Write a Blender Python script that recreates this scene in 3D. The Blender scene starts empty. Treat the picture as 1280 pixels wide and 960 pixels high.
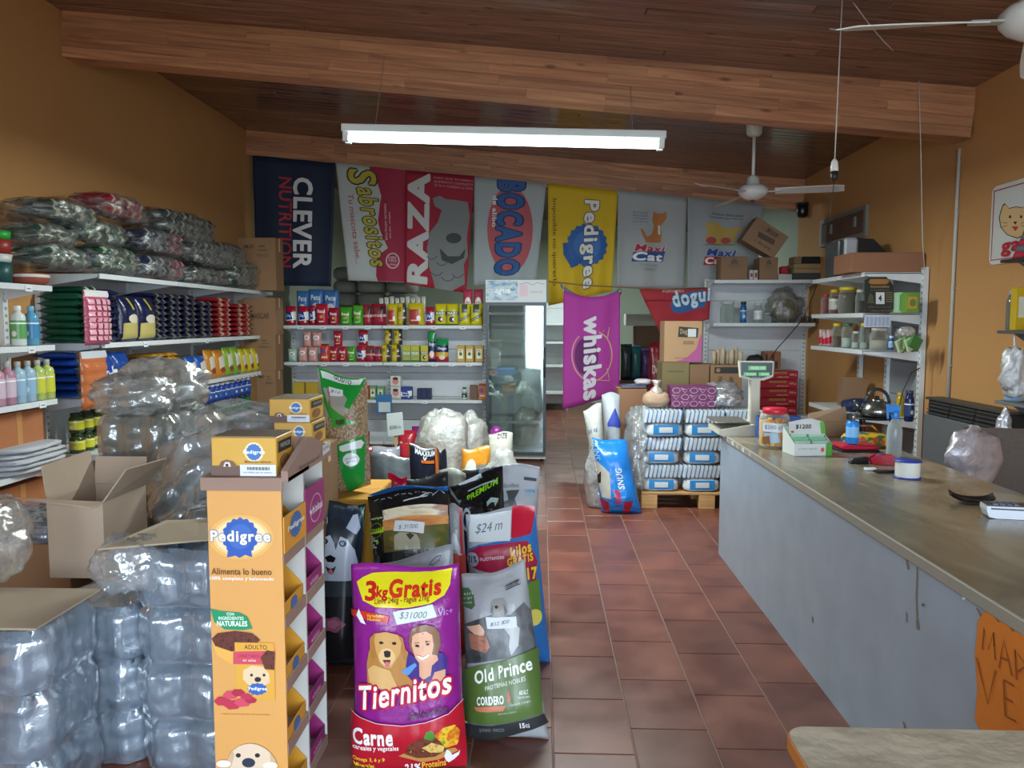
import bpy, math, random
from mathutils import Vector, Matrix, noise
random.seed(7)
S = bpy.context.scene
COL = S.collection
PI = math.pi
# ------------------------------------------------------------------ camera
CAMZ = 1.65
PITCH = math.atan(78 / 960.0)
YAW = math.radians(2.2)
cam = bpy.data.objects.new('camera', bpy.data.cameras.new('camera'))
cam.data.lens = 27.0; cam.data.sensor_width = 36.0; cam.data.clip_start = 0.05; cam.data.clip_end = 200
cam.location = (0, 0, CAMZ); cam.rotation_euler = (PI / 2 - PITCH, 0, YAW)
COL.objects.link(cam); S.camera = cam
# ------------------------------------------------------------------ world, exposure
w = bpy.data.worlds.new('world'); S.world = w; w.use_nodes = True
bgn = w.node_tree.nodes['Background']
bgn.inputs[0].default_value = (0.72, 0.86, 1.0, 1); bgn.inputs[1].default_value = 12.5
S.view_settings.view_transform = 'Standard'; S.view_settings.look = 'None'
S.view_settings.gamma = 1; S.view_settings.use_curve_mapping = False
S.view_settings.exposure = 0.32
S.cycles.max_bounces = 6; S.cycles.transparent_max_bounces = 24
S.cycles.diffuse_bounces = 5
# ------------------------------------------------------------------ rays (metres, world)
R3 = cam.rotation_euler.to_matrix()
def ray(px, py):
    return R3 @ Vector(((px - 640) / 960.0, (480 - py) / 960.0, -1.0))
C0 = Vector((0, 0, CAMZ))
def proj(p):
    q = R3.transposed() @ (Vector(p)-C0); return (640-960*q.x/q.z, 480+960*q.y/q.z)
def aY(px, py, Y): d = ray(px, py); return C0 + d * (Y / d.y)
def aZ(px, py, z=0.0): d = ray(px, py); return C0 + d * ((z - CAMZ) / d.z)
def aX(px, py, X): d = ray(px, py); return C0 + d * (X / d.x)
# ------------------------------------------------------------------ colour and materials
def C(h):
    if not isinstance(h, str): return h
    h = h.lstrip('#'); o = []
    for i in (0, 2, 4):
        c = int(h[i:i+2], 16) / 255.0
        o.append(c / 12.92 if c <= 0.04045 else ((c + 0.055) / 1.055) ** 2.4)
    return (o[0], o[1], o[2], 1.0)
MC = {}
def nt(name):
    m = bpy.data.materials.new(name); m.use_nodes = True
    N = m.node_tree.nodes; L = m.node_tree.links
    return m, N, L, N['Principled BSDF']
def bump(N, L, b, scale, strength, dist=0.01, kind='noise', detail=4, coord='Object', stretch=None):
    tc = N.new('ShaderNodeTexCoord')
    src = tc.outputs[coord]
    if stretch:
        mp = N.new('ShaderNodeMapping'); mp.inputs['Scale'].default_value = stretch
        L.new(src, mp.inputs[0]); src = mp.outputs[0]
    t = N.new('ShaderNodeTexNoise'); t.inputs['Scale'].default_value = scale; t.inputs['Detail'].default_value = detail
    L.new(src, t.inputs[0])
    bm_ = N.new('ShaderNodeBump'); bm_.inputs['Strength'].default_value = strength; bm_.inputs['Distance'].default_value = dist
    L.new(t.outputs[0], bm_.inputs['Height']); L.new(bm_.outputs[0], b.inputs['Normal'])
    return src, t
def mat(col, rough=0.5, kind='plain', metal=0.0, var=0.06):
    key = (str(col), rough, kind, metal, var)
    if key in MC: return MC[key]
    m, N, L, b = nt(kind + '_' + str(col).strip('#')[:8])
    c = C(col)
    b.inputs['Roughness'].default_value = rough; b.inputs['Metallic'].default_value = metal
    tc = N.new('ShaderNodeTexCoord'); n = N.new('ShaderNodeTexNoise'); mx = N.new('ShaderNodeMix'); mx.data_type = 'RGBA'
    n.inputs['Scale'].default_value = {'wood': 3, 'cloth': 40, 'card': 6}.get(kind, 9); n.inputs['Detail'].default_value = 3
    mx.inputs[6].default_value = tuple(x * (1 - var) for x in c[:3]) + (1,); mx.inputs[7].default_value = tuple(min(1, x * (1 + var)) for x in c[:3]) + (1,)
    L.new(tc.outputs['Object'], n.inputs[0]); L.new(n.outputs[0], mx.inputs[0]); L.new(mx.outputs[2], b.inputs['Base Color'])
    if kind == 'pouch':
        bump(N, L, b, 14, 0.35, 0.02)
    elif kind == 'cloth':
        bump(N, L, b, 160, 0.2, 0.002)
    elif kind == 'card':
        bump(N, L, b, 60, 0.15, 0.002, stretch=(1, 1, 8))
    elif kind == 'soft':
        bump(N, L, b, 9, 0.6, 0.03)
    MC[key] = m
    return m
def film(col='#c9cdd0', alpha=0.42, rough=0.12, scale=9, strength=0.8, gloss=.13):
    k = ('film', col, alpha, rough, scale, strength, gloss)
    if k in MC: return MC[k]
    m, N, L, b = nt('clear_film')
    b.inputs['Base Color'].default_value = C(col); b.inputs['Roughness'].default_value = rough
    b.inputs['Specular IOR Level'].default_value = 0.9
    src, t = bump(N, L, b, scale, strength, 0.03, detail=5)
    tr = N.new('ShaderNodeBsdfTransparent'); mx = N.new('ShaderNodeMixShader')
    mr = N.new('ShaderNodeMapRange'); mr.inputs[1].default_value = 0.3; mr.inputs[2].default_value = 0.7
    mr.inputs[3].default_value = max(0, alpha - .15); mr.inputs[4].default_value = min(1, alpha + .2)
    L.new(t.outputs[0], mr.inputs[0]); L.new(mr.outputs[0], mx.inputs[0])
    L.new(tr.outputs[0], mx.inputs[1]); L.new(b.outputs[0], mx.inputs[2])
    gl = N.new('ShaderNodeBsdfGlossy'); gl.inputs['Roughness'].default_value = rough; gl.inputs['Color'].default_value = (.95, .97, 1, 1)
    bl_ = [n_ for n_ in N if n_.bl_idname == 'ShaderNodeBump'][0]; L.new(bl_.outputs[0], gl.inputs['Normal'])
    lw = N.new('ShaderNodeLayerWeight'); lw.inputs[0].default_value = .3; L.new(bl_.outputs[0], lw.inputs['Normal'])
    m3 = N.new('ShaderNodeMapRange'); m3.inputs[3].default_value = gloss; m3.inputs[4].default_value = min(.6, gloss*4.5); L.new(lw.outputs['Facing'], m3.inputs[0])
    mx2 = N.new('ShaderNodeMixShader'); L.new(m3.outputs[0], mx2.inputs[0]); L.new(mx.outputs[0], mx2.inputs[1]); L.new(gl.outputs[0], mx2.inputs[2])
    L.new(mx2.outputs[0], N['Material Output'].inputs[0])
    MC[k] = m
    return m
def glassy(col='#d5dde0', alpha=0.25, rough=0.05):
    k = ('glassy', col, alpha, rough)
    if k in MC: return MC[k]
    m, N, L, b = nt('clear_plastic')
    b.inputs['Base Color'].default_value = C(col); b.inputs['Roughness'].default_value = rough
    b.inputs['Specular IOR Level'].default_value = 0.8
    tr = N.new('ShaderNodeBsdfTransparent'); tr.inputs[0].default_value = C(col)
    mx = N.new('ShaderNodeMixShader'); fr = N.new('ShaderNodeLayerWeight'); fr.inputs[0].default_value = 0.35
    mr = N.new('ShaderNodeMapRange'); mr.inputs[3].default_value = alpha; mr.inputs[4].default_value = min(1, alpha + .55)
    L.new(fr.outputs['Facing'], mr.inputs[0]); L.new(mr.outputs[0], mx.inputs[0])
    L.new(tr.outputs[0], mx.inputs[1]); L.new(b.outputs[0], mx.inputs[2]); L.new(mx.outputs[0], N['Material Output'].inputs[0])
    MC[k] = m
    return m
def wood(c1, c2, axis='x', rough=0.45, knots=True):
    k = ('wood', c1, c2, axis, rough, knots)
    if k in MC: return MC[k]
    m, N, L, b = nt('wood')
    b.inputs['Roughness'].default_value = rough
    tc = N.new('ShaderNodeTexCoord'); mp = N.new('ShaderNodeMapping')
    oi = N.new('ShaderNodeObjectInfo'); ad = N.new('ShaderNodeVectorMath'); ad.operation = 'ADD'
    cb = N.new('ShaderNodeCombineXYZ'); ml = N.new('ShaderNodeMath'); ml.operation = 'MULTIPLY'; ml.inputs[1].default_value = 37
    L.new(oi.outputs['Random'], ml.inputs[0])
    for i in range(3): L.new(ml.outputs[0], cb.inputs[i])
    mp.inputs['Scale'].default_value = {'x': (0.5, 9, 9), 'y': (9, 0.5, 9), 'z': (9, 9, .5)}[axis]
    L.new(tc.outputs['Object'], ad.inputs[0]); L.new(cb.outputs[0], ad.inputs[1]); L.new(ad.outputs[0], mp.inputs[0])
    n = N.new('ShaderNodeTexNoise'); n.inputs['Scale'].default_value = 2.2; n.inputs['Detail'].default_value = 6; n.inputs['Distortion'].default_value = 1.2
    L.new(mp.outputs[0], n.inputs[0])
    r = N.new('ShaderNodeValToRGB'); r.color_ramp.elements[0].position = .3; r.color_ramp.elements[1].position = .7
    r.color_ramp.elements[0].color = C(c1); r.color_ramp.elements[1].color = C(c2)
    L.new(n.outputs[0], r.inputs[0])
    hs = N.new('ShaderNodeHueSaturation'); mr = N.new('ShaderNodeMapRange'); mr.inputs[3].default_value = .8; mr.inputs[4].default_value = 1.18
    L.new(oi.outputs['Random'], mr.inputs[0]); L.new(mr.outputs[0], hs.inputs['Value']); L.new(r.outputs[0], hs.inputs['Color'])
    last = hs.outputs[0]
    if knots:
        v = N.new('ShaderNodeTexVoronoi'); mp2 = N.new('ShaderNodeMapping')
        mp2.inputs['Scale'].default_value = {'x': (2.2, 7, 7), 'y': (7, 2.2, 7), 'z': (7, 7, 2.2)}[axis]
        L.new(ad.outputs[0], mp2.inputs[0]); L.new(mp2.outputs[0], v.inputs[0]); v.inputs['Scale'].default_value = 1.0
        rr = N.new('ShaderNodeValToRGB'); rr.color_ramp.elements[0].position = .05; rr.color_ramp.elements[1].position = .13
        rr.color_ramp.elements[0].color = (.28, .2, .16, 1); rr.color_ramp.elements[1].color = (1, 1, 1, 1)
        L.new(v.outputs['Distance'], rr.inputs[0])
        mm = N.new('ShaderNodeMix'); mm.data_type = 'RGBA'; mm.blend_type = 'MULTIPLY'; mm.inputs[0].default_value = .8
        L.new(last, mm.inputs[6]); L.new(rr.outputs[0], mm.inputs[7]); last = mm.outputs[2]
    L.new(last, b.inputs['Base Color'])
    MC[k] = m
    return m
def emit(col, st):
    k = ('emit', col, st)
    if k in MC: return MC[k]
    m, N, L, b = nt('glow'); b.inputs['Base Color'].default_value = C(col)
    b.inputs['Emission Color'].default_value = C(col); b.inputs['Emission Strength'].default_value = st
    MC[k] = m
    return m
# ------------------------------------------------------------------ things, parts
def thing(name, label, cat, loc=(0, 0, 0), rotz=0.0, group=None, rot=None):
    o = bpy.data.objects.new(name, None); COL.objects.link(o)
    o.empty_display_size = .05
    o.location = loc; o.rotation_euler = rot if rot else (0, 0, rotz)
    o['label'] = label; o['category'] = cat
    if group: o['group'] = group
    return o
def tag(o, label, cat, group=None):
    o['label'] = label; o['category'] = cat
    if group: o['group'] = group
    return o
def part(name, me, parent=None, loc=(0, 0, 0), rot=(0, 0, 0), sc=None):
    o = bpy.data.objects.new(name, me); COL.objects.link(o); o.location = loc; o.rotation_euler = rot
    if sc: o.scale = sc
    o.parent = parent
    return o
class M:
    """collects shapes, each with a material slot, into one mesh"""
    def __init__(s): s.v = []; s.f = []; s.mi = []; s.mats = []; s.sm = []
    def slot(s, m):
        if m not in s.mats: s.mats.append(m)
        return s.mats.index(m)
    def add(s, vs, fs, m, smooth=False):
        o = len(s.v); k = s.slot(m); s.v += [tuple(v) for v in vs]
        for f in fs: s.f.append([i + o for i in f]); s.mi.append(k); s.sm.append(smooth)
        return s
    def box(s, x0, y0, z0, x1, y1, z1, m):
        v = [(x0,y0,z0),(x1,y0,z0),(x1,y1,z0),(x0,y1,z0),(x0,y0,z1),(x1,y0,z1),(x1,y1,z1),(x0,y1,z1)]
        return s.add(v, [(0,3,2,1),(4,5,6,7),(0,1,5,4),(1,2,6,5),(2,3,7,6),(3,0,4,7)], m)
    def rbox(s, x0, y0, z0, x1, y1, z1, m, b=.003):
        """box with chamfered edges"""
        b = min(b, (x1-x0)/2.2, (y1-y0)/2.2, (z1-z0)/2.2)
        vs = []; idx = {}
        X = (x0, x1); Y = (y0, y1); Z = (z0, z1)
        for i in (0,1):
            for j in (0,1):
                for k in (0,1):
                    sx = b if i == 0 else -b; sy = b if j == 0 else -b; sz = b if k == 0 else -b
                    for a, p in enumerate(((X[i], Y[j]+sy, Z[k]+sz), (X[i]+sx, Y[j], Z[k]+sz), (X[i]+sx, Y[j]+sy, Z[k]))):
                        idx[(i,j,k,a)] = len(vs); vs.append(p)
        f = []
        g = lambda i,j,k,a: idx[(i,j,k,a)]
        for i in (0,1):
            q = [g(i,0,0,0), g(i,1,0,0), g(i,1,1,0), g(i,0,1,0)]; f.append(q if i else q[::-1])
            q = [g(0,i,0,1), g(1,i,0,1), g(1,i,1,1), g(0,i,1,1)]; f.append(q[::-1] if i else q)
            q = [g(0,0,i,2), g(1,0,i,2), g(1,1,i,2), g(0,1,i,2)]; f.append(q if i else q[::-1])
        for i in (0,1):
            for j in (0,1):
                f.append([g(i,j,0,0), g(i,j,1,0), g(i,j,1,1), g(i,j,0,1)] if (i+j) % 2 == 0 else [g(i,j,0,1), g(i,j,1,1), g(i,j,1,0), g(i,j,0,0)])
                f.append([g(i,0,j,2), g(i,1,j,2), g(i,1,j,0), g(i,0,j,0)] if (i+j) % 2 == 0 else [g(i,0,j,0), g(i,1,j,0), g(i,1,j,2), g(i,0,j,2)])
                f.append([g(0,i,j,1), g(1,i,j,1), g(1,i,j,2), g(0,i,j,2)] if (i+j) % 2 == 0 else [g(0,i,j,2), g(1,i,j,2), g(1,i,j,1), g(0,i,j,1)])
                for k in (0,1):
                    t = [g(i,j,k,0), g(i,j,k,1), g(i,j,k,2)]; f.append(t if (i+j+k) % 2 == 1 else t[::-1])
        return s.add(vs, f, m)
    def lathe(s, prof, m, n=20, c=(0,0,0), smooth=True, cap=True, ax='z', a0=0.0):
        vs = []; fs = []
        for r, z in prof:
            for i in range(n):
                a = 2*PI*i/n + a0
                p = (r*math.cos(a), r*math.sin(a), z)
                if ax == 'x': p = (p[2], p[0], p[1])
                if ax == 'y': p = (p[0], p[2], p[1])
                vs.append((p[0]+c[0], p[1]+c[1], p[2]+c[2]))
        for j in range(len(prof)-1):
            for i in range(n):
                k = (i+1) % n; fs.append((j*n+i, j*n+k, (j+1)*n+k, (j+1)*n+i))
        if cap: fs.append(tuple(range(n))[::-1]); fs.append(tuple((len(prof)-1)*n+i for i in range(n)))
        if ax == 'y': fs = [f[::-1] for f in fs]
        return s.add(vs, fs, m, smooth)
    def tube(s, pts, r, m, n=8):
        pts = [Vector(p) for p in pts]; vs = []; fs = []
        for i, p in enumerate(pts):
            d = (pts[min(i+1, len(pts)-1)] - pts[max(i-1, 0)]).normalized()
            u = d.cross(Vector((0,0,1)) if abs(d.z) < .9 else Vector((1,0,0))).normalized(); v = d.cross(u)
            rr = r[i] if isinstance(r, (list, tuple)) else r
            for k in range(n):
                a = 2*PI*k/n; vs.append(p + u*math.cos(a)*rr + v*math.sin(a)*rr)
        for j in range(len(pts)-1):
            for i in range(n):
                k = (i+1) % n; fs.append((j*n+i, (j+1)*n+i, (j+1)*n+k, j*n+k))
        fs.append(tuple(range(n))); fs.append(tuple((len(pts)-1)*n+i for i in range(n))[::-1])
        return s.add(vs, fs, m, True)
    def prism(s, poly, y0, y1, m, ax='y'):
        """polygon in the x,z plane pushed from y0 to y1 (ax='y'); ax='x': polygon is (y,z); ax='z': (x,y)"""
        n = len(poly)
        def P(a, b, t): return {'y': (a, t, b), 'x': (t, a, b), 'z': (a, b, t)}[ax]
        vs = [P(a, b, y0) for a, b in poly] + [P(a, b, y1) for a, b in poly]
        fs = [tuple(range(n)), tuple(range(2*n-1, n-1, -1))] + [(i, n+i, n+(i+1) % n, (i+1) % n) for i in range(n)]
        return s.add(vs, fs, m)
    def grid(s, fn, nu, nv, m, smooth=True, closed_u=False):
        vs = [fn(i/nu, j/nv) for j in range(nv+1) for i in range(nu+1)]
        fs = [(j*(nu+1)+i, j*(nu+1)+i+1, (j+1)*(nu+1)+i+1, (j+1)*(nu+1)+i) for j in range(nv) for i in range(nu)]
        return s.add(vs, fs, m, smooth)
    def mesh(s, name='mesh'):
        me = bpy.data.meshes.new(name); me.from_pydata(s.v, [], s.f)
        for m in s.mats: me.materials.append(m)
        me.polygons.foreach_set('material_index', s.mi); me.polygons.foreach_set('use_smooth', s.sm)
        me.update(); return me
    def build(s, name, parent=None, loc=(0,0,0), rot=(0,0,0)):
        return part(name, s.mesh(name), parent, loc, rot)
def struct(o): o['kind'] = 'structure'; return o
# ------------------------------------------------------------------ surfaces that take print
class Surf:
    """grid of points, u to the right, v downwards"""
    def __init__(s, rows): s.r = rows; s.nv = len(rows)-1; s.nu = len(rows[0])-1
    def at(s, u, v, lift=0.0):
        x = min(max(u, 0), 1)*s.nu; y = min(max(v, 0), 1)*s.nv
        i = min(int(x), s.nu-1); j = min(int(y), s.nv-1); fx = x-i; fy = y-j
        a, b, c, d = s.r[j][i], s.r[j][i+1], s.r[j+1][i], s.r[j+1][i+1]
        p = a*(1-fx)*(1-fy) + b*fx*(1-fy) + c*(1-fx)*fy + d*fx*fy
        if lift:
            n = ((c+d)-(a+b)).cross((b+d)-(a+c))
            if n.length > 1e-12: p = p + n.normalized()*lift
        return p
def quad_surf(tl, tr, br, bl, nu=1, nv=1, wave=None):
    tl, tr, br, bl = map(Vector, (tl, tr, br, bl)); rows = []
    for j in range(nv+1):
        v = j/nv; row = []
        for i in range(nu+1):
            u = i/nu
            p = (tl*(1-u)+tr*u)*(1-v) + (bl*(1-u)+br*u)*v
            if wave: p = p + wave(u, v)
            row.append(p)
        rows.append(row)
    return Surf(rows)
TX = {}; TC = {}
def text_geo(s, off=0.0, shear=0.0, sp=None):
    k = (s, off, shear, sp)
    if k in TX: return TX[k]
    cu = bpy.data.curves.new('t', 'FONT'); cu.body = s; oe = min(off*.7, .012); rad = max(0, off*.72-oe); cu.offset = oe; cu.resolution_u = 3; cu.shear = shear
    cu.size = 1.0; cu.space_character = 1 + (off*1.9 if sp is None else sp)
    ob = bpy.data.objects.new('t', cu); me = ob.to_mesh()
    vs = [(v.co.x, v.co.y) for v in me.vertices]; me.calc_loop_triangles()
    tr = [tuple(t.vertices) for t in me.loop_triangles]
    ob.to_mesh_clear(); bpy.data.objects.remove(ob); bpy.data.curves.remove(cu)
    if not vs: TX[k] = ([(0, 0)], []); return TX[k]
    x0 = min(v[0] for v in vs); x1 = max(v[0] for v in vs); y0 = min(v[1] for v in vs); y1 = max(v[1] for v in vs)
    if rad > .002:
        n_ = 8 if rad > .02 else 4; TC[k] = n_; b_ = vs; t_ = tr; vs = []; tr = []
        for k_ in range(n_):
            a_ = 2*PI*(k_+.5)/n_; o_ = len(vs); vs += [(x+rad*math.cos(a_), y+rad*math.sin(a_)) for x, y in b_]; tr += [(a+o_, b+o_, c+o_) for a, b, c in t_]
    vs = [((x-x0)/(x1-x0), (y-y0)/(y1-y0)) for x, y in vs]
    TX[k] = (vs, tr)
    return TX[k]
def cut(pl, ax, t, sg):
    o = []
    for k in range(len(pl)):
        a = pl[k-1]; b = pl[k]; da = (a[ax]-t)*sg; db = (b[ax]-t)*sg
        if (da < 0) != (db < 0):
            f = da/(da-db); q = [a[0]+(b[0]-a[0])*f, a[1]+(b[1]-a[1])*f]; q[ax] = t; o.append(tuple(q))
        if db >= 0: o.append(b)
    return o
class Print:
    def __init__(s, surf, rough=.35, step=.0007): s.S = surf; s.m = M(); s.rough = rough; s.step = step; s.n = 0; s.L = .12
    def tris(s, pts, tri, col, kind='plain', sub=-1):
        if sub < 1: s.n += 1
        lift = .0012 + s.step*min(s.n, 12+s.n*.1) + max(sub, 0)*.000008
        out = []
        nu, nv = s.S.nu, s.S.nv
        for t in tri:
            pl = [(min(max(pts[k][0], 0), 1), min(max(pts[k][1], 0), 1)) for k in t]
            if nu*nv == 1: out.append(pl); continue
            us = [p[0] for p in pl]
            for i in range(min(int(min(us)*nu), nu-1), min(int(max(us)*nu-1e-9), nu-1)+1):
                c = cut(cut(pl, 0, i/nu, 1), 0, (i+1)/nu, -1) if nu > 1 else pl
                if len(c) < 3: continue
                vs_ = [p[1] for p in c]
                for j in range(min(int(min(vs_)*nv), nv-1), min(int(max(vs_)*nv-1e-9), nv-1)+1):
                    d = cut(cut(c, 1, j/nv, 1), 1, (j+1)/nv, -1)
                    if len(d) >= 3: out.append(d)
        vs = []; fs = []; ix = {}
        for t in out:
            f = []
            for p in t:
                p = (round(p[0], 5), round(p[1], 5))
                if p not in ix: ix[p] = len(vs); vs.append(s.S.at(p[0], p[1], lift))
                if ix[p] not in f: f.append(ix[p])
            if len(f) > 2: fs.append(f)
        mm = col if not isinstance(col, (str, tuple)) else mat(col, s.rough, kind, var=.02)
        s.m.add(vs, fs, mm, True)
        return s
    def poly(s, pts, col, kind='plain'):
        from mathutils.geometry import tessellate_polygon
        t = tessellate_polygon([[Vector((p[0], p[1], 0)) for p in pts]])
        return s.tris([tuple(p) for p in pts], [tuple(x) for x in t], col, kind)
    def rect(s, u0, v0, u1, v1, col): return s.poly([(u0,v0),(u1,v0),(u1,v1),(u0,v1)], col)
    def ell(s, cu, cv, ru, rv, col, n=28, star=0.0, k=0, rot=0.0):
        pts = []
        for i in range(n):
            a = 2*PI*i/n; f = 1 + star*math.cos(k*a)
            x = ru*f*math.cos(a); y = rv*f*math.sin(a)
            pts.append((cu + x*math.cos(rot) - y*math.sin(rot)*ru/max(rv,1e-6) if rot else cu + x, cv + (y*math.cos(rot) + x*math.sin(rot)*rv/max(ru,1e-6) if rot else y)))
        return s.poly(pts, col)
    def text(s, t, box, col, rot=0, bold=0.0, shear=0.0, tilt=0.0, arc=0.0, sp=None):
        """box (u0,v0,u1,v1); rot 90 = reads downwards; tilt = rise of the right end in v"""
        u0, v0, u1, v1 = box; vs, tr = text_geo(t, bold, shear, sp); pts = []
        for x, y in vs:
            if rot == 0: p = (u0+(u1-u0)*x, v1-(v1-v0)*y - tilt*x - arc*4*x*(1-x))
            elif rot == 90: p = (u0+(u1-u0)*y + arc*4*x*(1-x) + tilt*x, v0+(v1-v0)*x)
            else: p = (u1-(u1-u0)*y, v1-(v1-v0)*x)
            pts.append(p)
        nc = TC.get((t, bold, shear, sp), 1)
        m_ = len(pts)//nc; q_ = len(tr)//nc
        for c_ in range(nc):
            s.tris(pts[c_*m_:(c_+1)*m_], [(x-c_*m_, y-c_*m_, z-c_*m_) for x, y, z in tr[c_*q_:(c_+1)*q_]], col, 'plain', c_)
        return s
    def otext(s, t, box, col, edge, ob=.05, bold=.02, **k):
        sp = bold*1.9+ob*1.2; s.text(t, box, edge, bold=bold+ob, sp=sp, **k); return s.text(t, box, col, bold=bold, sp=sp, **k)
    def line(s, pts, wdt, col, asp=1.0):
        """stroke; asp = surface height / width so thickness is even"""
        L_ = []; R_ = []
        for i, p in enumerate(pts):
            a = pts[max(i-1,0)]; b = pts[min(i+1,len(pts)-1)]
            dx = b[0]-a[0]; dy = (b[1]-a[1])*asp; l = math.hypot(dx, dy) or 1
            nx = -dy/l*wdt/2; ny = dx/l*wdt/2/asp
            L_.append((p[0]+nx, p[1]+ny)); R_.append((p[0]-nx, p[1]-ny))
        vs = L_ + R_; n = len(pts); tr = []
        for i in range(n-1): tr += [(i, i+1, n+i+1), (i, n+i+1, n+i)]
        return s.tris(vs, tr, col)
    def build(s, name, parent): return s.m.build(name, parent)
    def mesh(s): return s.m.mesh('print')
# a photograph printed on a pack, as a small procedural material
def photo_mat(name, cols, scale=5, stretch=(1,1,3), rough=.35):
    k = ('photo', name)
    if k in MC: return MC[k]
    m, N, L, b = nt('printed_photo_'+name); b.inputs['Roughness'].default_value = rough
    tc = N.new('ShaderNodeTexCoord'); mp = N.new('ShaderNodeMapping'); mp.inputs['Scale'].default_value = stretch
    n = N.new('ShaderNodeTexNoise'); n.inputs['Scale'].default_value = scale; n.inputs['Detail'].default_value = 5
    L.new(tc.outputs['Object'], mp.inputs[0]); L.new(mp.outputs[0], n.inputs[0])
    r = N.new('ShaderNodeValToRGB'); e = r.color_ramp.elements
    for i in range(len(cols)-2): e.new(.4)
    for i, c in enumerate(cols): e[i].position = .3 + .4*i/(len(cols)-1); e[i].color = C(c)
    L.new(n.outputs[0], r.inputs[0]); L.new(r.outputs[0], b.inputs['Base Color'])
    MC[k] = m
    return m
# ------------------------------------------------------------------ pouch / sack
def pouch_rows(w, h, t, nu=8, nv=10, seed=0, wr=.04, top=.0, sag=0.0, belly=.35):
    """front sheet of a filled pouch: width w, height h, thickness t; origin at base centre; also returns the back sheet"""
    fr = []; bk = []
    for j in range(nv+1):
        v = j/nv; z = h*(1-v)
        pz = min(1.0, (1-v)/.08)**.5 if v > .92 else 1.0
        pt = min(1.0, (max(v-top, 0))/max(belly, .01))
        pt = math.sin(pt*PI/2)**.9 if pt > 0 else 0
        th = t*.5*pz*pt*(0.88+.12*math.sin(v*PI))
        ww = w*(1-.05*math.sin(min(1, v*1.05)*PI)**1 * (t/w))
        a = []; b = []
        for i in range(nu+1):
            u = i/nu*2-1
            e = max(0.0, 1-abs(u)**3.2)**.6
            n1 = noise.noise(Vector((u*1.6+seed, v*4.2, seed*.7)))*wr*w*.5; n2 = noise.noise(Vector((u*3+seed*2, v*9, 3.1+seed)))*wr*w*.3
            d = th*e + (n1+n2)*(e*.8+.25)
            dz = -sag*w*math.sin((i/nu)*PI)*(1-v)**3 + noise.noise(Vector((u*1.5, seed*1.3, 9)))*wr*w*.25*(1-v)**2
            x = u*ww/2
            yc = n1*.5*(1-v)
            a.append(Vector((x, -max(d, .001)+yc, z+dz))); b.append(Vector((x, max(th*e*.9, .001)+yc+n1*.3, z+dz)))
        fr.append(a); bk.append(b)
    return fr, bk
def pouch_mesh(fr, bk, m, mb=None):
    g = M(); nv = len(fr)-1; nu = len(fr[0])-1
    v1 = [p for r in fr for p in r]; v2 = [p for r in bk for p in r]; o = len(v1)
    q = lambda i, j: j*(nu+1)+i
    f = [(q(i,j), q(i,j+1), q(i+1,j+1), q(i+1,j)) for j in range(nv) for i in range(nu)]
    f2 = [(o+q(i,j), o+q(i+1,j), o+q(i+1,j+1), o+q(i,j+1)) for j in range(nv) for i in range(nu)]
    side = []
    for j in range(nv): side += [(q(0,j), o+q(0,j), o+q(0,j+1), q(0,j+1)), (q(nu,j), q(nu,j+1), o+q(nu,j+1), o+q(nu,j))]
    for i in range(nu): side += [(q(i,0), q(i+1,0), o+q(i+1,0), o+q(i,0)), (q(i,nv), o+q(i,nv), o+q(i+1,nv), q(i+1,nv))]
    g.add(v1+v2, f+f2+side, m, True)
    return g
def superblob(a, b, c, m, seed=0, amp=.12, freq=2.2, p=2.8, nu=28, nv=18, flat=True, amp2=.04):
    """crumpled rounded mass; base rests at z=0"""
    vs = []
    for j in range(nv+1):
        ph = -PI/2 + PI*j/nv
        for i in range(nu):
            th = 2*PI*i/nu
            x, y, z = math.cos(ph)*math.cos(th), math.cos(ph)*math.sin(th), math.sin(ph)
            k = (abs(x)**p + abs(y)**p + abs(z)**p)**(-1/p)
            q = Vector((x, y, z))*k
            d = 1 + amp*noise.noise(q*freq+Vector((seed, seed*2.1, 0))) + amp2*(1-abs(noise.noise(q*freq*3.3+Vector((0, seed, seed))))*4)
            q = Vector((q.x*a*d, q.y*b*d, q.z*c*d))
            if flat and q.z < -c*.9: q.z = -c*.9
            q.z += c*.9
            vs.append(q)
    fs = [(j*nu+i, j*nu+(i+1) % nu, (j+1)*nu+(i+1) % nu, (j+1)*nu+i) for j in range(nv) for i in range(nu)]
    g = M(); g.add(vs, fs, m, True); return g
ORD = ['first','second','third','fourth','fifth','sixth','seventh','eighth','ninth','tenth','eleventh','twelfth','thirteenth','fourteenth','fifteenth','sixteenth','seventeenth','eighteenth','nineteenth','twentieth']
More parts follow.
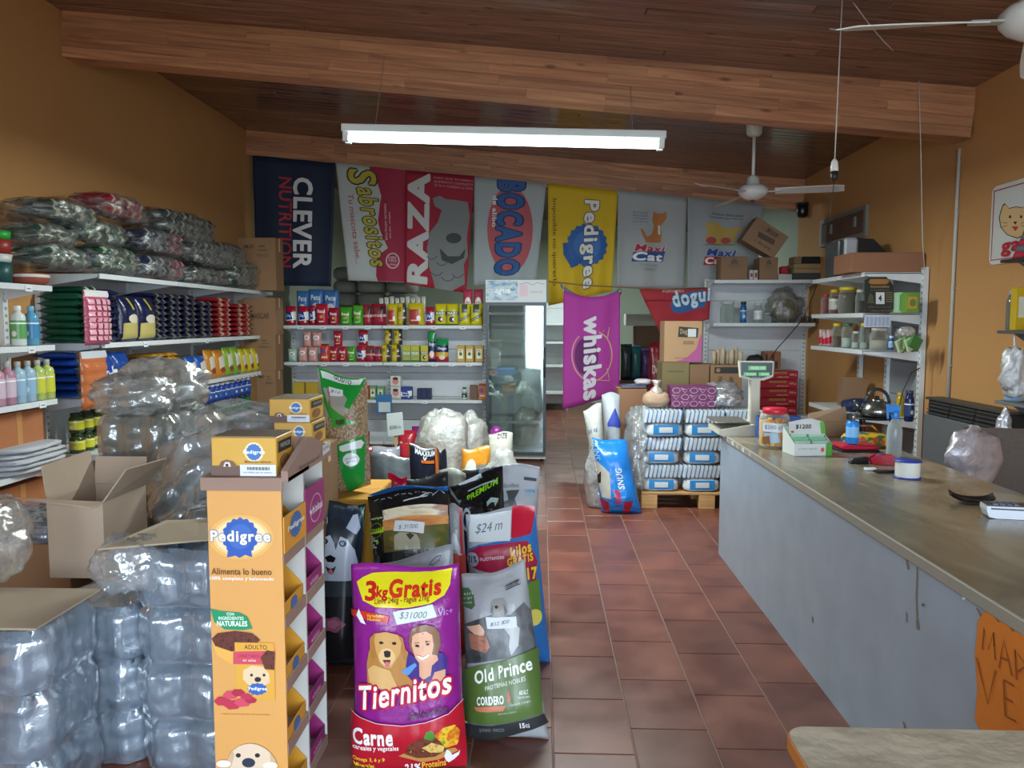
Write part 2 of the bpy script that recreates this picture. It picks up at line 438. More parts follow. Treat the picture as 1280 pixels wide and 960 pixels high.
# ================================================================== THE SETTING
XL, XR, YB, YE, YF = -3.72, 3.22, 9.72, 15.6, -1.3
Y1 = 6.0
def roof(x): return 4.06 - (x - XL)*(4.06-3.40)/(XR-XL)
def wall_mat(name, col, var=.10, dirt=0.25):
    m, N, L, b = nt(name); b.inputs['Roughness'].default_value = .8
    tc = N.new('ShaderNodeTexCoord'); n = N.new('ShaderNodeTexNoise'); n.inputs['Scale'].default_value = .9; n.inputs['Detail'].default_value = 7
    L.new(tc.outputs['Object'], n.inputs[0]); c = C(col)
    mx = N.new('ShaderNodeMix'); mx.data_type = 'RGBA'; mx.inputs[6].default_value = tuple(x*(1-var*1.6) for x in c[:3])+(1,); mx.inputs[7].default_value = tuple(min(1,x*(1+var)) for x in c[:3])+(1,)
    L.new(n.outputs[0], mx.inputs[0]); L.new(mx.outputs[2], b.inputs['Base Color'])
    n2 = N.new('ShaderNodeTexNoise'); n2.inputs['Scale'].default_value = 45; L.new(tc.outputs['Object'], n2.inputs[0])
    bb = N.new('ShaderNodeBump'); bb.inputs['Strength'].default_value = .15; bb.inputs['Distance'].default_value = .01
    L.new(n2.outputs[0], bb.inputs['Height']); L.new(bb.outputs[0], b.inputs['Normal'])
    return m
orange = wall_mat('orange_plaster', '#bd8b54'); greyw = wall_mat('grey_green_plaster', '#a4aea0')
T = .15
g = M(); g.box(XL-T, YF, 0, XL, YB+.2, 4.3, orange); struct(g.build('wall_left'))
g = M(); g.box(XR, YF, 0, XR+T, YB+.2, 4.3, orange); struct(g.build('wall_right'))
g = M(); g.box(XL-T, YB+.2, 0, XL-.0, YE, 4.3, greyw); struct(g.build('wall_back_room_left'))
g = M(); g.box(XR, YB+.2, 0, XR+T, YE, 4.3, greyw); struct(g.build('wall_back_room_right'))
g = M(); g.box(XL-T, YE, 0, XR+T, YE+T, 4.3, greyw); struct(g.build('wall_back'))
# shop front behind the camera: low sill, piers, lintel, glazed openings with bars
g = M()
wf = mat('#b9b2a4', .8)
for x0, x1 in ((XL-T, -3.45), (-1.35, -.45), (-3.45, -2.5), (1.0, 1.25), (2.95, XR+T)): g.box(x0, YF-.15, 0, x1, YF, 4.3, wf)  # unseen left piers widened to shift daylight from the right wall to the left
g.box(XL-T, YF-.15, 2.75, XR+T, YF, 4.3, wf); g.box(-3.45, YF-.15, 0, -1.35, YF, .35, wf); g.box(1.25, YF-.15, 0, 2.95, YF, .35, wf)
struct(g.build('wall_front'))
for k, (x0, x1) in enumerate(((-2.5, -1.35), (1.25, 2.95))):
    g = M(); bm = mat('#e2e2dc', .4)
    for x in (x0, x1-.05): g.box(x, YF-.1, .35, x+.05, YF-.04, 2.75, bm)
    for z in (.35, 1.55, 2.70): g.box(x0, YF-.1, z, x1, YF-.04, z+.05, bm)
    for i in range(1, 9): x = x0+(x1-x0)*i/9; g.tube([(x, YF-.07, .38), (x, YF-.07, 2.72)], .009, mat('#4a4a48', .5), 6)
    struct(g.build('window_%d' % (k+1)))
g = M()
for x in (-.45, .94): g.box(x, YF-.1, 0, x+.06, YF-.02, 2.75, mat('#4d4f50', .4))
g.box(-.45, YF-.1, 2.68, 1.0, YF-.02, 2.75, mat('#4d4f50', .4)); struct(g.build('door_1'))
g = M(); g.box(-14, -16, -.12, 14, YF-.15, -.03, mat('#a8a398', .9)); struct(g.build('trim_pavement'))
# floor: base slab + tiles
def tile_mat():
    m, N, L, b = nt('terracotta')
    oi = N.new('ShaderNodeObjectInfo'); tc = N.new('ShaderNodeTexCoord'); n = N.new('ShaderNodeTexNoise'); n.inputs['Scale'].default_value = 4; n.inputs['Detail'].default_value = 6
    geo = N.new('ShaderNodeNewGeometry'); L.new(geo.outputs['Position'], n.inputs[0])
    r = N.new('ShaderNodeValToRGB'); r.color_ramp.elements[0].position = .3; r.color_ramp.elements[1].position = .72
    r.color_ramp.elements[0].color = C('#5a3026'); r.color_ramp.elements[1].color = C('#7a4838')
    L.new(n.outputs[0], r.inputs[0]); hs = N.new('ShaderNodeHueSaturation'); mr = N.new('ShaderNodeMapRange'); mr.inputs[3].default_value = .82; mr.inputs[4].default_value = 1.12
    L.new(oi.outputs['Random'], mr.inputs[0]); L.new(mr.outputs[0], hs.inputs['Value']); L.new(r.outputs[0], hs.inputs['Color']); L.new(hs.outputs[0], b.inputs['Base Color'])
    m2 = N.new('ShaderNodeMapRange'); m2.inputs[3].default_value = .22; m2.inputs[4].default_value = .5; L.new(n.outputs[0], m2.inputs[0]); L.new(m2.outputs[0], b.inputs['Roughness'])
    return m
tm = tile_mat()
g = M(); g.box(XL-T, YF-.15, -.1, XR+T, YE+T, -.003, mat('#7c685c', .8)); floor = struct(g.build('floor'))
TW, TL = .315, .43
tg = M(); tg.rbox(-TW/2+.003, -TL/2+.003, -.02, TW/2-.003, TL/2-.003, 0, tm, .002); tme = tg.mesh('tile')
gcx = aZ(692, 960).x
cnt = 0; rest = M()
cols = [(c, gcx + TW*(c+.5)) for c in range(-14, 13)]
offs = {c: random.choice((0, .5, .25, .7))*TL for c, _ in cols}
y872 = aZ(640, 872).y; y847 = aZ(640, 847).y
offs[0] = (y872) % TL; offs[1] = (y847) % TL
for c, x in cols:
    if x-TW/2 < XL-.2 or x > XR+.1: continue
    y = YF + TL/2 + (offs[c]-YF) % TL - TL
    while y < YE:
        near = (-5 <= c <= 4) and 1.9 < y < 12.5
        if near and cnt < 295 and y-TL/2 > YF:
            part('tile', tme, floor, (x, y, 0)); cnt += 1
        elif y > YF:
            x0 = max(x-TW/2+.004, XL); x1 = min(x+TW/2-.004, XR); y1 = min(y+TL/2-.004, YE)
            if x1 - x0 > .02: rest.box(x0, y-TL/2+.004, -.02, x1, y1, 0, tm)
        y += TL
o = rest.build('tiles_beyond', floor); o['kind'] = 'stuff'
# ceiling: sloping planks running across the room
pl = wood('#5e4234', '#8c6450', 'x', .2)
ang = math.atan((4.06-3.40)/(XR-XL)); LW = (XR-XL)/math.cos(ang)
ceil = struct(M().box(-LW/2-.1, YF, .02, LW/2+.1, YE, .1, mat('#2c1a14', .9)).build('ceiling', None, ((XL+XR)/2, 0, (4.06+3.40)/2), (0, ang, 0)))
pw = .118; y = YF+pw/2; rnd = random.Random(3)
pms = {}
while y < YE-.05:
    cuts = [-LW/2] + sorted(rnd.uniform(-LW/2+.8, LW/2-.8) for _ in range(1)) + [LW/2]
    if y > YB+.4: cuts = [-LW/2, LW/2]
    for a, b in zip(cuts, cuts[1:]):
        q = M(); q.rbox(-(b-a)/2+.001, -pw/2+.003, -.015, (b-a)/2-.001, pw/2-.003, .02, pl, .007)
        part('plank', q.mesh('plank'), ceil, ((a+b)/2, y, 0))
    y += pw
# two laminated beams
lam = wood('#965e42', '#c48e66', 'x', .42)
def beam(yf, th, zl, zr, hl, name='trim_1'):
    a = math.atan((zl-zr)/(XR-XL)); Lb = (XR-XL)/math.cos(a)
    root = bpy.data.objects.new(name, M().box(-Lb/2, .01, -hl/2+.01, Lb/2, th-.01, hl/2-.01, mat('#6d3f28', .6)).mesh('core'))
    COL.objects.link(root); root.location = ((XL+XR)/2, yf, (zl+zr)/2+hl/2); root.rotation_euler = (0, a, 0); struct(root)
    n = 5; lh = hl/n
    for k in range(n):
        x = -Lb/2
        while x < Lb/2-.01:
            x2 = min(x + rnd.uniform(.5, 1.5), Lb/2)
            if Lb/2-x2 < .4: x2 = Lb/2
            q = M(); q.rbox(-(x2-x)/2, 0, -lh/2+.0008, (x2-x)/2, th, lh/2-.0008, lam, .0018)
            part('board', q.mesh('board'), root, ((x+x2)/2, rnd.uniform(0, .0015), -hl/2+lh*(k+.5)))
            x = x2
    return root
b1 = beam(Y1, .2, 3.70, 3.02, .385, 'trim_1')
b2 = beam(YB, .2, 3.74, 3.02, .385, 'trim_2')
# conduit on the right wall
g = M(); p0 = aX(1196, 187, XR-.015); p1 = aX(1186, 536, XR-.015); ym = (p0.y+p1.y)/2
g.tube([(XR-.015, ym, p0.z), (XR-.015, ym, 2.2), (XR-.015, ym, .95)], .013, mat('#b4b4ac', .5), 10)
for z in (1.3, 1.9, 2.5): g.box(XR-.02, ym-.02, z, XR, ym+.02, z+.02, mat('#8d8d88', .5))
tag(g.build('conduit_pipe'), 'grey conduit pipe running down the right orange wall', 'pipe')
# metal hatch on the right wall
a, b_ = aX(1028, 283, XR).y, aX(1086, 266, XR).y
z0 = aX(1057, 302, XR).z; z1 = aX(1057, 252, XR).z
t = thing('wall_hatch', 'rusty brown metal hatch in a grey frame high on the right wall', 'hatch', (XR, (a+b_)/2, z0))
hw = (a-b_)/2; hh = z1-z0-.12
g = M(); gm = mat('#7f8079', .5, metal=.3)
g.box(-.03, -hw, 0, 0, hw, .04, gm); g.box(-.03, -hw, hh-.04, 0, hw, hh, gm); g.box(-.03, -hw, .04, 0, -hw+.05, hh-.04, gm); g.box(-.03, hw-.05, .04, 0, hw, hh-.04, gm); g.build('frame', t)
g = M(); g.box(-.015, -hw+.05, .04, 0, -.005, hh-.04, mat('#5c4236', .6, var=.3)); g.box(-.015, .005, .04, 0, hw-.05, hh-.04, mat('#5c4236', .6, var=.3)); g.build('door', t)
for dy in (-.35, .3): g = M(); g.box(-.035, dy-.02, hh*.4, -.012, dy+.02, hh*.4+.1, gm); g.build('latch', t)
# fluorescent fixture
def fluoro():
    A = aY(429, 170, 5.72); B = aY(831, 179, 5.72); L_ = (B-A).length; mid = (A+B)/2
    t = thing('fluorescent_light', 'long white fluorescent fixture with lit tubes hanging before the front beam', 'ceiling light', mid, 0, None, (0, -math.atan2(B.z-A.z, B.x-A.x), 0))
    g = M(); wm = mat('#dfe6e6', .4); g.rbox(-L_/2, -.07, .02, L_/2, .07, .075, wm, .006); g.build('housing', t)
    for s in (-1, 1):
        for yy in (-.04, .04): g = M(); g.box(s*(L_/2-.03)-.02, yy-.018, -.045, s*(L_/2-.03)+.02, yy+.018, .02, wm); g.build('tube_socket', t)
    for yy in (-.04, .04):
        g = M(); g.lathe([(.013, -L_/2+.05), (.0155, -L_/2+.06), (.0155, L_/2-.06), (.013, L_/2-.05)], emit('#d8fff2', 9.0), 12, (0, yy, -.018), ax='x'); g.build('tube', t)
    for s in (-.8, .8):
        x = s*L_/2; zt = (3.70-(mid.x+x-XL)*(3.70-3.02)/(XR-XL)) + .19 - mid.z
        g = M(); g.tube([(x, 0, .07), (x, .29, zt)], .002, mat('#888888', .5), 5); g.build('hanging_wire', t)
    la = bpy.data.lights.new('tube_light', 'AREA'); la.shape = 'RECTANGLE'; la.size = L_-.1; la.size_y = .12; la.energy = 150; la.color = (.9, 1, .97)
    lo = bpy.data.objects.new('tube_light', la); COL.objects.link(lo); lo.parent = t; lo.location = (0, 0, -.06)
fluoro()
# daylight through the shop front: portals only guide the sky light
for x, ww, z, hh2 in ((-1.92, 1.15, 1.55, 2.4), (.275, 1.45, 1.37, 2.75), (2.1, 1.7, 1.55, 2.4)):
    la = bpy.data.lights.new('daylight_portal', 'AREA'); la.shape = 'RECTANGLE'; la.size = ww; la.size_y = hh2
    la.cycles.is_portal = True
    lo = bpy.data.objects.new('daylight_portal', la); COL.objects.link(lo); lo.location = (x, YF-.02, z); lo.rotation_euler = (PI/2, 0, 0)

t = thing('fluorescent_light', 'white ceiling fluorescent in the back room, hidden from the aisle by the banners', 'ceiling light', (0.68, 12.4, 3.35))  # invented fixture, out of view, added to lift the dark back of the shop
g = M(); g.rbox(-.42, -.06, .02, .42, .06, .08, mat('#dfe6e6', .4), .006); g.build('housing', t)
g = M(); g.lathe([(.013, -.4), (.0155, -.39), (.0155, .39), (.013, .4)], emit('#d8fff2', 9.0), 12, (0, 0, -.0), ax='x'); g.build('tube', t)
for s_ in (-.3, .3):
    g = M(); g.tube([(s_, 0, .07), (s_, 0, .30)], .003, mat('#888888', .5), 5); g.build('hanging_rod', t)
la = bpy.data.lights.new('tube_light', 'AREA'); la.shape = 'RECTANGLE'; la.size = .8; la.size_y = .1; la.energy = 110; la.color = (.85, 1, .95)  # extra area light of the added back room fixture
lo = bpy.data.objects.new('tube_light', la); COL.objects.link(lo); lo.parent = t; lo.location = (0, 0, -.04)
# ================================================================== BANNERS
class Q:
    """where a point of a surface lies on it, from its four measured corners"""
    def __init__(s, tl, tr, br, bl, org=(0, 0), sc=1.0):
        f = lambda p: (org[0]+p[0]/sc, org[1]+p[1]/sc)
        s.c = [f(tl), f(tr), f(br), f(bl)]; s.org = org; s.sc = sc
    def uv(s, x, y):
        x = s.org[0]+x/s.sc; y = s.org[1]+y/s.sc
        (ax, ay), (bx, by), (cx, cy), (dx, dy) = s.c; u = v = .5
        for _ in range(8):
            px = (ax*(1-u)+bx*u)*(1-v)+(dx*(1-u)+cx*u)*v - x; py = (ay*(1-u)+by*u)*(1-v)+(dy*(1-u)+cy*u)*v - y
            xu = (bx-ax)*(1-v)+(cx-dx)*v; xv = (dx-ax)*(1-u)+(cx-bx)*u
            yu = (by-ay)*(1-v)+(cy-dy)*v; yv = (dy-ay)*(1-u)+(cy-by)*u
            D = xu*yv-xv*yu
            u -= (px*yv-xv*py)/D; v -= (xu*py-px*yu)/D
        return u, v
    def b(s, x0, y0, x1, y1):
        a = s.uv(x0, (y0+y1)/2); c = s.uv(x1, (y0+y1)/2); d = s.uv((x0+x1)/2, y0); e = s.uv((x0+x1)/2, y1)
        return (a[0], d[1], c[0], e[1])
    def pts(s, *p): return [s.uv(*q) for q in p]
    def world(s, Y): return [aY(x, y, Y) for x, y in s.c]
def ellp(cx, cy, rx, ry, n=28, star=0, k=0, a0=0):
    return [(cx+rx*(1+star*math.cos(k*2*PI*i/n))*math.cos(2*PI*i/n+a0), cy+ry*(1+star*math.cos(k*2*PI*i/n))*math.sin(2*PI*i/n+a0)) for i in range(n)]
def banner(q, Y, col, label, paint, seed=0, fold=.02, nf=3.0, name='banner', rod=True, sag=0.0, group=None):
    tl, tr, br, bl = q.world(Y); o = (tl+tr)/2
    W = (tr-tl).length
    def wv(u, v):
        d = fold*(.25+.75*v)*math.sin(u*2*PI*nf+seed)*(.6+.4*math.sin(v*3+seed)) + .5*fold*noise.noise(Vector((u*3+seed, v*3, 0)))
        s_ = -sag*W*math.sin(u*PI)*(1-v)**2
        return Vector((0, d, s_))
    S_ = quad_surf(tl-o, tr-o, br-o, bl-o, 26, 18, wv)
    t = thing(name, label, 'banner', o, 0, group)
    g = M(); rows = S_.r; nu = S_.nu; nv = S_.nv
    fr = rows; bk = [[p+Vector((0, .003, 0)) for p in r] for r in rows]
    pouch_mesh(fr, bk, mat(col, .75, 'cloth')).build('cloth', t)
    P = Print(S_, .7, .0016); P.L = .05; paint(P, q); P.build('print', t)
    return t
def pb_clever(P, q):
    P.text('CLEVER', q.b(266, 170, 360, 620), '#e6e4e4', 90, .045)
    P.text('NUTRITION', q.b(196, 165, 258, 615), '#b02a38', 90, .02)
banner(Q((62,56),(478,95),(455,712),(80,705),(300,180),4), YB-.04, '#16243c', 'navy blue banner with white CLEVER and red NUTRITION lettering, leftmost hanging', pb_clever, 1, .03, 2.4)
def pb_sab(P, q):
    P.poly(q.pts((645,112),(664,113),(824,130),(826,690),(690,686),(680,660),(684,560),(740,520),(700,430),(690,380),(700,300),(708,260),(690,200),(655,150)), '#9c2340')
    for c, bb, sh in (('#2f3526', .10, 0), ('#b8aa3a', .04, 0)):
        P.text('S', q.b(545, 132, 680, 200), c, 90, bb); P.text('abrositos', q.b(600, 222, 690, 608), c, 90, bb, tilt=.14, sp=.16)
    P.text('Tu mascota sabe...', q.b(555, 250, 582, 600), '#b33a4c', 90, .0, tilt=.04)
    P.text('PERROS ADULTOS', q.b(726, 300, 736, 480), '#e2c8cc', 90); P.text('sabor carne', q.b(748, 340, 756, 470), '#e2c8cc', 90)
    P.poly(q.pts(*ellp(764, 583, 34, 40)), '#d8b8c0'); P.poly(q.pts(*ellp(764, 583, 28, 34)), '#9c2340'); P.text('100%', q.b(745, 560, 783, 590), '#d8b8c0', 0); P.text('calidad', q.b(742, 595, 786, 607), '#d8b8c0', 0)
banner(Q((476,92),(824,130),(826,692),(540,682),(300,180),4), YB-.03, '#b9c0bd', 'white and crimson banner with a green Sabrositos name running down it', pb_sab, 2, .03, 2.0)
def pb_raza(P, q):
    P.text('RAZA', q.b(842, 150, 940, 690), '#c9ccca', 270, .07, tilt=0)
    for i in range(3): P.text(('PARA QUE TU PERRO', 'ALIMENTO COMPLETO', 'TE VA A CAMBIAR LA VIDA')[i], q.b(970, 172+i*18, 1165, 182+i*19), '#c9a0aa')
    P.text('RAZA PERROS', q.b(835, 692, 905, 700), '#c9a0aa')
    # grey shaggy animal shape without features
    sh = [(965,270),(1000,258),(1030,275),(1085,280),(1140,290),(1150,360),(1135,470),(1140,560),(1120,600),(1125,700),(1060,735),(975,740),(970,690),(945,610),(935,520),(950,440),(990,390),(1010,330),(975,310)]
    P.poly(q.pts(*sh), '#7f8483')
    for i, (x, y, r) in enumerate(((985,640,30),(1040,665,34),(1090,650,30),(960,560,26),(1010,590,28))):
        P.line(q.pts(*[(x-r+2*r*k/8, y+r*.6*math.sin(PI*k/8)) for k in range(9)]), .012, '#4e5452', 1.5)
    P.poly(q.pts((1000,520),(1040,560),(1100,560),(1130,520),(1120,570),(1060,600),(1010,580)), '#3c4240')
    P.poly(q.pts(*ellp(1070, 470, 38, 26)), '#3c4240')
banner(Q((826,130),(1172,160),(1132,745),(822,700),(300,180),4), YB-.05, '#a02038', 'crimson banner with white RAZA lettering and a grey shaggy shape', pb_raza, 3, .03, 2.2)
def pb_boc(P, q):
    P.poly(q.pts(*ellp(246, 370, 122, 232)), '#b85a62')
    P.otext('BOCADO', q.b(178, 112, 305, 610), '#2f5f9c', '#16305c', .06, .07, rot=90)
    P.text('de alibo', q.b(152, 190, 176, 356), '#e6e6e6', 90, .04)
banner(Q((55,90),(440,125),(385,645),(52,668),(580,200),4.267), YB-.05, '#a9b2b4', 'pale grey banner with blue BOCADO lettering on a red oval above the fridge', pb_boc, 4, .03, 2.4)
def pb_ped(P, q):
    for a in range(3): P.poly(q.pts((560+a*12,500+a*12),(590+a*10,560),(570,570+a*3),(530+a*10,500),(528,440),(600,440)), '#2a5a9c')
    P.poly(q.pts(*ellp(656, 452, 106, 112, 72, .05, 18)), '#2f62a6'); P.poly(q.pts(*ellp(656, 452, 72, 76)), '#3f74b8')
    P.otext('Pedigree', q.b(617, 215, 712, 680), '#eceae0', '#1d2c54', .05, .05, rot=90)
    P.text('Imposible no quererlo', q.b(466, 205, 494, 670), '#4a4426', 90, .0)
banner(Q((448,122),(820,165),(790,700),(450,778),(580,200),4.267), YB-.05, '#d8b41e', 'yellow banner with a blue rosette and Pedigree lettering', pb_ped, 5, .035, 2.6)
def pb_mc(P, q):
    for i in range(4): P.text(('Alimento','Balanceado','Completo','para Gatos')[i], q.b(903, 272+i*17, 982, 284+i*17), '#5f6678')
    P.poly(q.pts((1008,290),(1012,275),(1030,285),(1060,284),(1078,276),(1082,310),(1060,340),(1050,350),(1056,400),(1050,440),(970,440),(950,400),(940,365),(952,368),(975,410),(1000,395),(1012,350),(1002,320)), '#b5743c')
    P.poly(q.pts((1035,345),(1048,350),(1048,400),(1035,390)), '#d9d0c4')
    P.otext('Maxi', q.b(912, 452, 1075, 488), '#b8283a', '#efefef', .04, .05, shear=.2)
    P.poly(q.pts((905,490),(1076,486),(1062,542),(896,540)), '#27508c'); P.text('Cat', q.b(905, 494, 1058, 536), '#f0f0ee', 0, .06, shear=.15)
    P.text('Alimento para gatos', q.b(935, 552, 1035, 566), '#8a9294'); P.text('adultos', q.b(950, 574, 1020, 588), '#8a9294')
banner(Q((822,158),(1190,200),(1175,685),(815,682),(580,200),4.267), YB-.05, '#a8acac', 'white banner with an orange cat figure over Maxi Cat lettering', pb_mc, 6, .035, 2.1)
def pb_mp(P, q):
    P.text('Alimento Balanceado', q.b(118, 188, 275, 200), '#3c4258', 0, .02); P.text('Completo para Perros', q.b(105, 205, 272, 218), '#3c4258', 0, .02)
    P.poly(q.pts((85,240),(105,228),(150,235),(170,255),(230,258),(262,250),(270,268),(240,285),(238,320),(215,340),(100,340),(82,320),(98,280)), '#c0a050')
    P.poly(q.pts(*ellp(115, 322, 26, 18)), '#b04650'); P.poly(q.pts(*ellp(190, 322, 26, 16)), '#b04650'); P.poly(q.pts((70,345),(100,338),(220,340),(240,347)), '#5f8058')
    P.otext('Maxi', q.b(92, 366, 240, 400), '#1f4c9c', '#f0f0f0', .03, .06, shear=.2)
    P.poly(q.pts((84,402),(200,402),(190,446),(76,446)), '#b0242e'); P.text('Can', q.b(86, 408, 180, 440), '#f0f0ee', 0, .06, shear=.15)
    P.text('Alimento para perros', q.b(100, 454, 180, 466), '#7f9aa0'); P.text('adultos', q.b(118, 474, 170, 484), '#7f9aa0')
banner(Q((0,105),(378,142),(340,570),(-2,570),(860,220),4), YB-.04, '#9fa4a5', 'white banner with a yellow dog figure over Maxi Can lettering, rightmost hanging', pb_mp, 7, .035, 2.2)
def pb_wh(P, q):
    P.line(q.pts(*[(192+80*math.cos(a), 265+105*math.sin(a)) for a in [(-70+i*12)*PI/180-0 for i in range(0, 26)]]), .022, '#b98c70', 2)
    P.poly(q.pts(*ellp(170, 268, 48, 78)), '#5c1458')
    P.line(q.pts((235,165),(262,148),(252,200)), .02, '#b98c70', 2); P.line(q.pts((252,320),(262,370),(200,365)), .02, '#b98c70', 2)
    P.text('whiskas', q.b(160, 100, 228, 440), '#c8c4cc', 90, .06)
tw_ = banner(Q((78,10),(305,15),(302,424),(75,488),(680,360),3.2), 8.75, '#9c2c88', 'magenta banner with whiskas lettering hanging low over the back passage', pb_wh, 8, .03, 2.2, sag=.10)
for a_, b_ in (((704.5,364),(704.5,354)),((775,365.5),(775,359))): g = M(); g.tube([aY(*a_, 8.75)-tw_.location, aY(*b_, 8.8)-tw_.location], .003, mat('#c8c4bc'), 5); g.build('tie_string', tw_)
def pb_do(P, q):
    P.poly(q.pts((505,70),(520,40),(560,20),(640,8),(655,40),(640,75),(560,98),(520,100)), '#2b5f9c')
    P.otext('dogui', q.b(515, 12, 662, 88), '#c9dfe8', '#1d4a80', .05, .06, tilt=.10)
    P.text('Alimento', q.b(470, 3, 560, 18), '#d8b8b8')
banner(Q((380,5),(668,0),(660,125),(462,176),(680,360),3.2), 9.3, '#a82a34', 'red flag with pale blue dogui lettering draped above the carton stack', pb_do, 9, .04, 1.5)
q = Q((88,12),(300,18),(330,40),(60,15),(680,360),3.2)
tl, tr, br, bl = aY(700,354,8.83), aY(776,360,8.83), aY(777,367,8.83), aY(701,359,8.83)
S_ = quad_surf(Vector((0,0,0)), tr-tl, br-tl, bl-tl, 20, 4, lambda u, v: Vector((0, .02*math.sin(u*9+v*4), -.14*math.sin(u*PI)-.10*v*math.sin(u*PI))))
ob = pouch_mesh(S_.r, [[p+Vector((0,.01,0)) for p in r] for r in S_.r], mat('#6a7076', .8, 'cloth')).build('cloth_strip', None, tl)
tag(ob, 'sagging strip of grey cloth behind the top of the magenta banner', 'cloth')
g = M(); a = aY(686, 352, 8.8); b = aY(776, 359, 8.8); c = aY(884, 360, 8.98)
g.tube([a, (a+b)/2+Vector((0,0,-.01)), b, (b+c)/2+Vector((0,0,-.02)), c], .009, mat('#7c5a3c', .7), 6)
tag(g.build('wooden_rod'), 'thin brown rod strung across the passage holding up the magenta banner', 'rod')
# security camera
t = thing('security_camera', 'small black security camera at the right end of the rear beam', 'camera', aY(1003, 262, 9.6))
g = M(); g.lathe([(.05,-.02),(.075,0),(.075,.02)], mat('#1c1c1e', .4), 16, (0,0,.06)); g.build('mount', t)
g = M(); g.lathe([(.02,-.10),(.05,-.09),(.068,-.05),(.07,0),(.065,.05)], mat('#17181a', .3), 18); g.build('dome', t)
# ceiling fans
def fan(c, zr, a0, label, r=.74, group='white ceiling fans'):
    t = thing('ceiling_fan', label, 'ceiling fan', c, 0, group)
    wm = mat('#d5d6d2', .4)
    g = M(); g.lathe([(.05, zr-.12), (.07, zr-.10), (.075, zr-.02), (.06, zr)], wm, 18); g.build('canopy', t)
    g = M(); g.lathe([(.016, .1), (.016, zr-.1)], wm, 10); g.build('rod', t)
    g = M(); g.lathe([(.02,-.075),(.06,-.07),(.11,-.04),(.135,-.01),(.135,.03),(.11,.055),(.06,.07),(.055,.13),(.03,.15)], wm, 26); g.lathe([(.005,-.10),(.018,-.09),(.02,-.07)], mat('#3a3a3a', .4), 10); g.build('motor_housing', t)
    for k in range(3):
        a = a0 + k*2*PI/3
        pts = []
        n = 9; vs = []; fs = []
        for i in range(n):
            f = i/(n-1); x = .20+(r-.20)*f; hwd = .045+.028*math.sin(min(1, f*1.3)*PI/2)
            if i == n-1: hwd *= .6
            z = -.012*f; tw = .018
            vs += [(x, -hwd, z+tw), (x, hwd, z-tw), (x, hwd, z-tw-.006), (x, -hwd, z+tw-.006)]
        for i in range(n-1):
            o = i*4
            for j in range(4): fs.append((o+j, o+4+j, o+4+(j+1) % 4, o+(j+1) % 4))
        fs += [(0,1,2,3), (n*4-1, n*4-2, n*4-3, n*4-4)]
        g = M(); g.add(vs, fs, wm); bl = g.build('blade', t, (0,0,0), (0,0,a))
        g = M(); g.box(.10, -.02, -.012, .26, .02, -.002, mat('#a9aaa8', .4, metal=.4)); g.build('blade_arm', t, (0,0,0), (0,0,a))
    return t
c = aY(941, 240, 7.5); fan(c, roof(c.x)-c.z-.0, -.35, 'white three-blade ceiling fan seen whole behind the long front beam', .80)
c = aY(1296, 24, 3.3); fan(c, roof(c.x)-c.z, PI*.985, 'white ceiling fan at the top right corner with one blade reaching in', .80)
# pendant socket and its cable
t = thing('pendant_socket', 'white and black lamp socket hanging empty on a thin cable', 'lamp holder', aY(1043, 212, 4.6))
o = t.location
g = M(); g.lathe([(.008,.06),(.018,.045),(.022,.01),(.022,-.01)], mat('#dcdcd6', .4), 14); g.build('socket_shell', t)
g = M(); g.lathe([(.021,-.01),(.021,-.045),(.014,-.062)], mat('#1a1a1a', .5), 14); g.build('socket_base', t)
h = aY(1052, 25, 4.6); h.z = roof(h.x)
g = M(); g.tube([Vector((0,0,.055)), h-o], .0035, mat('#c8c4bc', .6), 6)
k1 = aY(1148, 86, Y1-.03)
pts = [(h-o)*(1-i/8)+(k1-o)*(i/8)+Vector((0,0,-.06*math.sin(PI*i/8))) for i in range(9)]; g.tube(pts, .0035, mat('#c8c4bc', .6), 6)
k2 = aY(1153, 300, 6.38); k3 = aY(1156, 338, 6.38); km = aY(1151, 185, Y1-.02)
g.tube([k1-o, km-o, k2-o, k3-o], .0035, mat('#c8c4bc', .6), 6); x = g.build('cable', t); 
g = M(); d1 = aY(1040, 245, 6.0); g.tube([Vector((0,0,-.06)), Vector((-.01,0,-.2)), Vector((-.015,.0,-.34))], .0022, mat('#222222', .6), 5); g.build('thin_wire', t)
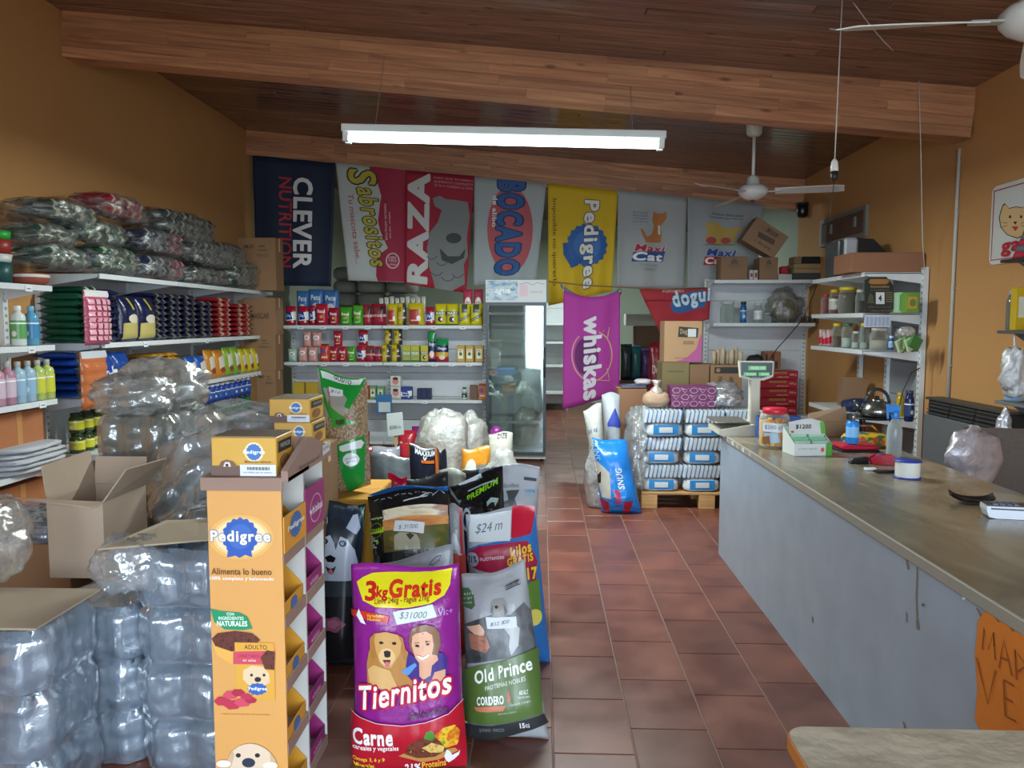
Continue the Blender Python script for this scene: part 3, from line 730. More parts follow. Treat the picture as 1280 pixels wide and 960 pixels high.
# ================================================================== SHELVING
WH = '#d3d8d9'
def shelf_unit(name, label, W, D, levels, posts, loc, rotz, H, back=True, endpanel=(), slat=True, lip=.035, wedge=True, tagsat=None, backspan=None, base=None):
    """local frame: x along the unit from 0 to W, front at y=-D, back at y=0"""
    t = thing(name, label, 'shelf unit', loc, rotz)
    wm = mat(WH, .4); 
    for i, (a, b) in enumerate(zip(posts, posts[1:])):
        for z in levels:
            g = M(); g.box(a+.004, -D, z-.012, b-.004, -.03, z, wm); g.box(a+.004, -D-.006, z-lip, b-.004, -D+.004, z+.002, wm); g.build('shelf', t)
        if back and (backspan is None or i in backspan):
            zz = .1; k = 0
            while zz < H-.05:
                z2 = min(zz+.30, H); g = M(); g.rbox(a+.02, -.012, zz+.002, b-.02, -.002, z2-.002, mat('#c6cace', .5) if slat else mat('#8d9298', .5), .004); g.build('back_panel', t); zz = z2
    for x in posts:
        g = M(); g.box(x-.025, -.04, 0, x+.025, .0, H, wm)
        dk = mat('#50555a', .6)
        for k in range(int(H/.05)): g.box(x-.010, -.0412, .03+k*.05, x-.004, -.0398, .05+k*.05, dk); g.box(x+.004, -.0412, .03+k*.05, x+.010, -.0398, .05+k*.05, dk)
        g.build('post', t)
        for z in levels:
            if wedge:
                for s in ((-1, 1) if (x > posts[0]+.01 and x < posts[-1]-.01) else ((1,) if x < .01 else (-1,))):
                    g = M(); xx = x + s*.006; g.prism([(-.04, z-.005), (-D+.01, z-.005), (-D+.01, z-.03), (-.04, z-.095)], xx-.002, xx+.002, wm, ax='x'); g.build('bracket', t)
    for (x0, x1, z, n) in (tagsat or []):
        for i in range(n):
            xx = x0 + (x1-x0)*(i+.5)/n
            g = M(); g.box(xx-.035, -D-.011, z-.045, xx+.035, -D-.008, z-.008, mat('#dfe3e6', .5)); g.box(xx-.02, -D-.0118, z-.03, xx+.015, -D-.011, z-.024, mat('#444444')); g.build('price_card', t)
    for x in endpanel:
        g = M(); g.box(x-.012, -D*.0-.06, 0, x+.012, 0, H, wm); g.build('end_panel', t)
    return t
# back unit (faces the camera)
YBK = 9.30   # shelf front edge
bl = aY(352, 407, YBK); brt = aY(605, 407, YBK); midp = aY(478, 407, YBK)
DB = .42; ZB = [aY(480, 500, YBK).z, aY(480, 453, YBK).z, aY(480, 407, YBK).z]
WB = brt.x-bl.x
shelf_unit('shelf_unit', 'white slotted shelf unit at the back, left of the glass door fridge', WB, DB, [.18]+ZB, [0.02, midp.x-bl.x, WB-.02], (bl.x, YBK+DB, 0), 0, ZB[2]+.02,
   tagsat=[(.1, 1.2, ZB[2], 4), (1.35, 2.4, ZB[2], 3), (.1, 1.2, ZB[1], 4), (1.35, 2.4, ZB[1], 5), (1.0, 2.0, ZB[0], 2)])
# left far unit (faces right): local x -> +Y, front at +X
XLF = -3.24
yl0 = aX(120, 341, XLF).y; yl1 = 9.22; DL = XLF-XL-.01; ZL = [.66, 1.08, 1.49, 2.0]
shelf_unit('shelf_unit', 'long white shelf unit along the left orange wall', yl1-yl0, DL, ZL, [0.03, (yl1-yl0)*.34, (yl1-yl0)*.67, yl1-yl0-.03], (XL+.01, yl0, 0), PI/2, 2.0,
   tagsat=[(.2, 1.1, ZL[2], 1), (1.3, 2.3, ZL[2], 1), (2.4, 3.5, ZL[1], 9)])
# left near unit: only its far ends are in view
XLN = -3.34; yn1 = 5.18; ZN = [.67, 1.12, 1.49, 1.89]
yn0 = 3.7
shelf_unit('shelf_unit', 'near white shelf unit at the left edge holding bottles and folded cloths', yn1-yn0, XLN-XL-.01, ZN, [0.03, yn1-yn0-.03], (XL+.01, yn0, 0), PI/2, 1.92, back=False,
   tagsat=[(.95, 1.45, ZN[3], 1), (1.0, 1.4, ZN[2], 1), (1.1, 1.47, ZN[1], 1)])
for zc in (.05, .70):
    for k in range(2):
        y0 = 4.05+k*.56
        t = thing('carton', '%s brown carton %s the near left shelf unit' % (('rear', 'front')[1-k] if False else ('front', 'rear')[k], ('on the floor under', 'standing behind the cloths on')[zc > .1]), 'box', (XL+.03, y0, zc if zc > .1 else 0))
        g = M(); hh = .58 if zc < .1 else .36; g.rbox(0, 0, 0, .26, .52, hh, mat('#a5673f', .8, 'card'), .004); g.build('body', t); g = M(); g.box(-.001+.26, .25, 0, .262, .30, hh, mat('#b98350', .3)); g.build('tape', t)
# right unit on the right wall (faces left): local x -> -Y
XRF = 2.70; yr0 = aX(1083, 345, XRF).y; yr1 = aX(1015, 355, XRF).y
DR = XR-.01-XRF; WR = yr1-yr0; ZR = [.84, 1.41, 1.72, 2.06]
shelf_unit('shelf_unit', 'white shelf unit on the right wall behind the counter', WR, DR, ZR, [0.03, WR*.5, WR-.025], (XR-.01, yr1, 0), -PI/2, 2.10, slat=False, backspan=(1,), tagsat=[(WR-.3, WR-.1, ZR[2], 0)])
g = M(); 
# front-facing back-right unit
YBR = 9.05; xa = aY(889, 356, YBR).x; xb = XR-.02; ZBR = [.55, aY(940, 404, YBR).z, aY(940, 350, YBR).z]
shelf_unit('shelf_unit', 'white slotted shelf unit facing the room in the far right corner', xb-xa, .42, ZBR, [0.03, xb-xa-.03], (xa, YBR+.42, 0), 0, ZBR[2]+.03)
# far back-room shelves
t = shelf_unit('shelf_unit', 'dim white shelf unit far down the back passage', .7, .35, [.35, .85, 1.28, 1.62], [0.03, .67], (aY(684, 450, 14.2).x-.3, 14.5, 0), 0, 2.0, back=True)
# ================================================================== FRIDGE
Yf = 9.0
A = aY(607, 350, Yf); B = aY(683, 350, Yf); fx0, fx1 = A.x, B.x; ztop = A.z; cxf = (fx0+fx1)/2; hwf = (fx1-fx0)/2
t = thing('display_fridge', 'tall glass door drinks fridge with a printed header at the back', 'fridge', (cxf, Yf, 0))
gm = mat('#3a4046', .4, metal=.2); lm = mat('#c9cfd2', .35); zh = aY(640, 377, Yf).z; dB = .6
zd0 = aY(640, 568, Yf).z
g = M(); g.box(-hwf, .0, .1, -hwf+.03, dB, zh, gm); g.box(hwf-.03, 0, .1, hwf, dB, zh, gm); g.box(-hwf, dB-.03, .1, hwf, dB, zh, mat('#dfe4e6', .4)); g.box(-hwf+.03, .04, .1, hwf-.03, dB-.03, .14, lm); g.box(-hwf, 0.0, zh-.03, hwf, dB, ztop, mat('#d5d9da', .4)); g.build('cabinet', t)
g = M(); g.box(-hwf, -.01, .03, hwf, .02, zd0-.01, mat('#b9b7ae', .5)); g.build('kick_panel', t)
for x in (-hwf+.05, hwf-.05):
    for y in (.05, dB-.06):
        g = M(); g.lathe([(.02, 0), (.02, .1)], mat('#222222'), 10, (x, y, 0)); g.build('foot', t)
for z in (.45, .78, 1.1, 1.42, 1.74):
    g = M(); 
    for i in range(14): x = -hwf+.04+(2*hwf-.08)*i/13; g.box(x-.002, .09, z, x+.002, dB-.04, z+.004, lm)
    g.box(-hwf+.03, .085, z-.012, hwf-.03, .093, z+.02, lm); o = g.build('wire_shelf', t)
dr = t
g = M(); w_ = .035
g.box(-hwf+.004, -.045, zd0, -hwf+w_, -.003, zh-.01, gm); g.box(hwf-w_, -.045, zd0, hwf-.004, -.003, zh-.01, gm); g.box(-hwf+w_, -.045, zd0, hwf-w_, -.003, zd0+w_, gm); g.box(-hwf+w_, -.045, zh-.05, hwf-w_, -.003, zh-.01, gm); d = g.build('door', t)
def mirror_glass():
    m, N, L, b = nt('door_glass'); b.inputs['Base Color'].default_value = (.55,.62,.62,1); b.inputs['Roughness'].default_value = .03; b.inputs['Metallic'].default_value = .9
    tr = N.new('ShaderNodeBsdfTransparent'); tr.inputs[0].default_value = (.85,.92,.9,1); mx = N.new('ShaderNodeMixShader'); mx.inputs[0].default_value = .3
    L.new(tr.outputs[0], mx.inputs[1]); L.new(b.outputs[0], mx.inputs[2]); L.new(mx.outputs[0], N['Material Output'].inputs[0]); return m
g = M(); g.box(-hwf+w_, -.03, zd0+w_, hwf-w_, -.024, zh-.05, mirror_glass()); g.build('glass', d)
g = M(); g.tube([(hwf-.02, -.06, 1.0), (hwf-.02, -.06, 1.35)], .01, mat('#2c2f33', .4)); g.build('handle', d)
S_ = quad_surf((-hwf+.01, -.002, ztop-.01), (hwf-.01, -.002, ztop-.01), (hwf-.01, -.002, zh+.015), (-hwf+.01, -.002, zh+.015))
P = Print(S_); P.rect(0, 0, .53, 1, photo_mat('water', ['#3f6f9c', '#86a8be', '#c6d4da', '#4f86a4'], 9, (1,1,2))); P.rect(.53, 0, 1, 1, '#cfd0ce'); P.text('agua', (.14, .42, .40, .72), '#e8eef2', 0, .05, shear=.3)
P.rect(.56, .2, .70, .8, '#d8b7c0'); P.line([(.56,.18),(.70,.10),(.78,.22),(.86,.10),(.98,.18)], .012, '#8a8a8a', .4); P.text('refrescos frios', (.74, .5, .95, .62), '#9a8f90'); P.build('header_print', t)
g = M(); g.box(-hwf, -.012, zh-.008, hwf, .0, zh+.012, lm); g.build('header_trim', t)
bg = superblob(.17, .14, .24, film('#cfd2cc', .75, .3), 3); o = bg.build('plastic_bag', None, (cxf+.12, Yf+.3, .145)); tag(o, 'white plastic bag on the bottom shelf inside the glass door fridge', 'bag')
# ================================================================== PRODUCT MAKERS
PC = {}
def pouch(name, label, cat, loc, w, h, t, col, paint=None, rotz=0.0, group=None, seed=0, rot=None, rough=.25, nu=8, nv=10, wr=.03, key=None, top=0.0, belly=.35, pl=None, sag=0.0):
    k = (key, round(w, 3), round(h, 3), round(t, 3), str(col), seed)
    if key is None or k not in PC:
        fr, bk = pouch_rows(w, h, t, nu, nv, seed, wr, top, sag, belly)
        m = col if not isinstance(col, str) else mat(col, rough, 'pouch')
        body = pouch_mesh(fr, bk, m).mesh('pouch'); pm = None
        if paint:
            P = Print(Surf(fr), rough, .0005)
            if pl: P.L = pl
            paint(P); pm = P.mesh() if P.n else None
        PC[k] = (body, pm)
    body, pm = PC[k]
    r = thing(name, label, cat, loc, rotz, group, rot)
    part('bag_body' if h > .5 else 'pouch_body', body, r)
    if pm: part('print', pm, r)
    return r
def carton(label, loc, w, d, h, col='#a8835e', rotz=0.0, paint=None, tape='#c9a97c', cat='box', name='carton', group=None, sidepaint=None, rough=.8, topc=None):
    """front face at local y=0, running back to y=d"""
    t = thing(name, label, cat, loc, rotz, group)
    g = M(); g.rbox(-w/2, 0, 0, w/2, d, h, mat(col, rough, 'card'), .003); g.build('body', t)
    g = M(); fm = mat(topc or col, rough, 'card'); g.box(-w/2+.004, .002, h, w/2-.004, d/2-.003, h+.004, fm); g.build('flap', t); g = M(); g.box(-w/2+.004, d/2+.003, h, w/2-.004, d-.002, h+.004, fm); g.build('flap', t)
    if tape:
        g = M(); g.box(-w/2+.0, d/2-.025, h+.004, w/2, d/2+.025, h+.0055, mat(tape, .3)); g.box(w/2, d/2-.025, h*.75, w/2+.0012, d/2+.025, h+.004, mat(tape, .3)); g.build('tape', t)
    if paint:
        P = Print(quad_surf((-w/2, 0, h), (w/2, 0, h), (w/2, 0, 0), (-w/2, 0, 0)), .5); paint(P); P.build('print', t)
    if sidepaint:
        P = Print(quad_surf((w/2, 0, h), (w/2, d, h), (w/2, d, 0), (w/2, 0, 0)), .5); sidepaint(P); P.build('side_print', t)
    return t
def jar(name, label, cat, loc, r, h, body, capc, labelc=None, group=None, prof=None, cap_r=None, content=None, cap_h=None, n=18, neck=.75, key=None, lab=(.2, .72), words=None, labh=None):
    k = ('jar', r, round(h, 3), str(body), str(capc), str(labelc), neck, content, words)
    cr = cap_r or r*neck; ch = cap_h or h*.12; hb = h-ch
    if k not in PC:
        bmt = body if not isinstance(body, str) else mat(body, .15)
        g = M(); g.lathe([(r*.85, 0), (r, h*.03), (r, hb*.80), (r*.9, hb*.88), (cr*.95, hb*.95), (cr*.9, hb)], bmt, n); me = g.mesh('body')
        g = M(); g.lathe([(cr, hb-.002), (cr*1.05, hb), (cr*1.05, h-.003), (cr*.95, h)], mat(capc, .4), n); mc = g.mesh('cap')
        ml = None; mi = None
        if labelc:
            rr = r*1.012; rows = [[Vector((rr*math.cos(a), rr*math.sin(a), hb*z)) for a in [(-PI*1.25+PI*1.5*i/16) for i in range(17)]] for z in (lab[1], lab[0])]
            g = M(); q = Surf(rows); P = Print(q, .35, .0004); P.rect(0, 0, 1, 1, labelc)
            P.rect(.1, .12, .9, .2, '#f0f0ea')
            if words: P.text(words, (.3, .35, .62, .62), '#22335a', 0, .03)
            P.ell(.5, .72, .07, .16, '#d9dcd4', 14); ml = P.mesh()
        if content:
            g = M(); ct = content[1]; g.lathe([(r*.8, .004), (r*.93, h*.04), (r*.93, hb*ct)], mat(content[0], .6), n); mi = g.mesh('contents')
        PC[k] = (me, mc, ml, mi)
    me, mc, ml, mi = PC[k]
    t = thing(name, label, cat, loc, random.uniform(-.4, .4) if not words else 0, group)
    part('jar_body' if 'jar' in name else 'bottle_body' if 'bottle' in name else 'body', me, t); part('cap', mc, t)
    if ml: part('paper_label', ml, t)
    if mi: part('contents', mi, t)
    return t
def flat_pack(label, loc, w, d, t_, col, lab, rotz, group, key, seed=0, parent=None, name='food_pack', cat='bag', tilt=0.0):
    """pouch lying on its back with its filled end towards the front"""
    k = ('fp', round(w, 2), round(d, 2), round(t_, 2), col, lab, seed)
    if k not in PC:
        fr, bk = pouch_rows(w, d, t_, 8, 12, seed, .04)
        body = pouch_mesh(fr, bk, mat(col, .25, 'pouch')).mesh('pack')
        P = Print(Surf([fr[-4], fr[-3], fr[-2], fr[-1], bk[-2], bk[-3], bk[-4]]), .3, .0006); P.L = .3
        if lab: P.ell(.30-.05*seed, .42, .09, .26, lab, 14); P.ell(.70+.03*seed, .5, .06, .2, lab, 12)
        PC[k] = (body, P.mesh() if lab else None)
    body, pm = PC[k]
    if parent is None:
        o = thing(name, label, cat, loc, rotz, group)
        a = part('pack_body', body, o, (0, 0, t_/2), (-PI/2+PI, 0, 0) if False else (-PI/2, 0, 0))
        if pm: part('print', pm, o, (0, 0, t_/2), (-PI/2, 0, 0))
        return o
    M_ = Matrix.Translation(loc) @ Matrix.Rotation(rotz, 4, 'Z')
    a = part('pack', body, parent, loc, (Matrix.Rotation(rotz, 4, 'Z') @ Matrix.Rotation(-PI/2, 4, 'X')).to_euler())
    if pm: part('print', pm, a)
    return a
# ================================================================== BACK SHELVES
YP = YBK+.05
def bxy(p0, p1, pt, pb, Y=YP):
    a = aY(p0, (pt+pb)/2, Y); b = aY(p1, (pt+pb)/2, Y); c = aY((p0+p1)/2, pt, Y); d = aY((p0+p1)/2, pb, Y)
    return (a.x+b.x)/2, b.x-a.x, c.z-d.z
def pr_redblue(P):
    P.poly([(0,.4),(1,.28),(1,.72),(0,.78)], '#e9ecef'); P.poly([(.1,.34),(.55,.28),(.75,.68),(.15,.72)], '#1f3f96'); P.text('Dog', (.2,.42,.6,.6), '#f0f0f0', 0, .04, shear=.2); P.ell(.72, .8, .12, .07, '#c9b39a', 12)
def pr_royal(P):
    P.text('Raza', (.18,.28,.82,.42), '#f2e8e4', 0, .06); P.ell(.5, .6, .14, .08, '#e3a83a', 12); P.rect(.3,.8,.7,.85,'#f2e0dd')
def pr_green(P):
    P.text('Raza', (.18,.32,.82,.46), '#eef4e4', 0, .06); P.ell(.5, .6, .16, .08, '#c6b43c', 12); P.rect(.3,.82,.7,.86,'#d8ecc0')
def pr_redphoto(P):
    P.ell(.5, .3, .3, .14, '#7a4038', 14); P.rect(0,.5,1,.6,'#dfc7c3'); P.text('carne', (.15,.51,.85,.59), '#8c1c2c', 0, .02); P.rect(.62,.1,.96,.42,'#3a2a2c')
def pr_pink(P):
    P.ell(.5,.38,.34,.16,'#f3e2de',16); P.text('cat', (.3,.32,.7,.44), '#7c5a58', 0, .03); P.ell(.5,.38+.2,.2,.05,'#d8a49a',12)
def pr_yelred(P):
    P.poly([(.1,.3),(.75,.28),(.7,.95),(.1,.95)], '#b23a3c'); P.ell(.7,.68,.14,.12,'#f0e4dc',12); P.rect(.2,.75,.8,.8,'#ecd8d0')
def pr_yeldark(P):
    P.rect(.62,.0,1,1,'#3a342c'); P.ell(.3,.3,.2,.12,'#9c7a2c',12); P.rect(.05,.62,.95,.7,'#d9b4a4'); P.ell(.78,.36,.1,.05,'#efe9d8',10)
def pr_yelgreen(P):
    P.rect(0,.36,1,.52,'#1f4a2c'); P.text('MAXI', (.1,.38,.9,.5), '#eef0e0', 0, .05); P.ell(.5,.72,.26,.13,'#2c3550',14); P.ell(.6,.72,.1,.07,'#e8e6dc',10); P.rect(0,.93,1,1,'#2c6a34')
def pr_yelphoto(P):
    P.rect(.22,.03,.75,.42,'#4a5a56'); P.poly([(.05,.72),(.95,.46),(.95,.58),(.05,.84)], '#202624'); P.line([(.1,.77),(.9,.53)], .05, '#c9cdc8', 1.4)
def pr_navy(P):
    P.rect(0,0,1,.28,'#1e8a4a'); P.rect(0,.58,1,.78,'#d8b03c'); P.rect(0,.78,1,1,'#a82c34'); P.text('Dogo', (.15,.36,.85,.5), '#eceff4', 0, .05); P.ell(.5,.8,.25,.1,'#ddd6c8',12)
def pr_navy2(P):
    P.rect(0,0,1,.32,'#1e8a4a'); P.text('Dogo', (.15,.36,.85,.5), '#eceff4', 0, .05); P.rect(0,.68,1,.9,'#b8383c'); P.ell(.5,.75,.28,.12,'#eae6e0',12)
def pr_blue(P):
    P.ell(.5,.6,.3,.22,'#d9d2d4',16); P.ell(.5,.66,.16,.12,'#b8475a',12); P.text('Pets', (.2,.16,.8,.3), '#dfe6ee', 0, .04)
def pr_paleg(P):
    P.ell(.5,.4,.34,.16,'#e3e6e0',14); P.ell(.5,.42,.16,.05,'#4a8c68',12); P.text('leche', (.3,.8,.7,.88), '#406a54', 0, .02)
def pr_orange(P):
    P.ell(.35,.4,.3,.16,'#7a4a8c',12); P.text('snack', (.2,.65,.85,.8), '#ffe9cc', 0, .05); P.rect(0,0,1,.1,'#8c2c24')
def pr_goldbox(P):
    P.rect(.15,.2,.8,.8,'#efe8d0'); P.ell(.48,.5,.2,.12,'#3f6a3c',12); P.text('MIEL', (.25,.25,.7,.34), '#8a6a1c', 0, .04)
ROW = 'products on the back shelf unit'
desc = {}
def bpouch(row, p0, p1, pt, pb, col, fn, what, base=None, back=0.0, dz=0.0, h=None, name='food_pouch', t=None):
    Y = YP+.06+back; x, w_, h_ = bxy(p0, p1, pt, pb, Y)
    z = ZB[row]+.003+dz
    hh = h or h_
    pouch(name, what, 'pet food pouch', (x, Y, z), w_*.97, hh, t or min(.09, w_*.55), col, fn, 0, ROW, seed=len(PC) % 5, key=fn.__name__ if fn else 'plain')
    return z+hh
U = 'on the upper back shelf'; Mi = 'on the middle back shelf'
upper = [(357,370,382,'#b01c34',pr_redblue,'red pouch with blue and white label, leftmost %s'),
 (373,386,382,'#b01c34',pr_redblue,'red pouch with blue and white label, second from left %s'),
 (387,394,381,'#a81a30',pr_redblue,'narrow red pouch wedged between two rows, third from left %s'),
 (395,410,379,'#b8203a',pr_royal,'large red pouch with white name, fourth from left %s'),
 (411,424,384,'#a81c32',pr_royal,'smaller red pouch with white name, beside the green ones %s'),
 (425,440,383,'#4a9c24',pr_green,'green pouch, left one of the two %s'),
 (441,454,381,'#4fa428',pr_green,'green pouch, right one of the two %s'),
 (454,465,380,'#a8243a',pr_redphoto,'red pouch with pale band, right beside the green pouches %s'),
 (465,483,379,'#a01e34',pr_redphoto,'wide dark red pouch with pale band by the yellow ones %s'),
 (484,497,379,'#cdb820',pr_yelred,'yellow pouch with red panel, leftmost of the yellow ones %s'),
 (497,508,378,'#cdb820',pr_yeldark,'yellow and dark brown pouch %s'),
 (510,530,378,'#d2bc1e',pr_yelred,'wide yellow pouch with red panel in the middle %s'),
 (532,543,383,'#a82038',pr_redblue,'red pouch with blue label standing between yellow pouches %s'),
 (544,558,379,'#d3c41c',pr_yelgreen,'yellow pouch with green name band, left one of two %s'),
 (558,573,379,'#d3c41c',pr_yelgreen,'yellow pouch with green name band, right one of two %s'),
 (574,588,379,'#d6c820',pr_yelphoto,'yellow pouch with a dark striped photo, left one of two %s'),
 (588,603,379,'#d6c820',pr_yelphoto,'yellow pouch with a dark striped photo, beside the fridge %s')]
for p0, p1, pt, c, fn, l in upper: bpouch(2, p0, p1, pt, 406, c, fn, l % U)
for i, (p0, p1, pt) in enumerate(((371,387,362),(386,405,360),(404,424,361))):
    bpouch(2, p0, p1, pt, 405, '#3f6fa8', pr_blue, ('left', 'middle', 'right')[i]+' blue pillow bag of the three behind the red pouches', back=.16)
for i, (p0, p1) in enumerate(((579,591),(592,604))): bpouch(2, p0, p1, 360, 405, '#b8405a', pr_pink, ('left', 'right')[i]+' tall pink box shaped pack behind the yellow pouches by the fridge', back=.16)
for i in range(9): bpouch(2, 474+i*6.6, 479.5+i*6.6, 371-(i % 3), 405, '#c6c8bc', None, 'slim white sachet, %s in the row behind the upper back shelf pouches' % (ORD[i]+' from left'), back=.20, t=.025, name='sachet')
middle = [(360,371,433,'#a9c4b4',pr_paleg,'pale green pouch, leftmost %s'),(373,384,431,'#d39a90',pr_pink,'pink pouch, left one of the lower pair %s'),(385,397,431,'#d39a90',pr_pink,'pink pouch, right one of the lower pair %s'),
 (400,412,427,'#cf4a2c',pr_orange,'orange pouch %s'),(412,423,430,'#ae1e36',pr_royal,'red pouch just right of the orange one %s'),(423,434,430,'#ae1e36',pr_royal,'red pouch just left of the green one %s'),
 (434,445,430,'#4a9c24',pr_green,'only green pouch %s'),(446,457,429,'#ae1e36',pr_redblue,'red pouch with blue label right of the green one %s'),(457,468,429,'#a4243a',pr_redphoto,'red pouch with pale band %s'),(468,477,430,'#a01c30',pr_redphoto,'narrow red pouch left of the yellow ones %s'),
 (477,488,428,'#cdbc1c',pr_yeldark,'yellow and brown pouch, left one of the lower pair %s'),(489,501,428,'#cdbc1c',pr_yeldark,'yellow and brown pouch, right one of the lower pair %s')]
zt = {}
for i, (p0, p1, pt, c, fn, l) in enumerate(middle): zt[i] = bpouch(1, p0, p1, pt, 449, c, fn, l % Mi)
dz = lambda i: zt[i]-ZB[1]
for p0, p1, i, c, fn, l in ((379,389,1,'#cf958c',pr_pink,'pink pouch stacked on the lower ones, left one of two'),(390,402,2,'#cf958c',pr_pink,'pink pouch stacked on the lower ones, right one of two'),
    (417,428,5,'#b02038',pr_royal,'lone red pouch stacked above two red ones'),(448,460,7,'#b02038',pr_redblue,'red and blue pouch stacked above its row'),
    (481,490,10,'#cdbc1c',pr_yeldark,'yellow and brown pouch stacked, left one of two'),(492,503,11,'#cdbc1c',pr_yeldark,'yellow and brown pouch stacked, taller right one of two')):
    bpouch(1, p0, p1, 411, 430, c, fn, l+' '+Mi, dz=dz(i))
for i, (p0, p1, pt, fn, l) in enumerate(((535,545,411,pr_navy2,'tall navy pouch with green top'),(545,561,420,pr_navy,'wide navy pouch with green top and yellow band'))): bpouch(1, p0, p1, pt, 449, '#1d2c58', fn, l+' '+Mi)
def pr_can(P): P.rect(0,.3,1,.8,'#8fa05c'); P.text('MAXI', (.1,.38,.9,.55), '#f0f0e4', 0, .04); P.rect(0,.88,1,1,'#2f6f34')
for i, (p0, p1, c, fn, l) in enumerate(((503,513,'#b8b41c',pr_can,'yellow green packet, left one of three together'),(513.5,524,'#b8b41c',pr_can,'yellow green packet, middle one of three together'),(526,535,'#c2b81e',pr_yelgreen,'yellow green packet, right one of three together'))):
    x, w_, h_ = bxy(p0, p1, 429, 449, YP+.04); carton(l+' '+Mi, (x, YP+.04, ZB[1]+.003), w_, .10, h_, c, 0, fn, None, 'packet', 'packet', ROW, rough=.35)
for i, (p0, p1) in enumerate(((571,581),(582,592),(594,604))):
    x, w_, h_ = bxy(p0, p1, 429, 449, YP+.04); carton(('left','middle','right')[i]+' gold box of the three by the fridge '+Mi, (x, YP+.04, ZB[1]+.003), w_, .12, h_, '#b8922c', 0, pr_goldbox, None, 'box', 'box', ROW, rough=.4)
Lo = 'on the lower back shelf'
def pr_face(P): P.ell(.5,.45,.32,.3,'#c98a80',16); P.ell(.5,.2,.28,.14,'#3a2c28',14); P.rect(.1,.85,.9,.92,'#8a8a8a')
for p0, p1, pt, dz_, h_, c, fn, l in ((366,380,478,0,None,'#c0a030',None,'yellow packet, left one of two'),(382,397,478,0,None,'#bd9c2c',None,'yellow packet, right one of two'),(445,452,483,0,None,'#c8502c',pr_goldbox,'narrow orange box'),(453,461,482,0,None,'#c8502c',pr_goldbox,'second orange box'),(462,470,482,0,None,'#6f9c74',pr_goldbox,'pale green box, left one of two'),(471,480,483,0,None,'#6f9c74',pr_goldbox,'pale green box, right one of two'),
    (488,501,484,0,None,'#d8d2cc',pr_face,'small box with a face photo, lower one of two'),(501,515,483,0,None,'#27408c',pr_redblue,'blue box beside the face boxes'),(521,527,485,0,None,'#222c50',None,'dark blue tin, left one of three'),(527,533,485,0,None,'#222c50',None,'dark blue tin, middle one of three'),(533,539,485,0,None,'#222c50',None,'dark blue tin, right one of three'),(587,597,481,0,None,'#6a4a34',None,'brown box'),(598,608,479,0,None,'#c8702c',pr_orange,'orange and black box next to the fridge')):
    x, w_, h2 = bxy(p0, p1, pt, 498, YP+.03); carton(l+' '+Lo, (x, YP+.03, ZB[0]+.003), w_*.97, .1, h2, c, 0, fn, None, 'box', 'box', ROW, rough=.4)
    if 'lower one' in l: carton('small box with a face photo, upper one of two '+Lo, (x, YP+.03, ZB[0]+.008+h2), w_*.97, .1, h2, c, 0, fn, None, 'box', 'box', ROW, rough=.4)
x, w_, h_ = bxy(577, 583, 483, 498); jar('bottle', 'tiny white bottle with a dark label '+Lo, 'bottle', (x, YP+.05, ZB[0]+.003), .03, h_, '#cdd2cc', '#2a5a3c', '#2c4a3c', ROW, n=12)
# grey sacks piled behind the back shelf unit, seen under the banners
k = 0
for c, (p0, p1) in enumerate(((420,448),(449,484),(485,522),(523,560))):
    for r in range(13 if c < 3 else 9):
        Y = 11.2; a = aY(p0, 370, Y); b = aY(p1, 370, Y); z = .002 + r*.187
        if c == 3 and r > 8: continue
        g = superblob((b.x-a.x)/2*1.0, .3, .1, mat('#85857a', .8, 'soft'), r+c*7, .06, 2.0, 3.6, 14, 8, amp2=.0)
        tag(g.build('sack', None, ((a.x+b.x)/2+random.uniform(-.012,.012), Y, z)), 'plump grey sack, %s up in the %s column behind the back shelf unit' % (ORD[r], ORD[c]), 'sack', 'grey sacks piled behind the shelf unit')
# base-level goods in front of the back unit
for i, (p0, p1, pt, Y, c, l) in enumerate(((436,462,545,8.6,'#8c2030','dark red patterned bag low in front of the back shelf unit'),(462,500,565,8.2,'#b02438','red bag lying low beside the price sign stick'),(497,520,538,8.5,'#c22c3c','bright red bag under the lower back shelf'),(515,532,533,8.7,'#8c2a80','purple bag beside the bright red one under the lower back shelf'),(528,543,532,8.8,'#b83a34','orange red bag next to the purple one'),(445,462,541,8.4,'#3c6ca0','small blue and white bag low on the left of the price sign'))):
    a = aY(p0, pt, Y); b = aY(p1, pt, Y); pouch('food_bag', l, 'pet food bag', ((a.x+b.x)/2, Y, .003), b.x-a.x, a.z, .16, c, pr_royal if i in (1, 2) else None, random.uniform(-.15,.15), 'bags on the floor before the back shelves', seed=i)
for i, (p0, p1, pt, Y) in enumerate(((520,585,515,7.0),(555,610,520,7.5))):
    a = aY(p0, pt, Y); b = aY(p1, pt, Y); w_ = (b.x-a.x)
    g = superblob(w_/2, .2, (a.z)/1.9, film('#c4c5be', .7, .35, 9, .9), i+4, .22, 2.0, 2.6, 36, 30, amp2=.035)
    tag(g.build('plastic_sack', None, ((a.x+b.x)/2, Y, .003)), ('leaning left', 'squarer right')[i]+' translucent white plastic sack standing before the fridge', 'sack', 'translucent sacks')
    g = superblob(w_/2*.8, .15, (a.z)/2.4, mat('#cfc9b8', .8, 'soft'), i+9, .06, 1.7, 2.6, 18, 14); 
    o = g.build('contents', COL.objects[-1] if False else bpy.data.objects['plastic_sack' if i == 0 else 'plastic_sack.001'], (0, 0, .02))
t = thing('price_sign', 'grey price card on a wooden stick standing among the bags', 'sign', aY(495, 582, 6.9)); o = t.location
g = M(); a = aY(496, 545, 6.9)-o; b = aY(496, 582, 6.9)-o; g.box(-.012, 0, -.6, .012, .012, a.z+.05, mat('#a98758', .7)); g.build('stick', t)
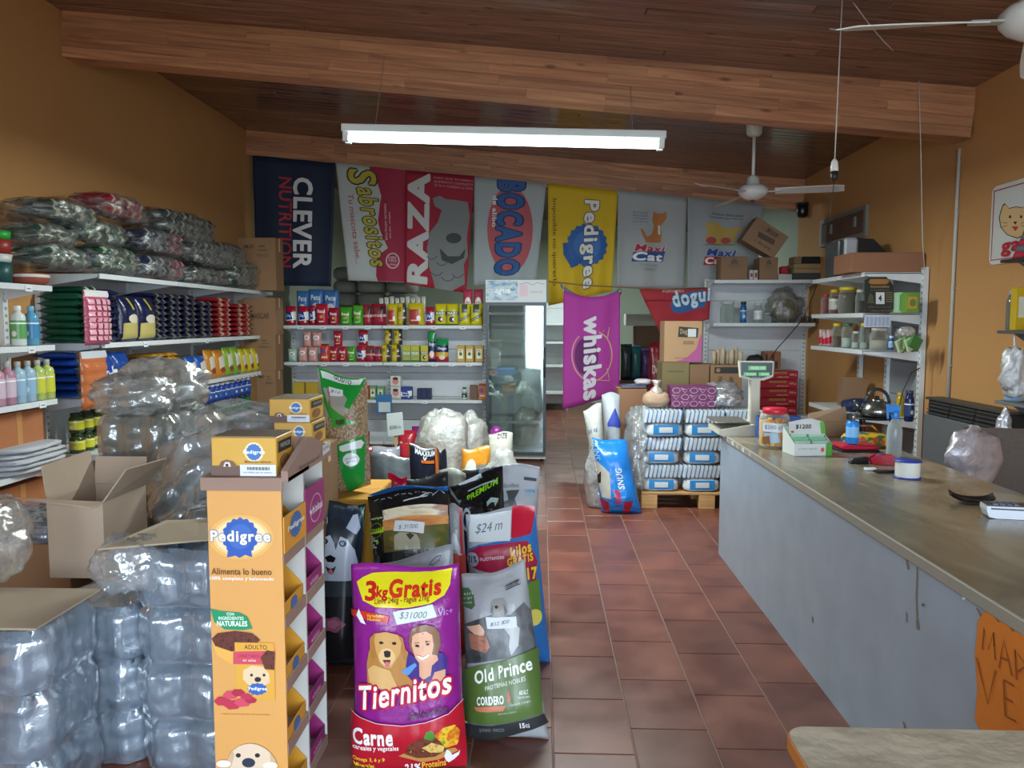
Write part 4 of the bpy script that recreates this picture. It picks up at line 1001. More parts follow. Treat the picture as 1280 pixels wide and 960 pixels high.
A_, B_, C_, D_ = [aY(x, y, 6.89)-o for x, y in ((483,517),(503,515),(505,543),(485,546))]
S_ = quad_surf(A_, B_, C_, D_); g = M(); g.add([A_, B_, C_, D_]+[p+Vector((0,.005,0)) for p in (A_, B_, C_, D_)], [(0,3,2,1),(4,5,6,7),(0,1,5,4),(1,2,6,5),(2,3,7,6),(3,0,4,7)], mat('#a7b0ae', .6)); g.build('card', t)
P = Print(S_); P.text('$2300 c/u', (.15,.55,.85,.72), '#3a4044'); P.build('handwriting', t)
t = thing('hanging_card', 'small blue and white card pack hanging from the lower back shelf edge', 'card', aY(480, 493, YBK-.02)); o = t.location
g = M(); a = aY(470, 493, YBK-.02)-o; b = aY(490, 517, YBK-.02)-o; g.box(a.x, 0, b.z, b.x, .006, a.z, mat('#3a74a8', .4)); g.build('card', t)
g = M(); g.box(a.x+.03, -.002, b.z+.02, b.x-.02, .0, b.z+.14, mat('#cfd8dc', .5)); g.build('label', t)
# ================================================================== LEFT FAR SHELVES
LG = 'packs on the left shelf unit'
def yl(px, X=XLF, py=400): return aX(px, py, X).y
# second shelf: green packs lying in two stacks
zs = ZL[2]+.003; X = -3.38
for c, (p0, p1) in enumerate(((46,73),(74,102))):
    ya, yb = yl(p0, -3.52), yl(p1, -3.52); ya = max(ya, yl0+.04)
    for r in range(7 if c == 0 else 8):
        flat_pack('dark green pack, %s up in the %s green stack on the second left shelf' % (ORD[r], ('near', 'far')[c]), (-3.36, (ya+yb)/2+random.uniform(-.01,.01), zs+r*.052), yb-ya, .32, .055, '#15503a', '#c9c8a8', PI/2, LG, 'g', seed=r % 2)
cols_ = [(137,156),(200,218),(218,236),(236,255),(255,275)]
for c, (p0, p1) in enumerate(cols_):
    ya, yb = yl(p0), yl(p1)
    for r in range(8 if c < 4 else 7):
        flat_pack('navy pack, %s up in the %s navy stack on the second left shelf' % (ORD[r], ORD[c]), (-3.28, (ya+yb)/2, zs+r*.05), yb-ya, .32, .053, '#141a40', '#6f6c5c' if c else None, PI/2, LG, 'n', seed=r % 2)
for i, (p0, p1) in enumerate(((156,177),(177,199))):
    ya, yb = yl(p0), yl(p1)
    def f(P): P.poly([(.1,.6),(.9,.55),(.95,.92),(.08,.95)], '#b8ac68'); P.ell(.55,.5,.3,.1,'#d0cbb8',14); P.poly([(.4,.05),(.5,.05),(.6,.3),(.5,.3)], '#b8b030')
    pouch('food_pouch', 'standing navy pouch with cream label, %s of two on the second left shelf' % ('near one', 'far one')[i], 'pet food pouch', (-3.30, (ya+yb)/2, zs), yb-ya, .36, .12, '#141a40', f, PI/2, LG, seed=i, key='nv')
for c, (p0, p1) in enumerate(((276,298),(299,322))):
    ya, yb = yl(p0), yl(p1)
    for r in range(8 if c == 0 else 7):
        flat_pack('red pack with cream print, %s from the bottom in the %s red stack' % (ORD[r], ('near', 'far')[c]), (-3.28, (ya+yb)/2, zs+r*.05), (yb-ya)*.95, .3, .053, '#9c1c2c', '#c9a68c', PI/2, LG, 'r', seed=r % 2)
# cartons at the far end of each shelf, facing the room
def pr_box(P): P.text('AMUIN', (.15,.12,.42,.2), '#4a3828', 0, .03); P.rect(.55,.14,.72,.17,'#5c4836'); P.rect(.55,.22,.8,.24,'#5c4836'); P.text('FRAGIL', (.5,.3,.85,.36), '#5c4836')
for i, (z, pt, p0, p1) in enumerate(((ZL[3], 298, 297, 353), (ZL[2], 372, 303, 352), (ZL[1], 418, 305, 350), (ZL[0], 463, 320, 350))):
    Y = 8.72; a = aY(p0, pt, Y); b = aY(p1, pt, Y); x0 = max(a.x, XL+.06); b = aY(min(p1, 344), pt, Y)
    carton('brown carton at the far end of the %s left shelf' % ('top', 'second', 'third', 'lowest')[i], ((x0+b.x)/2, Y, z+.003), b.x-x0, .26, max(a.z-z-.01, .3) if i else a.z-z, '#8c6a4a', 0, pr_box if i != 1 else (lambda P: P.text('MASCAR', (.25,.4,.8,.55), '#4a3828', 0, .03)))
# third shelf
zs = ZL[1]+.003
for r in range(6):
    ya, yb = yl(58, -3.5), yl(99, -3.5); flat_pack('glossy blue pack, %s from the bottom in the near stack of the third left shelf' % ORD[r], (-3.36, (ya+yb)/2+.05, zs+r*.058), (yb-ya), .3, .062, '#14479c', '#6f6a68', PI/2, LG, 'b', seed=r % 2)
for i, (p0, p1, h) in enumerate(((131,147,.34),(148,168,.33))):
    ya, yb = yl(p0), yl(p1); pouch('food_pouch', 'tall blue pouch, %s one, on the third left shelf behind the crumpled film' % ('near', 'far')[i], 'pet food pouch', (-3.32, (ya+yb)/2, zs), yb-ya, h, .12, '#12408c', pr_redblue, PI/2, LG, seed=i, key='tb')
for r in range(4):
    ya, yb = yl(168), yl(197); flat_pack('blue pack lying flat, %s from the bottom in the middle of the third left shelf' % ORD[r], (-3.3, (ya+yb)/2, zs+r*.05), yb-ya, .3, .052, '#164a9c', None, PI/2, LG, 'bb', seed=0)
for c, (p0, p1) in enumerate(((197,215),(215,231))):
    ya, yb = yl(p0), yl(p1)
    for r in range(8): flat_pack('amber pack, %s from the bottom in the %s amber stack of the third left shelf' % (ORD[r], ('near', 'far')[c]), (-3.3, (ya+yb)/2, zs+r*.036), (yb-ya)*.96, .28, .038, '#b07c1c', '#c89a3c', PI/2, LG, 'am', seed=r % 2)
def pr_snk(P): P.poly([(.2,.3),(.8,.2),(.8,.6),(.2,.7)], '#d8d0c0'); P.ell(.5,.75,.25,.1,'#8a3c2c',12)
for i, (p0, p1, h, c, l) in enumerate(((231,238,.2,'#b8a890','narrow tan pouch'),(238,250,.24,'#1d55a8','blue pouch, nearer one of two'),(250,262,.24,'#1d55a8','blue pouch, farther one of two'),(262,273,.29,'#c08020','orange pouch, nearer one of two'),(273,285,.28,'#c47e22','orange pouch, farther one of two'),(285,295,.3,'#7c9c2c','lime green pouch, nearer one of two'),(295,304,.3,'#7c9c2c','lime green pouch, farther one of two'),(304,312,.27,'#c2b420','yellow pouch, first of the five at the far end'),(312,320,.27,'#c2b420','yellow pouch, second of the five at the far end'),(320,328,.27,'#c2b420','yellow pouch, third of the five at the far end'),(328,336,.27,'#c2b420','yellow pouch, fourth of the five at the far end'),(336,344,.27,'#c2b420','yellow pouch, fifth of the five at the far end'))):
    ya, yb = yl(p0), yl(p1); pouch('food_pouch', l+' on the third left shelf', 'pet food pouch', (-3.29, (ya+yb)/2, zs), (yb-ya)*.95, h, .09, c, pr_snk, PI/2, LG, seed=i % 3, key='sn', rot=(-.12, 0, PI/2))
# lowest left shelf: yellow jars, tins
zs = ZL[0]+.003
for r in range(2):
    for i in range(4):
        y = yl0+.10+i*.125
        if True: jar('jar', 'yellow labelled jar, %s from the near end in the %s row, lowest left shelf' % (ORD[i], ('lower', 'upper')[r]), 'jar', (-3.50, y, zs+r*.152), .052, .15, '#3c4a24', '#22301c', '#c9c42a', LG, n=14)
for r in range(2):
    for i in range(9):
        y = yl(264+i*6.4, XLF, 490); jar('can', '%s aerosol tin, %s from the near end in its row on the lowest left shelf' % (('green', 'blue')[r], ORD[i]), 'can', (-3.30, y, zs+r*.182), .045, .18, ('#1e5a44', '#1c3f94')[r], ('#2a2a2a', '#c9ccd4')[r], ('#3a8a64', '#27509c')[r], LG, n=12)
# top shelf: clear film bundles of small packs
film_b = film('#a5aaa4', .10, .28, 16, .8, .08)
bund = [(38,122,306,341,'#1c4a38','#b5b59c','long green bundle with pale ovals, lowest on the near end'),
 (122,180,308,346,'#20503c','#a8ad90','green bundle, lowest in the second place'),
 (24,104,278,307,'#2a4a3c','#a9a68c','grey green bundle, middle of the near pile'),
 (104,166,276,308,'#1c4a3c','#a9ad98','green bundle, middle of the pile beside the navy bundles'),
 (38,132,248,279,'#34463c','#a8a48a','grey green bundle topmost on the near pile'),
 (134,190,244,277,'#8c2030','#b8a088','red and cream bundle topmost behind the green ones'),
 (180,238,320,353,'#252c48','#9a9a98','navy bundle with a red edge, lower one of two'),
 (178,236,288,320,'#2c324a','#9a9c9c','navy bundle with a red edge, upper one of two'),
 (240,292,334,360,'#3a4440','#8c9084','dark grey bundle, lowest beside the navy ones'),
 (238,298,302,335,'#3c4542','#8f9086','dark grey bundle in the middle of the far pile'),
 (206,276,266,303,'#383e3c','#8c8c84','dark grey bundle topmost of the far pile'),
 (293,332,326,364,'#2c4438','#9ca08c','small green grey bundle next to the far carton'),
 (276,312,304,332,'#444a48','#8c8e86','small grey bundle leaning on the far carton')]
for i, (p0, p1, pt, pb, c, lc, l) in enumerate(bund):
    X = -3.42; fX = -3.22; pm = (p0+p1)/2
    if p0 < 60: p0 += 20
    ya, yb = aX(p0, pt, fX).y, aX(p1, pt, fX).y; yc = (ya+yb)/2; hw_ = (yb-ya)/2*.94
    z0 = max(2.004, aX(pm, pb, fX).z); z1 = aX(pm, pt, fX).z; hh = z1-z0
    if z0 < 2.06: z0 = 2.004
    t = thing('pack_bundle', l+' on the top left shelf', 'bundle', (X, yc, z0), PI/2, 'film wrapped bundles on the top left shelf')
    nr = max(2, int(hh/.07)); nc = max(1, round(hw_*2/.26)); rg = random.Random(i)
    for r in range(nr):
        for cc in range(nc):
            ww = hw_*1.8/nc
            flat_pack('', (-hw_*.9+ww*(cc+.5)+rg.uniform(-.01,.01), -.18+rg.uniform(-.015,.015)-.0, .04+(hh-.06)*(r+.5)/nr), ww*.96, .30, (hh-.05)/nr*1.1, c if not ('red edge' in l and cc == nc-1) else '#8c2038', lc, rg.uniform(-.15,.15), None, 'q', seed=(r+cc) % 3, parent=t)
    g = superblob(hw_, .23, hh/1.85, film_b, i, .16, 3.0, 2.8, 40, 22, amp2=.06); g.build('clear_film', t)
# hanging strips
def strip(label, p0, p1, pt, pb, X, col, lab, head, ribs=5):
    ya, yb = aX(p0, pt, X).y, aX(p1, pt, X).y; z1 = aX(p0, pt, X).z; z0 = aX(p0, pb, X).z; w_ = yb-ya; h_ = z1-z0
    t = thing('hanging_pack', label, 'bag', (X, (ya+yb)/2, z0), PI/2)
    fr, bk = pouch_rows(w_, h_, .07, 8, 30, 3, .02)
    for j, row in enumerate(fr):
        for p in row: p.y -= .008*abs(math.sin(j/30*PI*ribs))
    pouch_mesh(fr, bk, mat(col, .2, 'pouch')).build('bag_body', t)
    P = Print(Surf(fr)); P.L = .06
    P.rect(.02, 0, .98, .12, head)
    if lab == 'grid':
        for i in range(4):
            for j in range(7): P.rect(.08+i*.22, .17+j*.11, .08+i*.22+.17, .25+j*.11, '#d9a0ae')
    else: P.rect(.2, .68, .8, .80, '#d9dee0')
    P.build('print', t)
    g = M(); g.tube([(0, 0, h_), (0, .03, h_+.04)], .002, mat('#999999'), 5); g.build('hook', t)
strip('pink and white hanging pack with a clear top on the top left shelf edge', 103, 134, 362, 432, -3.20, '#b05068', 'grid', '#dad6d8', 7)
strip('hanging clear bag of orange biscuits with a white price tag on the left shelves', 99, 132, 440, 514, -3.19, '#b8683c', 'tag', '#b9bec4', 5)
# near left unit
NG = 'goods on the near left shelf unit'
zs = ZN[3]+.003
for i, (z, h, c, l) in enumerate(((0, .13, '#1c4a48', 'dark teal tub at the bottom of the stack'), (.132, .05, '#c9ccc8', 'white ring tub'), (.184, .09, '#8c2c24', 'brick red tub'), (.276, .05, '#1c9c34', 'bright green lid tub on top of the stack'))):
    y = aX(0, 340, -3.45).y-.02; g = M(); g.lathe([(.075, 0), (.085, h), (.078, h), (.07, .01)], mat(c, .4), 22); tag(g.build('tub', None, (-3.45, y, zs+z)), l+' at the left edge', 'tub', NG)
p = aX(31, 350, -3.42); t = thing('planter_bowl', 'terracotta bowl with a white band at the end of the near left shelf', 'bowl', (-3.44, yn1-.12, zs))
g = M(); g.lathe([(.09,0),(.12,.02),(.125,.075),(.115,.08),(.105,.02)], mat('#8c4430', .7), 26); g.build('bowl', t); g = M(); g.lathe([(.126,.05),(.1275,.052),(.1275,.068),(.126,.07)], mat('#cfcac4', .6), 26, cap=False); g.build('rim_band', t)
zs = ZN[2]+.003
for i, (c, cp, lc, l) in enumerate((('#cfd6ce', '#d8dcd8', '#5c9c58', 'white shampoo bottle with green label'), ('#5c9cb8', '#6aa8c4', '#3c84b0', 'pale blue shampoo bottle'))):
    jar('bottle', l+' on the near left shelf', 'bottle', (-3.40, yn1-.30+i*.13, zs), .045, .26, c, cp, lc, NG, n=16, neck=.45)
zs = ZN[1]+.003
for i in range(7):
    c, l = (('#b88c98', 'pink'), ('#b88c98', 'pink'), ('#b08090', 'pink'), ('#9cb8c8', 'pale blue'), ('#9cb8c8', 'pale blue'), ('#a9bc6c', 'yellow green'), ('#b4c068', 'yellow green'))[i]
    jar('bottle', '%s body spray bottle, %s from the far end on the near left shelf' % (l, ORD[6-i]), 'bottle', (-3.39, yn1-.05-(6-i)*.098, zs), .046, .27, glassy(c, .75, .2) if False else mat(c, .2), '#a8a49c', '#c9b4c0' if 'pink' in l else ('#8cb0c8' if 'blue' in l else '#c4c83c'), NG, n=16, neck=.4)
zs = ZN[0]+.003
for i in range(5):
    g = superblob(.19, .30-.01*i, .018, mat('#b4b6ba', .8, 'cloth'), i, .10, 3, 5, 22, 8, amp2=.02)
    tag(g.build('folded_cloth', None, (-3.46+random.uniform(-.01,.01), yn1-.28, zs+i*.034), (0, 0, .1*random.uniform(-1,1))), 'folded grey white cloth, %s from the bottom of the pile on the near left shelf' % ORD[i], 'cloth', NG)
# ================================================================== BIG BAGS
def bigbag(name, label, q, Yb, Yt, t_, col, paint=None, seed=0, nu=18, nv=26, wr=.05, rough=.28, group=None, cat='pet food bag', zmin=.003, belly=.3, top=.02, tag_=None, step=.0009, topwave=.015, floor_=True):
    """a filled sack whose four corners were measured; base at Yb, top edge at Yt"""
    tl = aY(*q.c[0], Yt); tr = aY(*q.c[1], Yt); br = aY(*q.c[2], Yb); bl = aY(*q.c[3], Yb)
    if floor_:
        for p, pt in ((br, tr), (bl, tl)):
            if p.z > zmin:    # hidden foot: carry the side on down
                f = (pt.z-zmin)/(pt.z-p.z); e = pt + (p-pt)*f; p.x, p.y, p.z = e.x, p.y-(pt.y-p.y)*(min(f, 1.35)-1), zmin
    q0 = q; q = Q((0,0),(1,0),(1,1),(0,1)); q.org = q0.org; q.sc = q0.sc; q.c = [proj(tl), proj(tr), proj(br), proj(bl)]
    o = (bl+br)/2; o.z = min(bl.z, br.z)
    n = ((bl-tl)).cross(tr-tl).normalized()
    if n.y > 0: n = -n
    W = (br-bl).length
    fr = []; bk = []
    for j in range(nv+1):
        v = j/nv
        pz = (min(1.0, (1-v)/.2))**.5
        pt = max(v-top, 0)/belly; pt = math.sin(min(1, pt)*PI/2)
        th = t_*.5*pz*pt
        a = []; b = []
        for i in range(nu+1):
            u = i/nu; x = 2*u-1; e = max(0, 1-abs(x)**3)**.6
            base = (tl*(1-u)+tr*u)*(1-v)+(bl*(1-u)+br*u)*v - o
            pin = 1-.04*math.sin(v*PI)*(t_/W)
            n1 = noise.noise(Vector((x*1.5+seed, v*4, seed*.7)))*wr*W*.35 + noise.noise(Vector((x*3.5+v*2+seed, v*9, 3+seed)))*wr*W*.22 + abs(noise.noise(Vector((x*5+seed, v*5-x*2, 7+seed))))*wr*W*.22
            d = th*e + n1*(e*.9+.1)
            base = base + Vector((0, 0, topwave*math.sin(u*5+seed)*(1-v)**4))
            base.x = (base.x)*pin
            f_ = base + n*max(d, .001)
            k_ = base - n*max(th*e*.8, .002) + n*n1*.3
            if floor_:
                f_.z = max(f_.z, zmin-o.z); k_.z = max(k_.z, zmin-o.z)
            a.append(f_); b.append(k_)
        fr.append(a); bk.append(b)
    t = thing(name, label, cat, o, 0, group)
    pouch_mesh(fr, bk, col if not isinstance(col, str) else mat(col, rough, 'pouch')).build('bag_body', t)
    S_ = Surf(fr)
    if paint:
        P = Print(S_, rough, step); P.L = .05; paint(P, q)
        if P.n: P.build('print', t)
    if tag_:
        pts, txt = tag_; P = Print(S_, .6, .001); P.n = 10; P.L = .05; P.poly(q.pts(*pts), '#cfd4d6')
        xs = [p[0] for p in pts]; ys = [p[1] for p in pts]
        P.text(txt, q.b(min(xs)+(max(xs)-min(xs))*.15, min(ys)+(max(ys)-min(ys))*.34, max(xs)-(max(xs)-min(xs))*.2, max(ys)-(max(ys)-min(ys))*.3), '#62686c', 0, .0, shear=.3, tilt=0)
        P.build('price_tag', t)
    return t
FG = 'bags of pet food standing in front'
def gb(y): return aZ(640, y, 0).y
# --- Tiernitos
def p_tier(P, q):
    f = q.pts
    P.poly(f((152,222),(178,205),(212,190),(300,176),(430,160),(530,150),(524,215),(505,252),(452,280),(350,300),(240,305),(185,286)), '#d8cc1e')
    P.text('3', q.b(195, 218, 236, 284), '#b8241c', 0, .05, tilt=.0); P.text('kg', q.b(240, 232, 284, 280), '#b8241c', 0, .05); P.text('Gratis', q.b(290, 200, 490, 262), '#c4321e', 0, .06, tilt=.012)
    P.text('Lleve 24kg - Pague 21kg', q.b(236, 268, 450, 296), '#8c3c20', 0, .015, tilt=.02)
    P.poly(f((132,322),(200,322),(296,334),(290,360),(200,352),(134,345)), '#c43424'); P.text('Variedades', q.b(208, 330, 276, 341), '#e3d040'); P.text('Nuevas', q.b(212, 343, 262, 354), '#e3d040')
    P.poly(f((175,315),(205,370),(185,365),(165,340)), '#e8e6ea')
    # golden dog
    fur, fur2 = '#c9985a', '#b07c40'
    P.poly(f((212,600),(208,520),(218,470),(240,440),(345,440),(372,470),(400,560),(395,612),(300,625)), fur2)
    P.poly(f((222,420),(240,400),(258,396),(262,440),(250,490),(232,500),(222,470)), '#a8743a'); P.poly(f((330,400),(352,412),(360,450),(366,500),(350,495),(336,450)), '#a8743a')
    P.poly(f((244,402),(285,391),(332,400),(346,430),(340,470),(325,500),(308,528),(282,530),(262,505),(248,470),(240,430)), fur)
    P.poly(f(*ellp(290, 488, 32, 34)), '#d9b27a'); P.poly(f((276,466),(290,462),(306,467),(302,486),(290,490),(279,486)), '#2a2020')
    P.poly(f(*ellp(268, 434, 8, 6)), '#1c1614'); P.poly(f(*ellp(318, 434, 8, 6)), '#1c1614')
    P.poly(f((274,498),(306,498),(300,516),(282,516)), '#5c2824'); P.poly(f((280,506),(300,506),(298,524),(288,528),(282,522)), '#c86a70')
    P.poly(f((215,540),(240,520),(300,540),(330,600),(300,618),(225,600)), '#d0a468')
    # smiling person with chin on hand
    P.poly(f((372,470),(362,520),(370,560),(395,590),(512,580),(516,500),(500,475),(470,470),(420,500)), '#3c2a78')
    P.poly(f((376,420),(384,385),(405,364),(440,358),(470,368),(488,395),(492,440),(484,475),(468,490),(400,480),(380,455)), '#7c5638')
    P.poly(f((386,440),(390,405),(405,392),(440,384),(462,400),(468,440),(462,480),(440,508),(420,512),(402,490)), '#d8a484')
    P.poly(f((404,478),(430,488),(452,474),(444,492),(424,498)), '#f0e6e0'); P.line(f((402,476),(428,486),(454,472)), .006, '#a0544a', 1.8)
    P.poly(f(*ellp(408, 440, 7, 5)), '#2c2420'); P.poly(f(*ellp(446, 436, 7, 5)), '#2c2420'); P.line(f((398,430),(416,427)), .006, '#5c4030', 1.8); P.line(f((436,424),(456,425)), .006, '#5c4030', 1.8); P.line(f((428,440),(424,462),(432,464)), .004, '#b88468', 1.8)
    P.poly(f((416,505),(436,492),(462,478),(480,482),(484,500),(462,520),(456,560),(430,575),(416,560)), '#d39c7c'); P.poly(f((470,548),(510,540),(508,585),(460,585)), '#cf9878')
    P.poly(f((345,540),(400,508),(408,518),(375,556),(352,552)), '#5a8cc4')
    # lower red part
    P.poly(f((138,712),(180,728),(250,745),(350,752),(440,742),(520,715),(563,676),(582,940),(138,968)), '#b01c2c')
    P.line(f((136,712),(180,728),(250,745),(350,752),(440,742),(520,715),(565,676)), .007, '#e0a8b8', 1.8)
    for bb, c in ((.13, '#b81c34'), (.035, '#eceaee')):
        P.text('Tiernitos', q.b(180, 600, 528, 690), c, 0, bb, tilt=.055, shear=.08, sp=.12)
    P.text('Selección', q.b(372, 700, 520, 728), '#4c2450', 0, .05, tilt=.02, shear=.2)
    P.text('Carne', q.b(154, 770, 312, 832), '#f0eef0', 0, .045, shear=.1); P.text('cereales y vegetales', q.b(152, 836, 334, 862), '#f0e8e8', 0, .03, shear=.15, tilt=.004)
    P.poly(f((330,872),(380,845),(540,852),(552,866),(480,892),(420,900)), '#c08a4c')
    P.poly(f((355,862),(372,822),(410,800),(470,790),(500,820),(520,850),(470,878),(400,880)), photo_mat('kibble', ['#4a2420','#7a4030','#5c2c24'], 60, (1,1,1)))
    P.poly(f((470,790),(500,765),(540,762),(556,790),(548,840),(510,845),(490,815)), photo_mat('veg', ['#d8a01c','#c8501c','#e8c030','#6a8c28'], 25, (1,1,1)))
    P.poly(f((432,800),(442,778),(462,772),(474,790),(462,808)), '#4a8430'); P.poly(f((424,836),(460,815),(505,838),(498,862),(450,858)), photo_mat('grain', ['#c8a050','#e0c070','#a87830'], 80, (1,1,1)))
    for i, s in enumerate(('Omega 3, 6 y 9', 'Minerales', 'Multivitaminas')): P.text(s, q.b(150, 888+i*26, (274, 232, 282)[i], 908+i*26), '#e6c430', 0, .03, shear=.15)
    P.text('21%', q.b(348, 908, 412, 940), '#f0eef4', 0, .05, shear=.15); P.text('Proteína', q.b(416, 898, 508, 928), '#e6c430', 0, .03, shear=.15, tilt=.006); P.line(f((350,948),(430,934),(512,928)), .006, '#e8e4e8', 1.8)
    P.poly(f((502,880),(512,852),(522,862),(530,880),(552,872),(556,866),(552,886),(536,900),(520,908),(508,900)), '#e6e4e6')
    P.text('Vit+', q.b(482, 302, 530, 326), '#b070c0', 0, .03)
qT = Q((124,158),(556,136),(581,938),(140,968),(400,660),3.2)
YT = gb(956)
bigbag('dog_food_bag', 'large purple and red dog food bag with a yellow top band, frontmost in the aisle', qT, YT, YT+.10, .17, '#86207e', p_tier, 1, 30, 44, .035, .22, FG, tag_=(((312,316),(462,284),(478,330),(328,362)), '$31000'), belly=.22)
# --- grey green lamb food bag
def p_old(P, q):
    f = q.pts
    P.poly(f((570,395),(620,372),(700,340),(770,345),(820,300),(862,335),(872,500),(585,545)), photo_mat('forest', ['#26282a','#4a4c4e','#6c6e70','#333536'], 8, (1,1,1)))
    P.poly(f((566,250),(600,246),(622,270),(630,310),(616,328),(572,318)), '#3f5f3c'); 
    for i in range(3): P.text(('sin','trigo','ni soja')[i], q.b(580, 262+i*18, 618, 274+i*18), '#b8c8b0')
    P.poly(f((694,300),(706,282),(742,278),(758,300),(762,345),(742,352),(702,350)), '#8c8a86'); P.poly(f((700,300),(694,335),(706,345)), '#5a5856'); P.poly(f((744,300),(760,330),(750,348)), '#5a5856'); P.poly(f(*ellp(716, 312, 6, 6)), '#2a2a2a')
    P.poly(f((730,350),(770,370),(805,400),(800,470),(775,505),(765,470),(770,430),(735,380)), '#a6a6a4')
    P.poly(f((600,395),(650,382),(672,410),(665,440),(640,430)), '#d0a084'); P.poly(f((610,420),(680,430),(690,470),(676,495),(620,480)), photo_mat('jerky', ['#7a4634','#a8705a','#8c5440'], 40, (1,1,4)))
    P.line(f((750,232),(800,214),(804,230),(754,248),(750,232)), .008, '#2c2e30', 1.6); P.text('PROTEINAS NOBLES', q.b(757, 224, 798, 240), '#3a3c3e', 0, .01, tilt=.012)
    P.poly(f((582,568),(650,545),(760,520),(870,482),(886,735),(780,758),(690,770),(588,768)), '#51692f')
    P.text('Old Prince', q.b(632, 556, 852, 608), '#e8eae6', 0, .035, tilt=.045); P.text('PROTEINAS NOBLES', q.b(674, 618, 830, 636), '#c9d0c0', 0, .01, tilt=.035)
    P.text('CORDERO', q.b(642, 664, 746, 696), '#e8eae4', 0, .05); P.poly(f((632,706),(700,700),(756,698),(744,716),(680,720),(640,720)), '#c8785a'); P.poly(f((757,645),(770,640),(776,670),(768,690),(757,680)), '#a04a34')
    P.text('ADULT', q.b(804, 642, 836, 658), '#dfe2da', 0, .04); P.text('Todas las razas', q.b(796, 662, 842, 672), '#c9d0c0'); P.text('Con menta y romero', q.b(770, 688, 846, 700), '#c9d0c0', tilt=.01); P.text('alimento completo', q.b(724, 722, 794, 732), '#b8c4ac', tilt=.01)
    P.poly(f((588,775),(690,775),(780,762),(888,740),(905,778),(592,852)), '#2e3031'); P.text('15', q.b(804, 765, 824, 784), '#e0e2e0', 0, .05); P.text('KG', q.b(828, 768, 842, 783), '#e0e2e0', 0, .03); P.text('peso neto', q.b(650, 782, 745, 802), '#6a6e70', 0, .02)
qO = Q((566,196),(818,132),(906,776),(592,852),(400,660),3.2)
bigbag('dog_food_bag', 'silver and green lamb dog food bag with a black bottom, right of the purple one', qO, gb(920), gb(920)+.18, .15, '#9c9ea0', p_old, 2, 26, 36, .045, .3, FG, tag_=(((674,352),(790,352),(794,396),(682,400)), '$32.000'), belly=.25)
# --- silver bag right behind the purple one
def p_sil(P, q): P.line(q.pts((600,780),(640,740),(690,720),(700,740),(660,780),(610,800),(600,780)), .006, '#5c6062', 1.5)
bigbag('dog_food_bag', 'plain silver bag peeping out just behind the purple one', Q((448,706),(566,684),(575,900),(455,900)), YT+.30, YT+.36, .14, '#85898c', lambda P, q: P.line(q.pts((538,705),(546,698),(552,697),(550,702),(542,707),(538,705)), .01, '#54585a', 1.5), 3, 20, 26, .06, .3, FG)
# --- 21% red blue bag
def p_21(P, q):
    f = q.pts
    P.poly(f((640,632),(672,632),(676,700),(664,700),(650,676),(640,672)), '#b81c34')
    P.poly(f((578,686),(600,678),(650,672),(664,668),(670,640),(690,700),(688,830),(660,830),(650,700),(610,700),(584,700)), '#2a6cae')
    P.poly(f((580,690),(600,680),(660,676),(672,700),(670,726),(640,718),(600,710),(584,704)), '#a41c40')
    P.poly(f(*ellp(592, 697, 8, 9)), '#a8b0bc'); P.text('21%', q.b(586, 692, 598, 701), '#2c3448', 0, .03)
    P.text('nutrientes', q.b(602, 692, 632, 697), '#e0c0cc', 0, .02)
    P.otext('kilos', q.b(640, 683, 664, 695), '#e0b030', '#902030', .05, .06, tilt=.03); P.otext('GRATIS', q.b(636, 695, 666, 704), '#e0b030', '#902030', .05, .06, tilt=.02)
    P.otext('+17', q.b(650, 708, 670, 722), '#d8b838', '#5a3820', .05, .06)
    P.poly(f((655,728),(672,722),(676,770),(664,765)), '#5a7c2c'); P.poly(f(*ellp(668, 768, 8, 10)), '#d8c85a')
def tagpts(x0, y0, x1, y1): return ((x0,y0),(x1,y0+1),(x1-1,y1),(x0+1,y1-1))
bigbag('dog_food_bag', 'red and blue bag with yellow kilos gratis print behind the silver green bag', Q((582,640),(668,634),(688,825),(590,832)), gb(826), gb(826)+.12, .18, '#a9adb2', p_21, 4, 24, 34, .04, .25, FG, tag_=(tagpts(588,640,640,676), '$24 m'))
